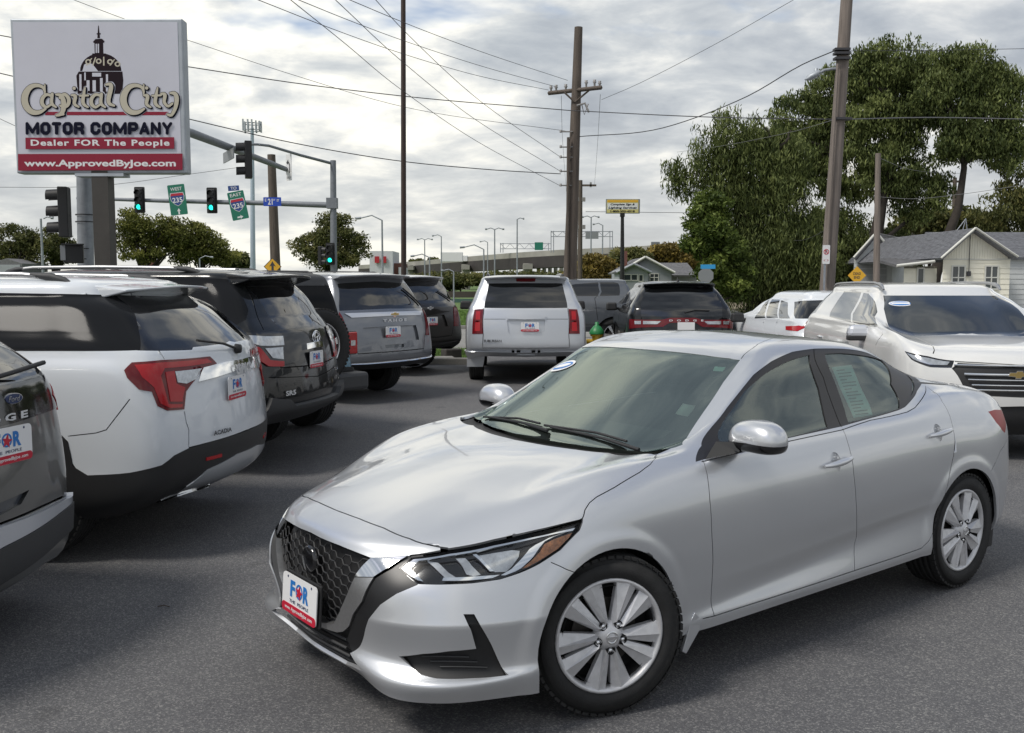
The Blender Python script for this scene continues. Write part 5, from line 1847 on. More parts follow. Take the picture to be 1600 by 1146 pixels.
# ------------------------------------------------------------------ ground
def ground_mat(name, kind):
    m = bpy.data.materials.new(name)
    m.use_nodes = True
    nt = m.node_tree
    b = nt.nodes['Principled BSDF']
    L = nt.links.new
    tc = nt.nodes.new('ShaderNodeTexCoord').outputs['Object']

    def noise(sc, det=4, rough=.6, out=0):
        n = nt.nodes.new('ShaderNodeTexNoise')
        n.inputs['Scale'].default_value = sc
        n.inputs['Detail'].default_value = det
        n.inputs['Roughness'].default_value = rough
        L(tc, n.inputs['Vector'])
        return n.outputs[out]

    def ramp(f, stops):
        r = nt.nodes.new('ShaderNodeValToRGB')
        e = r.color_ramp.elements
        while len(e) < len(stops):
            e.new(.5)
        for k, (p, c) in zip(e, stops):
            k.position = p
            k.color = (*c, 1)
        L(f, r.inputs[0])
        return r.outputs[0]

    def mix(f, a, c, mode='MIX'):
        n = nt.nodes.new('ShaderNodeMix')
        n.data_type = 'RGBA'
        n.blend_type = mode
        for i, v in ((0, f), (6, a), (7, c)):
            if isinstance(v, float):
                n.inputs[i].default_value = v
            elif isinstance(v, tuple):
                n.inputs[i].default_value = (*v, 1)
            else:
                L(v, n.inputs[i])
        return n.outputs[2]
    if kind == 'asphalt':
        v = nt.nodes.new('ShaderNodeTexVoronoi')
        v.inputs['Scale'].default_value = 150
        L(tc, v.inputs['Vector'])
        stone = nt.nodes.new('ShaderNodeSeparateColor')
        L(v.outputs['Color'], stone.inputs[0])
        base = ramp(stone.outputs[0], [(.0, (.076, .076, .080)), (.55, (.102, .102, .107)), (.82, (.142, .141, .141)), (.97, (.215, .212, .206))])
        fine = ramp(noise(260, 3, .7), [(.35, (.55, .55, .55)), (.65, (1.4, 1.4, 1.4))])
        col = mix(1.0, base, fine, 'MULTIPLY')
        patch = ramp(noise(.55, 6, .62), [(.35, (.84, .84, .86)), (.5, (1.0, 1.0, 1.0)), (.68, (1.14, 1.13, 1.10))])
        col = mix(1.0, col, patch, 'MULTIPLY')
        spot = ramp(noise(2.3, 3, .5), [(.66, (1, 1, 1)), (.74, (.78, .78, .78))])
        col = mix(1.0, col, spot, 'MULTIPLY')
        L(col, b.inputs['Base Color'])
        b.inputs['Roughness'].default_value = .86
        bp = nt.nodes.new('ShaderNodeBump')
        bp.inputs['Strength'].default_value = .55
        bp.inputs['Distance'].default_value = .004
        L(v.outputs['Distance'], bp.inputs['Height'])
        L(bp.outputs[0], b.inputs['Normal'])
    elif kind == 'concrete':
        col = mix(1.0, ramp(noise(1.2, 7, .6), [(.3, (.19, .185, .17)), (.7, (.27, .265, .245))]), ramp(noise(30, 4, .7), [(.3, (.85, .85, .85)), (.7, (1.1, 1.1, 1.1))]), 'MULTIPLY')
        L(col, b.inputs['Base Color'])
        b.inputs['Roughness'].default_value = .9
    elif kind == 'grass':
        col = mix(1.0, ramp(noise(.5, 6, .6), [(.3, (.050, .095, .020)), (.6, (.095, .155, .034)), (.75, (.15, .18, .055))]), ramp(noise(14, 5, .75), [(.3, (.55, .55, .55)), (.7, (1.5, 1.5, 1.5))]), 'MULTIPLY')
        L(col, b.inputs['Base Color'])
        b.inputs['Roughness'].default_value = 1
    else:
        col = mix(1.0, ramp(noise(.3, 6, .6), [(.3, (.16, .13, .08)), (.7, (.26, .22, .15))]), ramp(noise(4, 5, .7), [(.3, (.7, .7, .7)), (.7, (1.2, 1.2, 1.2))]), 'MULTIPLY')
        L(col, b.inputs['Base Color'])
        b.inputs['Roughness'].default_value = 1
    return m


G_ASPH = ground_mat('asphalt', 'asphalt')
G_CONC = ground_mat('concrete', 'concrete')
G_GRASS = ground_mat('lawn_grass', 'grass')
G_DIRT = ground_mat('dry_earth', 'dirt_or_sheen')


def sheet(name, pts, z, m, kind='structure', label=None):
    b = MB().use(m)
    b.add([(x, y, z) for x, y in pts], [tuple(range(len(pts)))], False)
    o = b.build(name, m)
    o['kind'] = kind
    return o


sheet('ground', [(-2500, -600), (2500, -600), (2500, 3000), (-2500, 3000)], -.03, G_GRASS)
sheet('parking_lot', [(-60, -60), (60, -60), (60, 30), (-.9, 30), (-.9, 20.6), (-60, 20.6)], -.004, G_ASPH)
sheet('street', [(-120, 24.8), (120, 24.8), (120, 36), (-120, 36)], 0.0, G_CONC)
sheet('side_street', [(8, 36), (30, 36), (52, 110), (22, 110)], .0, G_CONC)
sheet('verge', [(14, 58), (26, 58), (40, 110), (16, 110)], .006, G_DIRT)
for pts, nm in ((((-60, 20.3), (-.9, 20.3), (-.9, 20.5), (-60, 20.5)), 'kerb'), (((-120, 36), (7, 36), (7, 36.25), (-120, 36.25)), 'kerb')):
    b = MB().use(G_CONC)
    b.prism(list(pts), -.02, .13)
    b.build(nm, G_CONC, kind='structure', bevel=.02)


def blades(name, n, box, h, m, seed):
    "short grass blades: four corner triangles each"
    r = np.random.default_rng(seed)
    x = r.uniform(box[0], box[1], n)
    y = r.uniform(box[2], box[3], n)
    a = r.uniform(0, math.pi, n)
    w = .012 * (1 + r.random(n)) * (h / .06)
    hh = h * (.5 + r.random(n))
    z0 = np.zeros(n) - .01
    lx, ly = r.normal(0, h * .35, n), r.normal(0, h * .35, n)
    V = np.stack([np.stack([x - np.cos(a) * w, y - np.sin(a) * w, z0], 1), np.stack([x + np.cos(a) * w, y + np.sin(a) * w, z0], 1), np.stack([x + lx, y + ly, hh], 1)], 1).reshape(-1, 3)
    me = bpy.data.meshes.new(name)
    me.vertices.add(3 * n)
    me.vertices.foreach_set('co', V.ravel())
    me.loops.add(3 * n)
    me.loops.foreach_set('vertex_index', np.arange(3 * n))
    me.polygons.add(n)
    me.polygons.foreach_set('loop_start', np.arange(0, 3 * n, 3))
    me.update(calc_edges=True)
    me.materials.append(m)
    return tag(link(name, me), 'short green grass on the strip behind the kerb', 'grass', kind='stuff')


M_BLADE = mat('grass_blade', (.11, .19, .04), .8, noise=.5, nscale=1.5)
blades('grass', 26000, (-5, -.95, 20.55, 24.7), .06, M_BLADE, 3)
blades('lawn_grass', 22000, (-8, 1, 36.4, 60), .09, M_BLADE, 4)['label'] = 'mown green lawn beyond the street'

# stone blocks at the end of the grass strip
b = MB().use(G_CONC)
b.box((-1.55, 20.9, .06), (.55, .35, .12), .2).build('kerb_block', G_CONC, label='broken concrete block lying on the grass strip by the kerb', cat='block', bevel=.02)
MB().use(mat('dark_stone', (.06, .055, .05), .9, noise=.3)).box((-1.35, 21.3, .14), (.40, .28, .26), .5).build('stone_block', label='dark squared stone on the grass strip behind the broken block', cat='stone', bevel=.03)

# ------------------------------------------------------------------ poles, wires, signals
M_WOOD = mat('weathered_pole', (.105, .085, .07), .9, noise=.35, nscale=3, bump=.6, bscale=9, stretch=(6, 6, .35))
M_WOOD2 = mat('grey_pole', (.19, .16, .14), .9, noise=.3, nscale=3, bump=.6, bscale=9, stretch=(6, 6, .35))
M_RUSTP = mat('brown_steel', (.045, .028, .022), .6, .2, noise=.2, nscale=5)
M_GALV = mat('galvanised', (.30, .32, .35), .55, .35, noise=.15, nscale=6)
M_GALVD = mat('galvanised_dull', (.20, .215, .235), .6, .3, noise=.12, nscale=6)
M_WIRE = mat('wire_black', (.045, .045, .05), .7)
M_WIREG = mat('wire_grey', (.16, .16, .165), .6)
M_SIG = mat('signal_black', (.012, .012, .013), .5)
M_INS = mat('insulator', (.25, .24, .23), .4)
M_SGREEN = mat('sign_green', (.010, .16, .10), .45)
M_SBLUE = mat('sign_blue', (.012, .06, .42), .45)
M_SNAVY = mat('sign_navy', (.02, .06, .22), .45)
M_SRED = mat('sign_red', (.45, .02, .04), .45)
M_SYEL = mat('sign_yellow', (.72, .40, .03), .5)
M_SWHITE = mat('sign_white', (.72, .72, .72), .5)
M_SGREY = mat('sign_back', (.26, .27, .28), .5, .4)
M_ALU = mat('aluminium_skin', (.40, .43, .46), .5, .3, noise=.15, nscale=2)
M_FACE = mat('sign_face', (.56, .56, .62), .35, noise=.05, nscale=.8, coat=.3)
M_CREAM = mat('sign_cream', (.50, .46, .36), .5)
M_SIGNRED = mat('sign_face_red', (.26, .022, .045), .6, spec=.2)
M_SIGNNAV = mat('sign_face_navy', (.008, .009, .022), .8, spec=.1)
M_SIGBR = mat('sign_face_brown', (.022, .014, .018), .8, spec=.1)
M_GLOW = mat('green_signal_light', (.02, .95, .70), .4, emit=1.6)


def pole(name, base, top, r0, r1, m, label, cat='pole', group=None, n=14, seg=7):
    base, top = Vector(base), Vector(top)
    b = MB().use(m)
    pts = [base.lerp(top, k / seg) for k in range(seg + 1)]
    b.tube(pts, [r0 + (r1 - r0) * k / seg for k in range(seg + 1)], n)
    o = empty(name, base, 0, label, cat, group)
    q = b.build('shaft', m, o)
    q.location = -base
    return o


def sub(o, mb, name, m=None):
    q = mb.build(name, m, o)
    q.location = -Vector(o.location)
    return q


def wire(pts, label, m=None, r=.012, sub_=6):
    P = [at(*p) for p in pts]
    # smooth hanging line through the sighted points
    t = np.array([0] + list(np.cumsum([(P[i + 1] - P[i]).length for i in range(len(P) - 1)])))
    A = np.array([tuple(p) for p in P])
    T_ = np.linspace(0, t[-1], sub_ * (len(P) - 1) + 1)
    Q = spline(A, t, T_) if len(P) > 2 else A[0] + (A[1] - A[0]) * (T_ / t[-1])[:, None]
    b = MB().use(m or M_WIRE).tube([Vector(q) for q in Q], r, 5, cap=False)
    return b.build('overhead_wire', m or M_WIRE, label=label, cat='wire', group='overhead wires')


DA, DB = 30.0, 22.0
g = at(890, 443, DA)
# the tall wooden pole with a cross-arm
pA = pole('utility_pole', (g.x - .05, DA, -.1), tuple(at(904, 43, DA)), .235, .125, M_WOOD, 'tall leaning wooden utility pole with a cross-arm and insulators', 'utility pole')
b = MB().use(M_WOOD)
ca, cb = at(857, 146, DA + .5), at(940, 137, DA - .6)
b.tube([ca, cb], .065, 4)
sub(pA, b, 'cross_arm', M_WOOD)
for u_, v_ in ((881, 143), (921, 140)):
    b = MB().use(M_WOOD).tube([at(u_, v_ + 1, DA - .15), at(898, 160, DA - .15)], .03, 5)
    sub(pA, b, 'brace', M_WOOD)
for k, (u_, v_) in enumerate(((861, 138), (869, 137), (884, 136), (916, 130), (929, 129), (937, 131))):
    b = MB().use(M_INS)
    p = at(u_, v_ + 4, DA - (u_ - 898) / 83 * 1.1)
    b.lathe([(.001, .16), (.05, .15), (.035, .11), (.06, .09), (.03, .04), (.03, -.06)], 8, Matrix.Translation(p))
    sub(pA, b, 'insulator', M_INS)
b = MB().use(M_INS)
p = at(914, 168, DA - .3)
b.tube([p + Vector((-.25, 0, .05)), p + Vector((0, 0, .12)), p + Vector((.12, 0, -.15))], .035, 6)
b.tube([p + Vector((-.1, 0, .1)), p + Vector((-.02, 0, -.22)), p + Vector((.1, 0, .1))], .02, 6)
sub(pA, b, 'fuse_cutout', M_INS)
for yy in (206, 230, 246, 268, 290):
    b = MB().use(M_INS)
    b.tube([at(895, yy, DA - .15), at(876, yy, DA - .15)], .022, 5)
    b.lathe([(.001, .06), (.035, .05), (.035, -.03)], 8, Matrix.Translation(at(876, yy, DA - .15)))
    sub(pA, b, 'side_bracket', M_INS)
b = MB().use(M_WOOD).tube([at(886, 440, DA - .25), at(888, 215, DA - .22)], .05, 6)
sub(pA, b, 'conduit', M_WOOD)

p2 = at(906, 443, 62)
pC = pole('utility_pole', (p2.x, 62, -.1), tuple(at(907, 282, 62)), .17, .13, M_WOOD, 'slim wooden utility pole just right of the tall leaning one', 'utility pole')
sub(pC, MB().use(M_WOOD).box(at(917, 290, 62), (1.2, .12, .12)), 'cross_arm', M_WOOD)
for u_ in (897, 905, 923):
    sub(pC, MB().use(M_INS).box(at(u_, 289, 62), (.12, .12, .3)), 'insulator', M_INS)
for z_ in (312, 355):
    sub(pC, MB().use(M_INS).box(at(906, z_, 62), (.7, .2, .25)), 'equipment_box', M_INS)

# right-hand tall pole with a lamp
base = at(1296, 443, DB)
pB = pole('utility_pole', (base.x - .12, DB, -.1), tuple(at(1327, -60, DB)), .175, .125, M_WOOD2, 'thick wooden utility pole with a street lamp arm in front of the big trees', 'utility pole')
b = MB().use(M_GALV).tube([at(1312, 108, DB), at(1300, 108, DB), at(1288, 110, DB), at(1278, 116, DB)], .032, 7)
sub(pB, b, 'lamp_arm', M_GALV)
b = MB().use(M_ALU)
p, q = at(1281, 113, DB), at(1258, 125, DB)
b.tube([p, p.lerp(q, .25), p.lerp(q, .7), q], [.07, .13, .12, .03], 10, flat=.6)
sub(pB, b, 'lamp_head', M_ALU)
sub(pB, MB().use(M_ALU).lathe([(.001, .09), (.05, .08), (.05, 0)], 8, Matrix.Translation(at(1275, 113, DB))), 'photocell', M_ALU)
for yy in (78, 84, 92, 186):
    b = MB().use(M_WIRE).box(at(1315 + (yy - 78) * .02, yy, DB - .12), (.34, .2, .05))
    sub(pB, b, 'bracket', M_WIRE)
b = MB().use(M_WOOD2).tube([at(1290, 443, DB - .2), at(1309, 100, DB - .2)], .03, 6)
sub(pB, b, 'conduit', M_WOOD2)
q = at(1293, 398, DB - .35)
o = empty('parking_sign', (q.x - .03, q.y, 0), 0, 'small white no-parking sign with a red ring on the thick wooden pole', 'sign')
b = MB().use(M_SWHITE).prism(rrect(.165, .42, .02), 0, .006, T(rx=math.pi / 2))
b.use(M_SRED).lathe([(.062, .007), (.062, .009), (.045, .009), (.045, .007)], 20, T((0, 0, .06), rx=math.pi / 2), False)
b.use(M_SRED).box((0, -.009, .06), (.10, .002, .016), M=Matrix.Rotation(R(45), 3, 'Y'))
put_text(b, M_WIRE, 'P', T((0, -.0075, .06)), height=.07, bold=.03)
put_text(b, M_SRED, '< >', T((0, -.0075, -.13)), height=.05, width=.11)
k = b.build('sign_panel', None, o)
k.location = (0, 0, q.z)
k = MB().use(M_GALV).box((-.02, .02, q.z / 2), (.04, .03, q.z + .4)).build('post', M_GALV, o)

p = at(1371, 443, 32)
pD = pole('utility_pole', (p.x, 32, -.1), tuple(at(1372, 240, 32)), .12, .085, M_WOOD2, 'short thin service pole in front of the pale garage', 'utility pole')
p = at(1491, 370, 75)
pE = pole('utility_pole', (p.x, 75, -.1), tuple(at(1492, 278, 75)), .2, .15, M_WOOD, 'distant wooden pole above the cream house roof', 'utility pole')
sub(pE, MB().use(M_WOOD).box(at(1490, 284, 75), (1.2, .15, .15)), 'cross_arm', M_WOOD)
p = at(427, 443, 42)
pF = pole('utility_pole', (p.x + .15, 42, -.1), tuple(at(424, 242, 42)), .24, .17, M_WOOD, 'thick cut-off wooden pole behind the blue street sign', 'utility pole')
p = at(630, 443, 26)
pG = pole('light_pole', (p.x, 26, -.1), tuple(at(630, -50, 26)), .075, .062, M_RUSTP, 'tall thin dark brown steel pole rising out of the picture', 'pole', n=4)

wires = [
    ([(403, 0, 16), (510, 42, 19), (625, 83, 22.5), (740, 117, 26), (857, 141, 30.4)], 'wire to the left end of the cross-arm, lowest of the upper three'),
    ([(466, 0, 16), (545, 32, 19), (625, 62, 22), (750, 103, 26), (869, 136, 30.3)], 'middle one of the three upper wires meeting the cross-arm'),
    ([(546, 0, 17), (632, 36, 20), (760, 84, 25), (887, 126, 30)], 'highest of the wires that meet the cross-arm from the left'),
    ([(454, 0, 15), (540, 69, 19), (625, 139, 23), (750, 224, 27), (876, 291, 30)], 'steepest wire, ending lowest on the tall leaning pole'),
    ([(524, 0, 16), (629, 97, 21), (750, 192, 26), (876, 268, 30)], 'steep wire in the middle, ending at the second lowest bracket'),
    ([(587, 0, 17), (632, 49, 20), (750, 158, 25), (876, 246, 30)], 'steep wire passing behind the brown pole near the top edge'),
    ([(-20, 52, 24), (160, 84, 24), (296, 105, 25), (460, 130, 26), (625, 150, 27), (890, 173, 29.6)], 'thick cable from behind the dealer sign to the tall leaning pole'),
    ([(890, 173, 29.6), (1100, 183, 26), (1312, 187, 22)], 'cable between the two tall wooden poles'),
    ([(1312, 187, 22), (1450, 184, 24), (1620, 187, 26)], 'grey cable running right across the big trees'),
    ([(115, 0, 23), (200, 32, 23.5), (296, 64, 24), (460, 118, 26), (625, 166, 28), (890, 206, 30)], 'thin wire from above the dealer sign to the leaning pole'),
    ([(-20, 110, 24), (140, 148, 24), (298, 187, 25), (460, 224, 26), (625, 252, 27), (760, 265, 28), (876, 272, 30)], 'cable passing over the traffic signals below the dealer sign corner'),
    ([(1240, 0, 26), (1120, 68, 28), (1000, 130, 30), (940, 156, 32)], 'faint wire rising to the top edge right of the leaning pole'),
    ([(1308, 78, 22), (1260, 98, 23), (1165, 152, 25), (1040, 199, 27), (903, 214, 30)], 'dark cable sagging from the lamp pole to the leaning pole'),
    ([(1320, 80, 22), (1460, 79, 24), (1620, 76, 26)], 'dark wire at the top of the big trees running right'),
    ([(1308, 186, 22), (1230, 208, 30), (1130, 228, 38), (1058, 238, 46)], 'pale wire crossing the left side of the big trees'),
    ([(1374, 247, 32), (1410, 262, 38), (1460, 270, 48), (1512, 272, 60)], 'short pale wire from the top of the thin service pole'),
    ([(1374, 308, 32), (1430, 311, 30), (1500, 304, 28), (1620, 286, 25)], 'pale service wire in front of the leaning tree trunk'),
    ([(1310, 350, 23), (1250, 376, 40), (1240, 376, 44)], 'faint wire sagging left from the lamp pole'),
    ([(-20, 293, 60), (150, 291, 62), (300, 272, 64), (372, 262, 66)], 'thin distant wire behind the sign posts'),
    ([(0, 186, 50), (30, 200, 50)], 'short wire end at the left edge beside the dealer sign'),
    ([(877, 150, 30), (879, 220, 45), (885, 300, 62)], 'drop wire from the left end of the cross-arm'),
    ([(938, 148, 29.4), (934, 220, 45), (929, 288, 62)], 'drop wire from the right end of the cross-arm'),
    ([(915, 331, 120), (1000, 332, 120), (1090, 333, 120)], 'distant wire level with the yellow sign'),
]
for k, (pts, lab) in enumerate(wires):
    far = pts[0][2] > 40
    grey = 'pale' in lab or 'grey' in lab
    rr = .013 if ('thick' in lab or 'cable' in lab) else .007
    wire(pts, lab, M_WIREG if grey else M_WIRE, .03 if pts[0][2] > 100 else (.014 if far else rr))


# ---- traffic signals
def signal_head(name, loc, rz, label, lit=None, s=1.0, parent=None):
    o = empty(name, loc, rz, label, 'traffic light', 'traffic lights')
    b = MB().use(M_SIG).box((0, 0, 0), (.34 * s, .20 * s, 1.05 * s))
    b.build('housing', M_SIG, o, bevel=.02)
    MB().use(M_SIG).prism(rrect(.50 * s, 1.22 * s, .05 * s), -.01, .01, T((0, .02, 0), rx=math.pi / 2)).build('backplate', M_SIG, o) if lit is not None else None
    for k, z in enumerate((.34, 0, -.34)):
        g = MB().use(M_SIG)
        n = 12
        vs, fs = [], []
        for q in range(n + 1):
            a = R(-30 + 240 * q / n)
            for yy in (-.10, -.34):
                vs.append((.145 * s * math.cos(a), yy * s, z * s + .145 * s * math.sin(a) - (.02 if yy < -.2 else 0)))
        for q in range(n):
            fs.append((2 * q, 2 * q + 1, 2 * q + 3, 2 * q + 2))
        g.add(vs, fs, True)
        g.build('visor', M_SIG, o)
        on = lit is not None and k == 2
        mm = M_GLOW if on else mat('dark_signal_lens', (.03, .03, .03), .3)
        MB().use(mm).lathe([(.001, 0), (.12 * s, 0)], 16, T((0, -.115 * s, z * s), rx=math.pi / 2), False).build('lens', mm, o)
    return o


DM = 39.0
mx = at(521, 443, DM)
o = pole('signal_mast', (mx.x, DM, -.1), tuple(at(520.5, 251, DM)), .15, .115, M_GALVD, 'grey traffic mast with a long level arm pointing left', 'traffic mast')
b = MB().use(M_GALVD).tube([at(517, 321, DM), at(425, 318, DM), at(250, 314, DM), at(120, 310, DM)], [.12, .10, .08, .06], 12)
sub(o, b, 'mast_arm', M_GALVD)
b = MB().use(M_GALVD).tube([at(516, 255, DM), at(470, 243, DM - 2), at(420, 228, DM - 3.5), at(402, 226, DM - 4), at(380, 226, DM - 4.5)], [.06, .055, .05, .045, .04], 8)
sub(o, b, 'lamp_arm', M_GALVD)
sub(o, MB().use(M_GALVD).box(at(519, 318, DM), (.42, .34, .42)), 'clamp', M_GALVD)
signal_head('traffic_light', at(218, 312.5, DM - .2), 0, 'green traffic light hanging on the level arm beside the west sign', 1, .84)
signal_head('traffic_light', at(331, 313.5, DM - .2), 0, 'green traffic light hanging on the level arm beside the east sign', 1, .84)
signal_head('traffic_light', at(516, 397, DM - .3), 0, 'green traffic light low on the right-hand mast', 1, .72)
signal_head('traffic_light', at(501, 400, DM - .1), R(75), 'dark traffic light turned aside low on the right-hand mast', None, .72)


def road_sign(loc, w, h, m, label, draw, rz=0, tilt=0, name='road_sign', t=.012, cat='sign', back=False):
    o = empty(name, loc, rz, label, cat)
    b = MB().use(m).prism(rrect(w, h, min(w, h) * .06), 0, t, T(ry=tilt, rx=0) @ T(rx=math.pi / 2))
    draw(b, lambda x, y, l=t + .004: T(ry=tilt) @ T((x, -l, y)))
    b.build('sign_panel', None, o)
    return o


def interstate(word, arrow):
    def f(b, z):
        put_text(b, M_SWHITE, word, z(0, .43), height=.13, bold=.01, width=.46)
        shield = [(-.24, .22), (.24, .22), (.27, .10), (.24, -.06), (.12, -.20), (0, -.27), (-.12, -.20), (-.24, -.06), (-.27, .10)]
        b.use(M_SWHITE).prism([(x * 1.08, y * 1.08) for x, y in shield], .010, .015, z(0, .04, 0) @ T(rx=math.pi / 2))
        b.use(M_SNAVY).prism(shield, .010, .018, z(0, .04, 0) @ T(rx=math.pi / 2))
        b.use(M_SRED).prism([(-.235, .215), (.235, .215), (.262, .12), (-.262, .12)], .010, .0205, z(0, .04, 0) @ T(rx=math.pi / 2))
        put_text(b, M_SWHITE, '235', z(0, -.01, .022), height=.20, bold=.02, width=.40)
        a = [(-.03, -.12), (.03, -.12), (.03, .02), (.08, .0), (0, .12), (-.08, 0), (-.03, .02)]
        Mx = z(0, -.46, 0) @ (T(ry=0) if arrow == 'up' else T(ry=math.pi / 2)) @ T(rx=math.pi / 2)
        b.use(M_SWHITE).prism(a, .010, .016, Mx)
    return f


road_sign(at(277.5, 312.5, DM - .35), .68, 1.20, M_SGREEN, 'green sign for interstate 235 west with an arrow pointing up', interstate('WEST', 'up'), tilt=R(-6))
road_sign(at(372, 321.5, DM - .35), .66, 1.12, M_SGREEN, 'green sign for interstate 235 east with an arrow pointing right', interstate('EAST', 'right'), tilt=R(-11))
road_sign(at(365, 294.5, DM - .35), .44, .20, M_SNAVY, 'small blue plate lettered TO above the east sign', lambda b, z: put_text(b, M_SWHITE, 'TO', z(0, 0), height=.12, width=.24, bold=.01), tilt=R(-4))


def e21(b, z):
    b.use(M_SWHITE).prism(rrect(.69, .33, .02), -.004, .010, z(0, 0, 0) @ T((0, 0, -.001), rx=math.pi / 2))
    put_text(b, M_SWHITE, 'E', z(-.26, .06), height=.11, bold=.02, width=.06)
    put_text(b, M_SWHITE, '21', z(-.08, 0), height=.24, bold=.03, width=.19)
    put_text(b, M_SWHITE, 'ST', z(.085, .07), height=.07, bold=.02, width=.08)
    put_text(b, M_SWHITE, 'ST', z(.23, .05), height=.10, bold=.02, width=.10)


road_sign(at(425.5, 315.5, DM - .3), .71, .35, M_SBLUE, 'blue street name sign reading E 21st St on the mast arm', e21)

# the nearer mast at the sign posts, its arm running away from us
p = at(132, 443, 21.6)
o = pole('signal_mast', (p.x, 21.6, -.1), tuple(at(131, 225, 21.6)), .185, .165, M_GALV, 'thick grey traffic mast standing left of the dark sign post', 'traffic mast')
b = MB().use(M_GALVD).tube([at(131, 165, 21.6) if False else Vector((p.x, 21.6, 5.6)), at(298, 208, 27.5), at(372, 236, 31.5), at(450, 266, 37)], [.13, .125, .115, .09], 12)
sub(o, b, 'mast_arm', M_GALVD)
for yy in (336, 347, 389, 405):
    sub(o, MB().use(M_WIRE).lathe([(.192, -.012), (.192, .012)], 18, Matrix.Translation(at(132, yy, 21.6))), 'strap', M_WIRE)
signal_head('traffic_light', at(101, 332, 20.9), R(-78), 'black traffic light seen from its side on the thick grey mast', None, 1.02)
o = empty('crossing_signal', at(115, 397, 20.9), R(20), 'black pedestrian crossing signal box low on the thick grey mast', 'crossing signal')
MB().use(M_SIG).box((0, 0, 0), (.40, .26, .40)).build('housing', M_SIG, o, bevel=.02)
MB().use(M_SGREY).box((-.20, 0, .02), (.10, .28, .32)).build('side_panel', M_SGREY, o)
MB().use(M_SIG).box((0, -.16, .20), (.44, .10, .03)).build('visor', M_SIG, o)
signal_head('traffic_light', at(388, 250, 30.8), R(-72), 'black traffic light seen from its side under the angled arm', None, 1.1)
q = at(357, 241, 30.4)
o = empty('road_sign', q, R(-62), 'long dark street sign seen edge-on under the angled arm', 'sign')
MB().use(M_SGREY).box((0, 0, -.05), (1.5, .03, .32)).build('sign_panel', M_SGREY, o)


def turn_left(b, z):
    b.use(M_WIRE)
    b.add([z(0, 0) @ Vector(p) for p in [(.05, 0, -.22), (.11, 0, -.22), (.11, 0, .10), (.05, 0, .10)]], [(0, 1, 2, 3)])
    b.add([z(0, 0, .0185) @ Vector(p) for p in [(.11, 0, .10), (.02, 0, .22), (-.06, 0, .22), (.05, 0, .10)]], [(0, 1, 2, 3)])
    b.add([z(0, 0, .021) @ Vector(p) for p in [(-.02, 0, .30), (-.16, 0, .18), (-.02, 0, .10)]], [(0, 2, 1)])
    put_text(b, M_WIRE, 'ONLY', z(0, -.38), height=.09, width=.30)


road_sign(at(451.5, 262, 36.6), .42, .98, M_SWHITE, 'white left-turn-only sign at the tip of the angled arm', turn_left, rz=R(-48))
q = at(426, 417, 30)


def side_road(b, z):
    b.use(M_WIRE).prism([(-.03, -.24), (.03, -.24), (.03, .10), (.10, .06), (0, .24), (-.10, .06), (-.03, .10)], .010, .017, z(0, 0, 0) @ T(rx=math.pi / 2))


o = empty('warning_sign', (q.x, 30, 0), 0, 'yellow diamond arrow sign peeping over the black roof', 'sign')
b = MB().use(M_WIRE).prism([(0, .28), (.28, 0), (0, -.28), (-.28, 0)], 0, .008, T((0, 0, q.z), rx=math.pi / 2))
b.use(M_SYEL).prism([(0, .25), (.25, 0), (0, -.25), (-.25, 0)], 0, .013, T((0, 0, q.z), rx=math.pi / 2))
b.use(M_WIRE).prism([(-.035, -.18), (.035, -.18), (.035, .04), (.10, .0), (0, .17), (-.10, .0), (-.035, .04)], 0, .017, T((0, 0, q.z), rx=math.pi / 2))
b.build('sign_panel', None, o)
MB().use(M_GALV).box((0, .02, q.z / 2 - .1), (.05, .03, q.z)).build('post', M_GALV, o)

# ------------------------------------------------------------------ the dealer's big sign
DS = 20.0


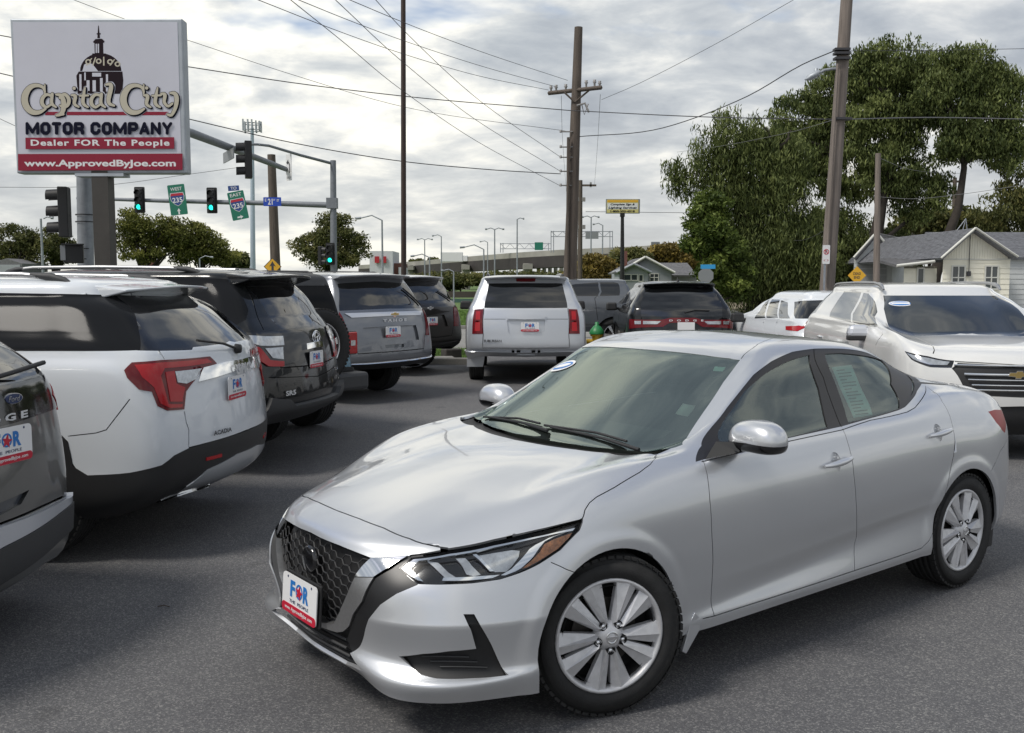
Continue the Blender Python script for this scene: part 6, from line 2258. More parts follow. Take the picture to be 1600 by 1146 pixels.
def big_sign():
    c = at(154.5, 151, DS)
    W_, H_, D_ = 3.50, 3.10, .30
    o = empty('dealer_sign', (c.x, DS, 0), 0, 'large white dealer sign reading Capital City Motor Company with a dome picture', 'sign')
    z0 = c.z
    b = MB().use(M_ALU)
    b.box((0, D_ / 2, z0), (W_, D_, H_))
    b.build('cabinet', M_ALU, o, bevel=.03)

    def L(X, Y):
        "drawing position on the sign's face"
        X = X - .030 * (Y - 60)
        return ((X - 625) / 1150 * W_, (577 - Y) / 1035 * H_)
    lay = [.006]
    MB().use(M_FACE).box((-.02, -.004, z0 + .0), (W_ - .16, .006, H_ - .15)).build('face_panel', M_FACE, o)
    f = MB()

    def nxt(s=.000007):
        lay[0] += s
        return lay[0] + .004

    def poly(m, pts, raw=False):
        f.use(m)
        d = nxt()
        q = pts if raw else [L(*p) for p in pts]
        ar = sum(q[i][0] * q[(i + 1) % len(q)][1] - q[(i + 1) % len(q)][0] * q[i][1] for i in range(len(q)))
        if ar < 0:
            q = q[::-1]
        f.add([(x, -d, z0 + z) for x, z in q], [tuple(range(len(q)))], False)

    def text(m, t, x0, x1, y0, y1, bold=.02, **k):
        (ax, az), (bx, bz) = L(x0, y1), L(x1, y0)
        put_text(f, m, t, T(((ax + bx) / 2, -nxt(.0005), z0 + (az + bz) / 2)), width=bx - ax, height=bz - az, bold=bold, **k)
    # dome
    poly(M_SIGBR, [(640, 108), (644, 108), (652, 190), (634, 190)])
    poly(M_SIGBR, [(630, 158), (657, 158), (657, 166), (630, 166)])
    poly(M_SIGBR, [(604, 215), (622, 196), (664, 194), (683, 212), (676, 222), (610, 222)])
    poly(M_SIGBR, [(614, 222), (672, 222), (674, 292), (690, 292), (692, 302), (598, 302), (600, 292), (616, 292)])
    for x in (622, 636):
        poly(M_FACE, [(x, 228), (x + 9, 228), (x + 9, 288), (x, 288)])
    dome = [(655 + 138 * math.cos(R(a)), 408 - 118 * math.sin(R(a))) for a in range(0, 181, 10)]
    poly(M_SIGBR, dome)
    poly(M_FACE, [(536, 398), (545, 366), (570, 352), (600, 362), (640, 412), (530, 412)])
    for x0, x1 in ((560, 596), (602, 622), (676, 676), (718, 748)):
        poly(M_CREAM, [(x1 - 4, 308 + abs(x1 - 655) * .25), (x1 + 4, 308 + abs(x1 - 655) * .25), (x0 + 5, 372), (x0 - 5, 372)])
    for x, y in ((572, 347), (642, 343), (718, 347), (768, 362)):
        poly(M_CREAM, [(x + 20 * math.cos(R(a)), y + 18 * math.sin(R(a))) for a in range(0, 360, 30)])
        poly(M_SIGBR, [(x + 10 * math.cos(R(a)), y + 10 * math.sin(R(a))) for a in range(0, 360, 40)])
    poly(M_SIGBR, [(508, 412), (800, 412), (806, 470), (798, 560), (500, 560), (492, 440)])
    for x, y0, y1, w in ((512, 430, 540, 14), (545, 418, 470, 10), (560, 470, 540, 20), (598, 420, 445, 60), (600, 470, 545, 22), (650, 455, 545, 18), (690, 430, 545, 14)):
        poly(M_FACE, [(x, y0), (x + w, y0), (x + w, y1), (x, y1)])
    poly(M_SIGNRED, [(280, 680), (1110, 680), (1110, 703), (280, 703)])

    # outlined lettering drawn stroke by stroke
    def C(dx):
        return [[(283 + dx, 548, 9), (272 + dx, 520, 13), (235 + dx, 505, 16), (195 + dx, 512, 22), (160 + dx, 548, 30), (146 + dx, 600, 33), (160 + dx, 650, 31), (200 + dx, 684, 25), (245 + dx, 684, 18), (285 + dx, 662, 9)],
                [(283 + dx, 500, 5), (282 + dx, 560, 7)]]

    def a(dx):
        return [[(326 + dx, 574, 10), (295 + dx, 566, 13), (266 + dx, 592, 17), (266 + dx, 632, 17), (290 + dx, 650, 12), (320 + dx, 634, 9)], [(332 + dx, 562, 13), (332 + dx, 632, 14), (356 + dx, 650, 8)]]
    strokes = C(0) + a(0) + [
        [(358, 566, 8), (380, 568, 15), (382, 700, 16), (358, 706, 9), (406, 698, 9)], [(382, 588, 10), (412, 564, 14), (440, 590, 17), (436, 634, 16), (408, 652, 11), (384, 640, 9)],
        [(462, 570, 8), (482, 572, 14), (482, 632, 14), (508, 648, 8)], [(478, 524, 15), (479, 524.5, 15)],
        [(552, 520, 5), (544, 560, 13), (543, 632, 15), (570, 650, 8)], [(516, 574, 8), (572, 572, 8)]] + a(330) + [
        [(692, 500, 8), (716, 496, 14), (718, 630, 15), (746, 640, 9)]] + C(662) + [
        [(946, 572, 8), (966, 572, 14), (966, 634, 14), (990, 650, 8)], [(964, 522, 15), (965, 522.5, 15)],
        [(1038, 520, 5), (1030, 560, 13), (1028, 634, 15), (1054, 650, 8)], [(1002, 574, 8), (1060, 571, 8)],
        [(1062, 560, 8), (1082, 562, 14), (1084, 622, 14), (1108, 644, 11), (1136, 626, 9)], [(1122, 556, 8), (1144, 556, 15), (1146, 680, 15), (1126, 706, 12), (1106, 700, 10)]]

    def ribbon(m, st, grow, ox=0, oy=0):
        for i in range(len(st)):
            x, y, w = st[i]
            r = w + grow
            poly(m, [(x + ox + r * math.cos(R(t)), y + oy + r * math.sin(R(t))) for t in range(0, 360, 24)])
            if i:
                X, Y, w0 = st[i - 1]
                dx, dy = x - X, y - Y
                l = math.hypot(dx, dy) or 1
                nx, ny = -dy / l, dx / l
                r0 = w0 + grow
                poly(m, [(X + ox + nx * r0, Y + oy + ny * r0), (x + ox + nx * r, y + oy + ny * r), (x + ox - nx * r, y + oy - ny * r), (X + ox - nx * r0, Y + oy - ny * r0)])

    def smooth_st(st):
        if len(st) < 3:
            return st
        A = np.array(st, float)
        t = np.concatenate([[0], np.cumsum(np.hypot(*(A[1:, :2] - A[:-1, :2]).T))])
        return [tuple(q) for q in spline(A, t, np.linspace(0, t[-1], 3 * len(st)))]
    strokes = [[(x, y, w * .64 + 1.5) for x, y, w in smooth_st(s)] for s in strokes]
    for grow, ox, oy, m in ((10, 2, 2, M_FACE), (4, 5, 5, M_SIGNNAV), (3.6, 0, 0, M_SIGNNAV), (0, 0, 0, M_CREAM)):
        for st in strokes:
            ribbon(m, st, grow, ox, oy)
        nxt(.002)
    lay[0] += .002
    GL_ = {'M': [[(0, 0), (0, 1)], [(0, 1), (.5, .12), (1, 1)], [(1, 1), (1, 0)]], 'O': [[(.25, 0), (0, .2), (0, .8), (.25, 1), (.75, 1), (1, .8), (1, .2), (.75, 0), (.25, 0)]],
           'T': [[(0, 1), (1, 1)], [(.5, 1), (.5, 0)]], 'R': [[(0, 0), (0, 1), (.8, 1), (1, .85), (1, .62), (.8, .46), (0, .46)], [(.7, .46), (1, .2), (1, 0)]],
           'C': [[(1, .75), (1, .82), (.75, 1), (.25, 1), (0, .8), (0, .2), (.25, 0), (.75, 0), (1, .18), (1, .27)]], 'P': [[(0, 0), (0, 1), (.8, 1), (1, .86), (1, .54), (.8, .40), (0, .40)]],
           'A': [[(0, 0), (.5, 1), (1, 0)], [(.2, .26), (.8, .26)]], 'N': [[(0, 0), (0, 1)], [(0, 1), (1, 0)], [(1, 0), (1, 1)]], 'Y': [[(0, 1), (.5, .45), (1, 1)], [(.5, .45), (.5, 0)]]}
    cells = {'M': 1.3, 'T': .95, ' ': .45}
    word = 'MOTOR COMPANY'
    tot = sum(cells.get(ch, 1.0) for ch in word)
    cw, X0 = (1143 - 150) / tot, 150
    for ch in word:
        w1 = cells.get(ch, 1.0) * cw
        for st in GL_.get(ch, []):
            th = 10.5 if ch in 'MNAY' else 12
            ribbon(M_SIGNNAV, [(X0 + th + 1 + x * (w1 - 2 * th - 7), 836 - th - y * (86 - 2 * th), th) for x, y in st], 0)
        X0 += w1
    lay[0] += .001
    poly(M_SIGNRED, [(150, 855), (1150, 852), (1150, 929), (150, 932)])
    text(M_SWHITE, 'Dealer FOR The People', 186, 1118, 868, 922, .03, spacing=1.15)
    poly(M_SIGNRED, [(98, 965), (1206, 962), (1206, 1072), (98, 1077)])
    text(M_SWHITE, 'www.ApprovedByJoe.com', 140, 1160, 1004, 1062, .03)
    f.build('sign_print', None, o)
    # posts: the dark tapered one carries the cabinet
    px_ = at(163, 300, DS + .2)
    g = MB().use(M_RUST2 := mat('dark_bronze_steel', (.055, .050, .044), .55, .2, noise=.15, nscale=3))
    zb = z0 - H_ / 2
    g.box((px_.x - c.x, D_ / 2, zb / 2), (.33, .33, zb + .1))
    g.build('post', M_RUST2, o)
    g = MB().use(M_ALU).box((px_.x - c.x, D_ / 2, zb - .03), (1.0, .35, .06))
    g.build('saddle', M_ALU, o)
    return o


big_sign()

# ------------------------------------------------------------------ other signs and street things
p = at(972.5, 443, 70)
o = pole('pylon_sign', (p.x, 70, -.1), tuple(at(972.5, 336, 70)), .19, .12, M_SIG, 'small yellow sign board on a black pole right of the leaning pole', 'sign')
c = at(973.5, 322.5, 70)
b = MB().use(M_SGREY).box((0, .15, 0), (2.45, .3, 1.02))
b.use(mat('sign_pale_yellow', (.62, .55, .22), .5)).box((-.03, -.006, 0), (2.28, .01, .94))
put_text(b, M_SRED, 'CLICK OR SCAN CODE', T((0, -.020, .37)), width=2.0, height=.10, bold=.02) if False else None
b.use(M_SYEL).box((-.03, -.014, .36), (2.2, .006, .16))
b.use(M_SWHITE).box((-.03, -.014, -.0), (2.2, .006, .44))
put_text(b, M_SIGNNAV, 'Complete Sign &', T((-.03, -.022, .11)), width=1.75, height=.19, bold=.03, shear=.25)
put_text(b, M_SIGNNAV, 'Lighting Services', T((-.03, -.022, -.13)), width=2.05, height=.19, bold=.03, shear=.25)
put_text(b, M_SIGNNAV, '1-800-353-4318', T((-.03, -.022, -.36)), width=1.75, height=.14, bold=.04)
k = b.build('sign_board', None, o)
k.location = c - o.location
sub(o, MB().use(M_SIG).box(at(972.5, 336, 70), (.32, .32, .28)), 'pole_cap', M_SIG)

p = at(1103, 431, 50)
o = empty('stop_sign', (p.x, 50, 0), 0, 'back of a grey stop sign with a blue street name plate above it', 'sign')
b = MB().use(M_SGREY).prism([(.42 * math.cos(R(22.5 + 45 * k)), .42 * math.sin(R(22.5 + 45 * k))) for k in range(8)], -.006, .006, T((0, 0, p.z), rx=math.pi / 2))
b.build('octagon', M_SGREY, o)
b = MB().use(M_GALV).box((0, .02, p.z / 2), (.06, .04, p.z + .8)).build('post', M_GALV, o)
b = MB().use(mat('street_plate_blue', (.03, .30, .62), .5)).box((.1, 0, at(1106, 417, 50).z), (.76, .02, .22)).build('name_plate', None, o)


def dead_end(b, z):
    put_text(b, M_WIRE, 'DEAD', z(0, .10), width=.42, height=.15, bold=.02)
    put_text(b, M_WIRE, 'END', z(0, -.11), width=.32, height=.15, bold=.02)


p = at(1369.5, 430, 30)
o = empty('warning_sign', (p.x, 31.7, 0), 0, 'yellow diamond sign reading DEAD END on the thin service pole', 'sign')
b = MB().use(M_SYEL).prism([(0, .30), (.30, 0), (0, -.30), (-.30, 0)], 0, .01, T((0, 0, p.z), rx=math.pi / 2))
put_text(b, M_WIRE, 'DEAD', T((0, -.013, p.z + .06)), width=.25, height=.09, bold=.02)
put_text(b, M_WIRE, 'END', T((0, -.013, p.z - .065)), width=.20, height=.09, bold=.02)
b.build('sign_panel', None, o)

# fire hydrant
HX = at(932.5, 520, 20.5)
o = empty('fire_hydrant', (HX.x, 20.5, -.004), 0, 'yellow and white fire hydrant with a green cap between two vehicles', 'fire hydrant')
M_HY, M_HG = mat('hydrant_yellow', (.62, .40, .03), .45), mat('hydrant_green', (.02, .20, .06), .45)
MB().use(M_HY).lathe([(.16, 0), (.16, .04), (.10, .05), (.10, .58), (.14, .60), (.14, .64)], 20).build('barrel', M_HY, o)
MB().use(M_HG).lathe([(.16, .64), (.16, .68), (.13, .74), (.08, .80), (.04, .83), (.04, .89), (.001, .90)], 20).build('bonnet_cap', M_HG, o)
for sg in (-1, 1):
    MB().use(M_HY).lathe([(.001, .22), (.05, .22), (.055, .19), (.045, .08), (.045, 0)], 12, T((0, 0, .48), ry=sg * math.pi / 2)).build('side_outlet', M_HY, o)
MB().use(M_SWHITE).lathe([(.001, .22), (.07, .22), (.075, .17), (.06, .08), (.06, 0)], 14, T((0, 0, .44), rx=math.pi / 2)).build('front_outlet', M_SWHITE, o)


def lamp_post(x, y0, yt, Y, arm, label, two=False, r=.08, m=None):
    m = m or M_GALV
    b_ = at(x, 443, Y)
    t_ = at(x, yt, Y)
    o = pole('street_lamp', (b_.x, Y, -.1), (b_.x, Y, t_.z), r, r * .7, m, label, 'street lamp', 'street lamps around the highway', n=6, seg=2)
    for sg in ((1, -1) if two else (1,)):
        e = at(x + arm * sg, yt - abs(arm) * (.06 if two else .12), Y)
        b = MB().use(m).tube([t_, t_.lerp(e, .5) + Vector((0, 0, abs(e.x - t_.x) * .18)), e], r * .5, 5)
        sub(o, b, 'lamp_arm', m)
        q = at(x + arm * sg * 1.25, yt - abs(arm) * (.06 if two else .10), Y)
        b = MB().use(m).tube([e, q], r * 1.1, 6)
        sub(o, b, 'lamp_head', m)
    return o


for a in ((598, 0, 345, 60, -34, 'street lamp with a long arm left of the brown pole'), (671.5, 0, 403, 90, -24, 'low street lamp above the roofs left of the bridge pier', False, .1), (709, 0, 425, 45, -16, 'short curved lamp beside the far dark vehicle', False, .05),
          (756, 0, 390, 90, -30, 'street lamp with its arm over the bridge near the left pier', False, .1), (773, 0, 359, 120, 12, 'twin-armed lamp standing above the bridge deck', True, .12), (808, 0, 343, 120, 9, 'tall single lamp just right of the twin-armed one', False, .12),
          (664, 0, 375, 160, 10, 'faint far lamp pair on the left end of the bridge', True, .13), (690, 0, 370, 160, -12, 'second faint lamp on the left end of the bridge', False, .13), (762, 0, 379, 180, -10, 'faint lamp behind the bridge railing', False, .13),
          (923, 0, 340, 130, 11, 'twin-armed lamp behind the right gantry', True, .13), (941, 0, 352, 130, -12, 'single lamp at the right gantry', False, .12), (68, 0, 342, 60, 12, 'grey street lamp at the far left in front of the trees', False, .09),
          (313, 0, 404, 60, 16, 'short lamp in front of the left trees', False, .06)):
    lamp_post(*a)

# cell tower
p = at(395, 443, 120)
o = pole('cell_tower', (p.x, 120, -.1), tuple(at(394, 200, 120)), .36, .20, mat('pale_blue_steel', (.42, .50, .58), .5, .2), 'slim pale blue cell tower with a ring of white antennas on top', 'cell tower')
b = MB().use(M_SWHITE)
for k in range(14):
    a = 2 * math.pi * k / 14
    c = at(394, 199, 120)
    b = MB().use(M_ALU).box(c + Vector((1.1 * math.cos(a), 1.1 * math.sin(a), (k % 3) * .12)), (.18, .12, 1.35 - .25 * (k % 2)))
    sub(o, b, 'antenna', M_ALU)
b = MB().use(M_GALVD)
for zz in (-.4, .4):
    b.tube([at(394, 199, 120) + Vector((1.0 * math.cos(2 * math.pi * k / 14), 1.0 * math.sin(2 * math.pi * k / 14), zz)) for k in range(15)], .05, 4, cap=False)
sub(o, b, 'antenna_ring', M_GALVD)

# ------------------------------------------------------------------ overpass
M_BRC = mat('bridge_concrete', (.30, .29, .26), .9, noise=.2, nscale=.2)
M_BRS = mat('bridge_steel', (.045, .04, .038), .8, noise=.3, nscale=.15)
o = empty('highway_bridge', at(800, 443, 220), 0, 'long elevated highway bridge with dark girders crossing behind the vehicles', 'bridge')
deck = [(560, 416.5, 330), (640, 411.5, 300), (700, 406, 272), (800, 398, 240), (870, 393.5, 225), (1000, 388, 200), (1090, 382, 185), (1260, 370, 160), (1500, 350, 140)]


def band(name, off0, off1, m, thick):
    b = MB().use(m)
    vs = []
    for x, y, d in deck:
        p = at(x, y, d)
        for dz, dy in ((off0, 0), (off1, 0), (off1, thick), (off0, thick)):
            vs.append((p.x, p.y + dy, p.z + dz))
    fs = []
    for k in range(len(deck) - 1):
        for q in range(4):
            a_, b_ = 4 * k + q, 4 * k + (q + 1) % 4
            fs.append((a_, b_, b_ + 4, a_ + 4))
    b.add(vs, fs, False)
    sub(o, b, name, m)


band('parapet', .4, -.9, M_BRC, 14)
band('girder', -.9, -3.6, M_BRS, 13)
for x, d in ((727, 255), (825, 225), (640, 290), (940, 205), (775, 300), (1010, 190)):
    t_ = at(x, 425, d)
    b = MB().use(M_BRC).tube([(t_.x, d + 3, -.2), (t_.x, d + 3, t_.z + 2)], 1.15 if x in (727, 825) else .8, 14)
    sub(o, b, 'pier', M_BRC)
    sub(o, MB().use(M_BRC).box((t_.x, d + 6, t_.z + 1.2), (2.2, 11, 1.2)), 'pier_cap', M_BRC)
for x in range(842, 882, 9):
    t_ = at(x, 430, 240)
    sub(o, MB().use(M_BRC).tube([(t_.x, 243, -.2), (t_.x, 243, t_.z + 2)], .5, 8), 'pier', M_BRC)
# gantries
for xs, yt, d, sg in (((782, 857), 381, 240, (842, 385, 13, 12, M_SGREEN)), ((861, 953), 362, 205, (925, 368, 20, 11, M_SGREY))):
    c = at(xs[0], 443, d)
    g_ = empty('sign_gantry', (c.x, d, 0), 0, 'steel sign gantry over the highway with a %s' % ('green panel left of the leaning pole' if sg[4] is M_SGREEN else 'grey panel right of the leaning pole'), 'gantry')
    b = MB().use(M_GALV)
    for x in xs:
        for dx in (0, 4):
            b.tube([at(x + dx, 395, d), at(x + dx, yt - 1, d)], .09, 5)
    for yy in (yt, yt + 8):
        b.tube([at(xs[0], yy, d), at(xs[1] + 4, yy, d)], .08, 5)
    n = 10
    for k in range(n):
        xa = xs[0] + (xs[1] - xs[0]) * k / n
        xb = xs[0] + (xs[1] - xs[0]) * (k + 1) / n
        b.tube([at(xa, yt + (8 if k % 2 else 0), d), at(xb, yt + (0 if k % 2 else 8), d)], .05, 4)
    sub(g_, b, 'truss', M_GALV)
    sc = d / FOC
    sub(g_, MB().use(sg[4]).box(at(sg[0], sg[1], d - .5), (sg[2] * sc, .15, sg[3] * sc)), 'sign_panel', sg[4])
# little vehicles on the deck
for x, y, d, w, h, m, lab in ((706, 402, 262, 8, 2.6, M_SWHITE, 'white box truck on the left part of the bridge'), (1023, 383, 196, 2.4, 1.2, M_GREY, 'grey car crossing the bridge above the bungalow')):
    c = at(x, y, d)
    g_ = empty('distant_truck' if w > 5 else 'distant_car', c, 0, lab, 'truck' if w > 5 else 'car')
    MB().use(m).box((0, 0, 0), (w * .75, 2.2, h)).build('cargo_box' if w > 5 else 'body', m, g_, bevel=.1)
    MB().use(m).box((w * .46, 0, -h * .15), (w * .16, 2.0, h * .6)).build('cab', m, g_, bevel=.1)
# wall and slope under the bridge
o = empty('retaining_wall', at(720, 443, 86), 0, 'long brown and teal low wall beyond the lawn', 'wall')
b = MB().use(mat('wall_brown', (.06, .05, .04), .9, noise=.2, nscale=.4))
b.box((-8, 88, at(720, 460.5, 88).z), (60, .6, .55))
sub(o, b, 'upper_wall', None)
b = MB().use(mat('wall_teal', (.06, .12, .10), .9, noise=.2, nscale=.4)).box((-8, 87.6, .12), (60, .6, .36))
sub(o, b, 'lower_wall', None)
# white building with red panels
p = at(596, 443, 210)
o = empty('white_building', (p.x, 210, 0), 0, 'flat-roofed white building with red panels behind the trees', 'building')
M_WB = mat('white_cladding', (.55, .56, .58), .8, noise=.06)
M_WBR = mat('red_cladding', (.40, .02, .03), .7)
M_BRK = mat('brick_red', (.16, .07, .055), .9, noise=.15)
k = 210 / FOC
MB().use(M_WB).box((0, 6, 4), (36 * k, 12, 9.4)).build('hall', M_WB, o)
for x in (589, 600):
    c = at(x, 406, 209.6)
    MB().use(M_WBR).box((c.x - p.x, -.35, c.z), (7 * k, .3, 10 * k)).build('red_panel', M_WBR, o)
MB().use(M_BRK).box((22 * k, 8, 3.0), (16 * k, 12, 6.2)).build('annex', M_BRK, o)
MB().use(M_WB).box((30 * k, 5, 2.6), (8 * k, 8, 5.2)).build('side_hall', M_WB, o)

p = gnd(255, 949)
b = MB().use(mat('twig_brown', (.05, .035, .025), .9))
b.tube([p + Vector((-.03, 0, .004)), p + Vector((0, .008, .008)), p + Vector((.035, -.004, .004))], .0028, 5)
b.build('twig', label='small dark twig lying on the asphalt left of the sedan', cat='twig')
# ------------------------------------------------------------------ houses
M_SID = mat('cream_siding', (.80, .775, .655), .8, noise=.06, nscale=1.5)
M_SIDG = mat('pale_grey_siding', (.55, .57, .57), .8, noise=.08, nscale=1.2)
M_SIDB = mat('blue_grey_stucco', (.33, .35, .37), .9, noise=.14, nscale=.8)
M_TRIMW = mat('white_trim', (.62, .62, .57), .7)
M_SHING = mat('asphalt_shingle', (.17, .175, .19), .95, noise=.3, nscale=5)
M_SHING2 = mat('worn_shingle', (.15, .15, .155), .95, noise=.25, nscale=5)
M_PANE = mat('house_pane', (.05, .06, .065), .06, coat=.5)
M_DOORG = mat('garage_door_paint', (.33, .34, .35), .7)


def siding(o, x0, x1, z0, z1, y, m, step, clip=None, face='y', name='siding_board', xfix=0):
    "overlapping horizontal boards, each a part; clip(z) narrows them under a gable"
    n = int((z1 - z0) / step + .5)
    for k in range(n):
        za = z0 + k * step
        zb = min(z1, za + step)
        a, c = (clip(za), clip(zb)) if clip else ((x0, x1), (x0, x1))
        if a[1] - a[0] < .05:
            continue
        b = MB().use(m)
        vs = []
        if face == 'y':
            vs = [(a[0], y, za), (a[1], y, za), (c[1], y + .02, zb), (c[0], y + .02, zb), (a[0], y + .05, za), (a[1], y + .05, za), (c[1], y + .05, zb), (c[0], y + .05, zb)]
        else:
            vs = [(xfix, a[0], za), (xfix, a[1], za), (xfix + .02, c[1], zb), (xfix + .02, c[0], zb), (xfix + .05, a[0], za), (xfix + .05, a[1], za), (xfix + .05, c[1], zb), (xfix + .05, c[0], zb)]
        b.add(vs, [(0, 1, 2, 3), (4, 7, 6, 5), (0, 4, 5, 1), (3, 2, 6, 7), (0, 3, 7, 4), (1, 5, 6, 2)], False)
        b.build(name, m, o)


def window(o, x, z, w, h, y, cross=True):
    f = MB().use(M_TRIMW)
    t = .06
    f.box((x, y - .03, z + h / 2), (w + 2 * t, .05, t)).box((x, y - .03, z - h / 2), (w + 2 * t, .07, t))
    f.box((x - w / 2 - t / 2, y - .03, z), (t, .05, h - t)).box((x + w / 2 + t / 2, y - .03, z), (t, .05, h - t))
    q = f.build('window', M_TRIMW, o)
    MB().use(M_PANE).box((x, y - .012, z), (w, .02, h)).build('pane', M_PANE, q)
    if cross:
        MB().use(M_TRIMW).box((x, y - .03, z), (w - .002, .04, .05)).build('sash_bar', M_TRIMW, q)
        MB().use(M_TRIMW).box((x, y - .034, z), (.05, .04, h - .062)).build('sash_bar', M_TRIMW, q)


def shingle_roof(o, A, B, C, D, m, rows, cols, name='roof'):
    "roof plane A (eave left) B (eave right) C (ridge right) D (ridge left) laid with overlapping tabs"
    A, B, C, D = map(Vector, (A, B, C, D))
    nrm = (B - A).cross(D - A).normalized()
    if nrm.z < 0:
        nrm = -nrm
    b = MB().use(m)
    b.add([A, B, C, D, A - nrm * .10, B - nrm * .10, C - nrm * .10, D - nrm * .10], [(0, 1, 2, 3), (4, 7, 6, 5), (0, 4, 5, 1), (1, 5, 6, 2), (2, 6, 7, 3), (3, 7, 4, 0)], False)
    r = b.build(name, m, o)
    s_ = MB().use(m)
    for j in range(rows):
        t0, t1 = j / rows, min(1, (j + 1.25) / rows)
        for i in range(cols):
            off = (.5 if j % 2 else 0) / cols
            u0, u1 = max(0, min(1, i / cols + off)), max(0, min(1, (i + .93) / cols + off))
            if u1 - u0 < .2 / cols:
                continue
            P = [A.lerp(B, u).lerp(D.lerp(C, u), t) for u, t in ((u0, t0), (u1, t0), (u1, t1), (u0, t1))]
            h = .018 + .010 * random.random()
            s_.add([P[0] + nrm * h, P[1] + nrm * h, P[2] + nrm * .003, P[3] + nrm * .003, P[0], P[1]], [(0, 1, 2, 3), (4, 5, 1, 0)], False)
    q = s_.build('shingles', m, r, kind='stuff')
    return r


def slabs(o, pts, w, m, name, t=.05):
    b = MB().use(m)
    for a, c in pts:
        b.tube([a, c], w, 4)
    return b.build(name, m, o)


# cream house at the right edge: a gable facing us, its roof running back to the right
def cream_house():
    Y = 44.0
    k = Y / FOC
    c = at(1500, 443, Y)
    o = empty('cream_house', (c.x, Y, 0), 0, 'cream clapboard house with a white-trimmed front gable and paired windows', 'house')

    def X(px_):
        return (px_ - 1500) * k

    def Z(py_, x=1500):
        return at(x, py_, Y).z
    zt, ze, zr = Z(405), Z(402), Z(357.5)
    xl, xr, xa = X(1473), X(1577), X(1513)
    siding(o, xl, xr, 0, zt - .02, 0, M_SID, .24)
    # left low wing
    xw = X(1421)
    siding(o, xw, xl - .02, 0, Z(417), .6, M_SID, .24)
    # vertical boards of the gable
    nb = 26
    for i in range(nb):
        a = xl + (xr - xl) * i / nb
        e = xl + (xr - xl) * (i + .9) / nb

        def top(x):
            return zt + (zr - .12 - zt) * max(0, 1 - (abs(x - xa) / ((xr - xa) if x > xa else (xa - xl + .35))))
        ta, te = top(a), top(e)
        if min(ta, te) - zt < .06:
            continue
        b = MB().use(M_SID)
        b.add([(a, .0, zt), (e, .0, zt), (e, .0, te), (a, .0, ta), (a, .05, zt), (e, .05, zt), (e, .05, te), (a, .05, ta)], [(0, 1, 2, 3), (0, 4, 5, 1), (3, 2, 6, 7), (0, 3, 7, 4), (1, 5, 6, 2)], False)
        b.build('gable_board', M_SID, o)
    b = MB().use(mat('batten_gap', (.22, .21, .17), .9))
    b.add([(xl, .045, 0), (xr, .045, 0), (xr, .045, zt), (xa, .045, zr - .1), (xl, .045, zt)], [(0, 1, 2, 3, 4)], False)
    b.add([(xw, .645, 0), (xl, .645, 0), (xl, .645, Z(416)), (xw, .645, Z(416))], [(0, 1, 2, 3)], False)
    b.build('wall', None, o)
    MB().use(M_TRIMW).box(((xl + xr) / 2, -.01, zt - .01), (xr - xl, .03, .05)).build('belt_trim', M_TRIMW, o)
    for px_ in (1492.5 + 4, 1548):
        window(o, X(px_), Z(434), 17 * k * 1.05, 1.05, 0)
    window(o, X(1446.5), Z(432), 8 * k, .75, .6, False)
    L = 12
    shingle_roof(o, (X(1580), -.45, Z(402)), (X(1580), L, Z(402)), (xa, L, zr), (xa, -.45, zr), M_SHING, 20, 60)
    shingle_roof(o, (X(1462), L, Z(404)), (X(1462), -.45, Z(404)), (xa, -.45, zr), (xa, L, zr), M_SHING, 20, 60)
    shingle_roof(o, (X(1403), .2, Z(415)), (X(1462), .2, Z(408)), (X(1462), 6, Z(398)), (X(1440), 6, Z(400)), M_SHING2, 8, 20, 'wing_roof')
    # cross wing running right
    shingle_roof(o, (X(1577), 1.2, Z(401.5)), (X(1800), 1.2, Z(401.5)), (X(1800), 6, zr + .15), (X(1530), 6, zr + .15), M_SHING, 22, 50, 'cross_roof')
    for a, c_ in (((X(1462), -.47, Z(404)), (xa, -.47, zr)), ((xa, -.472, zr), (X(1580), -.472, Z(402)))):
        MB().use(M_TRIMW).tube([a, c_], .09, 4, flat=.6).build('bargeboard', M_TRIMW, o)
    MB().use(M_TRIMW).tube([(X(1403), .16, Z(415.5)), (X(1462), .16, Z(408.5))], .07, 4).build('fascia', M_TRIMW, o)
    siding(o, X(1578), X(1760), 0, Z(403), 1.4, M_SIDG, .24)
    MB().use(M_TRIMW).tube([(X(1583), 1.28, Z(404)), (X(1579), 1.28, Z(409)), (X(1579), 1.28, 0)], .05, 6).build('downpipe', M_TRIMW, o)
    g = MB().use(M_WIRE).tube([(X(1512), -.06, zr - .25), (X(1512), -.06, Z(427))], .018, 5).box((X(1512), -.06, Z(428)), (.16, .10, .22))
    g.build('service_mast', M_WIRE, o)
    g = MB().use(M_GALV)
    for q in ((1538, 356), (1548, 357), (1556, 356)):
        g.tube([(X(1553), 3, Z(335)), (X(q[0]), 3, Z(q[1]))], .025, 4)
    g.build('roof_antenna', M_GALV, o)
    return o


cream_house()


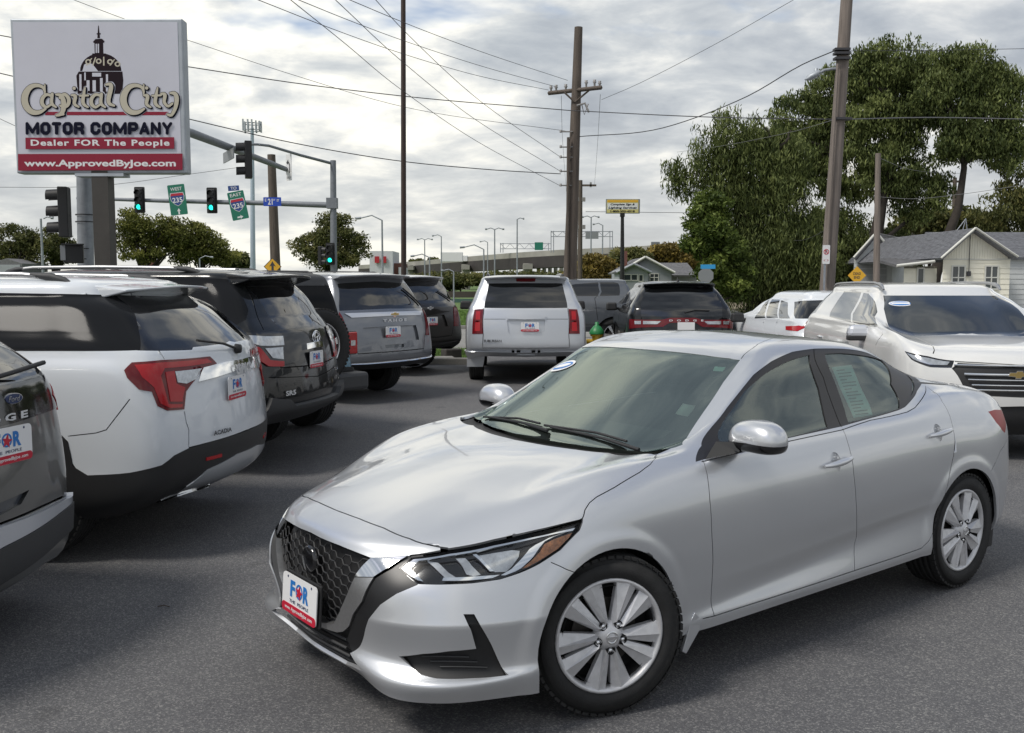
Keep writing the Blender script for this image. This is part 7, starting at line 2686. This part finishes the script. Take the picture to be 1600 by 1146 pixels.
def garage():
    Y = 54.0
    k = Y / FOC
    c = at(1364, 443, Y)
    o = empty('pale_garage', (c.x, Y, 0), 0, 'pale grey clapboard garage with a dark roof in front of the big trees', 'garage')

    def X(p_):
        return (p_ - 1364) * k

    def Z(q_):
        return at(1364, q_, Y).z
    xl, xr, ze, zr = X(1334), X(1393), Z(403), Z(364)
    xa = (xl + xr) / 2
    siding(o, xl, xr, 0, zr, 0, M_SIDG, .26, clip=lambda z: (xl, xr) if z < ze else (xl + (xa - xl) * min(1, (z - ze) / (zr - ze)), xr - (xr - xa) * min(1, (z - ze) / (zr - ze))))
    L = 13.0
    sh = X(1490) - xr
    nb = int(ze / .26)
    for q in range(nb):
        z0_, z1_ = q * .26, (q + 1) * .26
        b = MB().use(M_SIDG)
        b.add([(xr, 0, z0_), (xr + sh, 5.5, z0_), (xr + sh - .02, 5.5, z1_), (xr - .02, 0, z1_), (xr - .06, 0, z0_), (xr + sh - .06, 5.5, z0_), (xr + sh - .06, 5.5, z1_), (xr - .06, 0, z1_)], [(0, 1, 2, 3), (4, 7, 6, 5), (0, 4, 5, 1), (3, 2, 6, 7)], False)
        b.build('siding_board', M_SIDG, o)
    shingle_roof(o, (xr + .15, -.3, ze - .06), (xr + .15 + sh * .98, 5.2, ze - .06), (xa + sh * 1.0, 5.2, zr), (xa, -.3, zr), M_SHING2, 18, 40)
    shingle_roof(o, (xl - .15 + sh, 5.2, ze - .06), (xl - .15, -.3, ze - .06), (xa, -.3, zr), (xa + sh, 5.2, zr), M_SHING2, 18, 20)
    for a, e in (((xl - .15, -.32, ze), (xa, -.32, zr)), ((xa, -.322, zr), (xr + .15, -.322, ze))):
        MB().use(M_TRIMW).tube([a, e], .07, 4).build('bargeboard', M_TRIMW, o)
    MB().use(M_TRIMW).tube([(xr + .15, -.32, ze - .1), (xr + .15 + sh * .98, 5.2, ze - .1)], .06, 4).build('fascia', M_TRIMW, o)
    d = MB().use(M_DOORG).box((xa - .1, -.03, Z(430)), (46 * k, .05, 30 * k))
    d.build('garage_door', M_DOORG, o)
    for q in range(3):
        MB().use(M_SIDG).box((xa - .1, -.062, Z(430) - .35 + q * .35), (45 * k, .012, .03)).build('door_rail', M_SIDG, o)
    MB().use(M_SIDG).box((xa - .15, -.03, Z(376)), (.2, .04, .35)).build('gable_vent', M_SIDG, o)
    return o


garage()


def bungalow():
    Y = 74.0
    k = Y / FOC
    c = at(1010, 443, Y)
    o = empty('grey_bungalow', (c.x, Y, 0), 0, 'grey bungalow with a nested double gable below the yellow sign', 'house')

    def X(p_):
        return (p_ - 1010) * k

    def Z(q_):
        return at(1010, q_, Y).z
    for nm, xl, xa, xr, ze, zr, y in (('main', 966, 1007, 1053, 424, 402, 0), ('porch', 959, 985, 1012, 424, 413.5, -1.6)):
        xl, xa, xr, ze, zr = X(xl), X(xa), X(xr), Z(ze), Z(zr)
        b = MB().use(M_SIDB).prism([(xl + .2, 0), (xr - .2, 0), (xr - .2, ze), (xa, zr - .08), (xl + .2, ze)], y, y + 5, Matrix(((1, 0, 0, 0), (0, 0, 1, 0), (0, 1, 0, 0), (0, 0, 0, 1))))
        b.build('wall', M_SIDB, o)
        D_ = 8 if nm == 'main' else 3
        for sg, xe in ((-1, xl), (1, xr)):
            shingle_roof(o, (xe, y - .35, ze - .12), (xe, y + D_, ze - .12), (xa, y + D_, zr), (xa, y - .35, zr), M_SHING2, 8, 16)
            MB().use(M_TRIMW if nm == 'main' else M_SIDB).tube([(xe, y - .37 - .003 * sg, ze - .12), (xa, y - .37 - .003 * sg, zr)], .10, 4).build('bargeboard', None, o)
    shingle_roof(o, (X(1040), 1.5, Z(430)), (X(1095), 1.5, Z(430)), (X(1095), 6, Z(408.5)), (X(1030), 6, Z(408.5)), M_SHING2, 10, 24, 'side_roof')
    MB().use(M_SIDB).box((X(1070), 2.2, Z(432) / 2), (52 * k, .4, Z(431))).build('side_wall', M_SIDB, o)
    window(o, X(1022), Z(434), 12 * k, 12 * k, 0)
    window(o, X(976), Z(434), 10 * k, 9 * k, -1.6, False)
    window(o, X(987), Z(434), 8 * k, 9 * k, -1.6, False)
    window(o, X(997), Z(435), 5 * k, 10 * k, -1.6, False)
    MB().use(M_BRK).box((X(982), 3, Z(404)), (.45, .45, 1.3)).build('chimney', M_BRK, o)
    return o


bungalow()
p = at(10, 414, 110)
o = empty('far_house', (p.x, 110, 0), 0, 'grey gabled roof peeping over the white roof at the far left', 'house')
b = MB().use(M_SHING2).prism([(-1.8, 0), (1.8, 0), (1.8, at(10, 412, 110).z), (0, at(10, 404, 110).z), (-1.8, at(10, 412, 110).z)], 0, 6, Matrix(((1, 0, 0, 0), (0, 0, 1, 0), (0, 1, 0, 0), (0, 0, 0, 1))))
b.build('roof', M_SHING2, o)
MB().use(M_SIDB).box((0, -.05, at(10, 414, 110).z / 2), (3.2, .1, at(10, 414, 110).z)).build('wall', M_SIDB, o)
# ------------------------------------------------------------------ trees
def leafmat(name, dark, light, mid=None):
    m = bpy.data.materials.new(name)
    m.use_nodes = True
    nt = m.node_tree
    b = nt.nodes['Principled BSDF']
    at_ = nt.nodes.new('ShaderNodeAttribute')
    at_.attribute_name = 'tint'
    r = nt.nodes.new('ShaderNodeValToRGB')
    e = r.color_ramp.elements
    e[0].color = (*dark, 1)
    e[1].color = (*light, 1)
    if mid:
        q = e.new(.5)
        q.color = (*mid, 1)
    nt.links.new(at_.outputs['Fac'], r.inputs[0])
    nt.links.new(r.outputs[0], b.inputs['Base Color'])
    b.inputs['Roughness'].default_value = .6
    b.inputs['Specular IOR Level'].default_value = .25
    t = nt.nodes.new('ShaderNodeBsdfTranslucent')
    nt.links.new(r.outputs[0], t.inputs[0])
    mx = nt.nodes.new('ShaderNodeMixShader')
    mx.inputs[0].default_value = .28
    nt.links.new(b.outputs[0], mx.inputs[1])
    nt.links.new(t.outputs[0], mx.inputs[2])
    nt.links.new(mx.outputs[0], nt.nodes['Material Output'].inputs[0])
    return m


L_DARK = leafmat('leaf_dark_green', (.046, .066, .020), (.29, .33, .115), (.125, .155, .048))
L_GREEN = leafmat('leaf_fresh_green', (.04, .065, .014), (.21, .26, .06), (.10, .14, .03))
L_OLIVE = leafmat('leaf_olive', (.045, .055, .018), (.25, .23, .08), (.115, .125, .042))
L_GOLD = leafmat('leaf_autumn', (.07, .055, .015), (.34, .25, .06), (.17, .13, .035))
L_OLV2 = leafmat('leaf_yellow_green', (.05, .06, .014), (.30, .29, .075), (.14, .15, .036))
M_BARK = mat('bark', (.040, .033, .027), .95, noise=.3, nscale=3, bump=.5, bscale=8)


def leaves(name, centres, radii, per, size, m, seed, parent, droop=0., ratio=.42):
    r = np.random.default_rng(seed)
    C_, R_, tint = [], [], []
    for (c, rad, n) in zip(centres, radii, per):
        g = r.normal(0, 1, (n, 3))
        g /= np.linalg.norm(g, axis=1, keepdims=True)
        g *= (r.random((n, 1)) ** .45)
        P = np.array(c) + g * np.array(rad)
        if droop:
            P[:, 2] -= r.random(n) ** 1.5 * droop
        C_.append(P)
        base = r.normal(.42, .19)
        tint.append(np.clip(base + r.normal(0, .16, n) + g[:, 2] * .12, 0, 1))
    P = np.concatenate(C_)
    tint = np.concatenate(tint)
    n = len(P)
    a = r.normal(0, 1, (n, 3))
    if droop:
        a = a * .45 + [0, 0, -1]
    a /= np.linalg.norm(a, axis=1, keepdims=True)
    b = np.cross(a, r.normal(0, 1, (n, 3)))
    b /= np.maximum(np.linalg.norm(b, axis=1, keepdims=True), 1e-6)
    s = size * (.6 + .8 * r.random((n, 1)))
    a, b = a * s, b * s * ratio
    nrm = np.cross(a, b)
    nrm /= np.maximum(np.linalg.norm(nrm, axis=1, keepdims=True), 1e-9)
    V = np.stack([P - a, P + b + nrm * s * .15, P + a, P - b + nrm * s * .15], 1).reshape(-1, 3)
    me = bpy.data.meshes.new(name)
    me.vertices.add(4 * n)
    me.vertices.foreach_set('co', V.ravel())
    me.loops.add(4 * n)
    me.loops.foreach_set('vertex_index', np.arange(4 * n))
    me.polygons.add(n)
    me.polygons.foreach_set('loop_start', np.arange(0, 4 * n, 4))
    me.update(calc_edges=True)
    at_ = me.attributes.new('tint', 'FLOAT', 'FACE')
    at_.data.foreach_set('value', tint)
    me.materials.append(m)
    return link(name, me, parent)


def tree(name, label, base_px, Y, blobs, m, n_clump, leaf, per, seed, trunk=None, tr=.35, droop=0., cat='tree', group=None, cr=1.0, limbs=22, ratio=.42, depth=1.0):
    """blobs: (px, py, rx_px, ry_px) lobes of the crown as sighted at distance Y; the crown is as deep as it is wide"""
    r = np.random.default_rng(seed)
    k = Y / FOC
    g0 = at(base_px, 443, Y)
    o = empty(name, (g0.x, Y, 0), 0, label, cat, group)
    lobes = []
    for q in blobs:
        x, y, rx, ry = q[:4]
        c = at(x, y, Y)
        dep = rx * k * depth
        lobes.append((np.array([c.x - g0.x, (q[4] if len(q) > 4 else 0), c.z]), np.array([rx * k, dep, ry * k])))
    vol = np.array([np.prod(l[1]) ** .75 for l in lobes])
    vol /= vol.sum()
    cen, rad, cnt = [], [], []
    for i in range(n_clump):
        c, R_ = lobes[r.choice(len(lobes), p=vol)]
        g = r.normal(0, 1, 3)
        g /= np.linalg.norm(g)
        g *= r.uniform(.25, 1.0) ** .5
        P = c + g * R_
        if P[2] < .3:
            P[2] = .3 + r.random() * .5
        cen.append(P)
        q = cr * (.55 + .9 * r.random())
        rad.append((q, q, q * (.62 if not droop else .5)))
        cnt.append(int(per * (.6 + .8 * r.random()) * q * q / (cr * cr)))
    crown = leaves('crown', cen, rad, cnt, leaf, m, seed + 1, o, droop, ratio)
    b = MB().use(M_BARK)
    tp = trunk or [(0, 0, -.2), (0, 0, max(l[0][2] for l in lobes))]
    tp = [Vector(p) for p in tp]
    n = len(tp)
    b.tube(tp, [tr * (1 - .75 * i / (n - 1)) for i in range(n)], 9)
    order = r.permutation(len(cen))[:limbs]
    for i in order:
        e = Vector(cen[i])
        hs = [p for p in tp if p.z < e.z - .5] or [tp[0]]
        s_ = hs[-1] if len(hs) == n else hs[-1].lerp(tp[len(hs)], r.random() * .6)
        if s_.z < e.z * .25:
            s_ = Vector((s_.x, s_.y, e.z * .3))
        mid = s_.lerp(e, .5) + Vector((r.normal(0, .3), r.normal(0, .3), .12 * (e - s_).length))
        q = s_.lerp(e, .8) + Vector((0, 0, .08 * (e - s_).length))
        rr = tr * .34
        b.tube([s_, mid, q, e], [rr, rr * .6, rr * .35, rr * .12], 6)
    b.build('trunk', M_BARK, o)
    return o


k55 = 55 / FOC
GT = 'big trees behind the garage'
tree('willow_tree', 'drooping willow-like tree at the left end of the big trees', 1175, 56, [(1150, 215, 62, 50), (1085, 255, 36, 42), (1195, 260, 75, 70), (1130, 300, 45, 60), (1210, 330, 70, 70), (1240, 400, 85, 62), (1175, 400, 60, 60)], L_DARK, 640, .16, 84, 31, tr=.42,
     trunk=[(0, 0, -.2), (.6, 0, 3), (1.4, .2, 6), (1.0, 0, 9)], droop=1.5, cr=.62, ratio=.2, depth=.5, group=GT)
tree('green_tree', 'fresh green bushy tree standing left of the willow above the street sign', 1120, 52, [(1108, 345, 30, 40), (1120, 400, 38, 52), (1100, 375, 26, 30), (1145, 430, 35, 35)], L_GREEN, 190, .12, 120, 41, tr=.2, cr=.52, group=GT)
tree('spreading_tree', 'dark spreading tree between the willow and the lamp pole', 1290, 60, [(1262, 185, 58, 42), (1290, 150, 34, 45), (1250, 240, 70, 50), (1320, 260, 55, 60), (1345, 170, 40, 50), (1300, 380, 80, 60), (1385, 400, 60, 45)], L_DARK, 600, .125, 92, 51, tr=.45,
     trunk=[(.5, 0, -.2), (1.0, 0, 3.5), (.4, 0, 7), (-.4, 0, 11)], droop=.45, cr=.64, ratio=.34, depth=.5, group=GT, limbs=34)
tree('tall_tree', 'tall airy tree whose crown tops the wires right of the lamp pole', 1358, 58, [(1395, 100, 62, 42), (1350, 110, 30, 34), (1425, 150, 55, 55), (1368, 190, 50, 55), (1400, 250, 60, 55), (1440, 300, 45, 45)], L_DARK, 450, .125, 92, 61, tr=.5,
     trunk=[(0, 0, -.2), (.2, 0, 3.5), (.6, 0, 6.5), (1.6, 0, 10.5), (2.2, 0, 13.5)], droop=.45, cr=.62, ratio=.34, depth=.5, group=GT, limbs=34)
tree('leaning_tree', 'tree with a leaning forked trunk above the cream house', 1452, 56, [(1505, 100, 52, 36), (1545, 130, 42, 36), (1480, 150, 45, 42), (1530, 190, 58, 46), (1570, 160, 30, 60), (1500, 225, 40, 25), (1578, 235, 24, 34)], L_DARK, 430, .125, 90, 71, tr=.42,
     trunk=[(0, 0, -.2), (.3, 0, 2.2), (.9, 0, 4.2), (1.5, 0, 6.0), (1.75, 0, 8.3), (1.5, 0, 11.0)], droop=.6, cr=.60, ratio=.32, depth=.5, group=GT, limbs=34)
tree('corner_tree', 'greyish tree at the right edge behind the cream house', 1600, 66, [(1580, 250, 40, 50), (1585, 330, 56, 50), (1640, 300, 60, 80), (1550, 360, 34, 26)], L_OLIVE, 160, .13, 85, 81, tr=.35, droop=.5, cr=.68, depth=.6, group=GT)
tree('garden_shrub', 'low mixed shrubs behind the garage roof', 1450, 70, [(1440, 350, 40, 18), (1495, 345, 50, 20), (1540, 350, 30, 14)], L_OLIVE, 80, .2, 110, 83, tr=.12, cr=.8, cat='shrub')
tree('dark_hedge', 'dark undergrowth at the foot of the big trees', 1240, 62, [(1180, 435, 60, 26), (1250, 435, 70, 30), (1320, 430, 60, 34), (1370, 420, 50, 32)], L_DARK, 260, .15, 170, 84, tr=.12, cr=1.0, cat='hedge')
# dry weeds at their foot
tree('dry_weeds', 'dry straw-coloured weeds along the foot of the hedge', 1180, 57, [(1150, 462, 30, 4), (1195, 464, 34, 5), (1240, 462, 30, 5)], L_GOLD, 60, .12, 60, 85, tr=.03, cr=.35, cat='weeds', limbs=2)
# middle round tree
tree('round_tree', 'round dark tree behind the right-hand mast', 520, 108, [(515, 365, 36, 28), (490, 385, 30, 24), (545, 388, 32, 24), (515, 405, 50, 18), (530, 350, 20, 14)], L_OLIVE, 190, .18, 80, 91, tr=.45, cr=.85, depth=.6)
# left background trees
tree('background_tree', 'low bushy tree at the far left behind the signal', 35, 115, [(30, 375, 36, 22), (10, 395, 30, 18), (60, 390, 28, 24)], L_OLIVE, 110, .18, 75, 101, tr=.4, cr=.88, depth=.6, group='trees behind the left row')
tree('background_tree', 'airy tree showing between the lamp and the sign posts', 88, 118, [(85, 370, 18, 18), (95, 392, 26, 22), (120, 398, 20, 18)], L_OLIVE, 75, .18, 75, 102, tr=.35, cr=.88, depth=.6, group='trees behind the left row')
tree('background_tree', 'tall broad tree right of the dark sign post', 225, 112, [(210, 345, 30, 18), (195, 370, 26, 24), (245, 355, 34, 20), (225, 385, 46, 26), (275, 372, 30, 22)], L_OLV2, 190, .18, 75, 103, tr=.5, cr=.88, depth=.6, group='trees behind the left row')
tree('background_tree', 'yellow green tree sloping down behind the east sign', 315, 114, [(300, 365, 30, 20), (325, 385, 34, 20), (300, 400, 40, 16), (350, 400, 28, 12)], L_OLV2, 150, .18, 75, 104, tr=.4, cr=.88, depth=.6, group='trees behind the left row')
tree('background_tree', 'small low tree left of the cell tower', 362, 125, [(360, 406, 24, 8), (375, 410, 14, 5), (345, 402, 14, 8)], L_OLIVE, 50, .3, 90, 105, tr=.2, cr=1.0, group='trees behind the left row')
MB().use(M_BRK).box((at(236, 380, 125).x, 125, 3.2), (.85, .85, 6.4 + 2.2)).build('brick_chimney', M_BRK, label='slim brick chimney standing among the left background trees', cat='chimney')
# autumn trees by the bridge
for k_, (x, y, rx, ry, lab) in enumerate(((935, 418, 24, 18, 'golden brown autumn tree left of the bungalow'), (985, 405, 22, 14, 'thin autumn tree rising behind the bungalow roof'), (1045, 398, 28, 10, 'yellow autumn tree below the bridge right of the bungalow'), (1078, 402, 20, 14, 'yellow tree beside the fresh green tree'), (905, 425, 20, 12, 'low golden bush at the foot of the leaning pole'))):
    tree('autumn_tree', lab, x, 100 + 3 * k_, [(x, y, rx, ry), (x + 5, y + ry * .8, rx * 1.1, ry)], L_GOLD if k_ != 1 else L_OLIVE, 90, .24, 120, 120 + k_, tr=.2, cr=.9, group='autumn trees by the bridge', limbs=10)
for k_, (x, y, lab) in enumerate(((650, 411, 'tiny dark tree top behind the left end of the bridge'), (678, 409, 'second tiny tree top behind the bridge'))):
    tree('distant_tree', lab, x, 340, [(x, y, 8, 4)], L_OLIVE, 14, .6, 60, 140 + k_, tr=.3, cr=1.2, limbs=3)
# scrub on the slope below the bridge
tree('slope_scrub', 'dark scrub on the slope under the bridge', 720, 200, [(690, 440, 50, 9), (780, 438, 60, 10), (860, 436, 40, 10)], L_OLIVE, 300, .4, 90, 150, tr=.1, cr=1.5, cat='shrub', limbs=2)
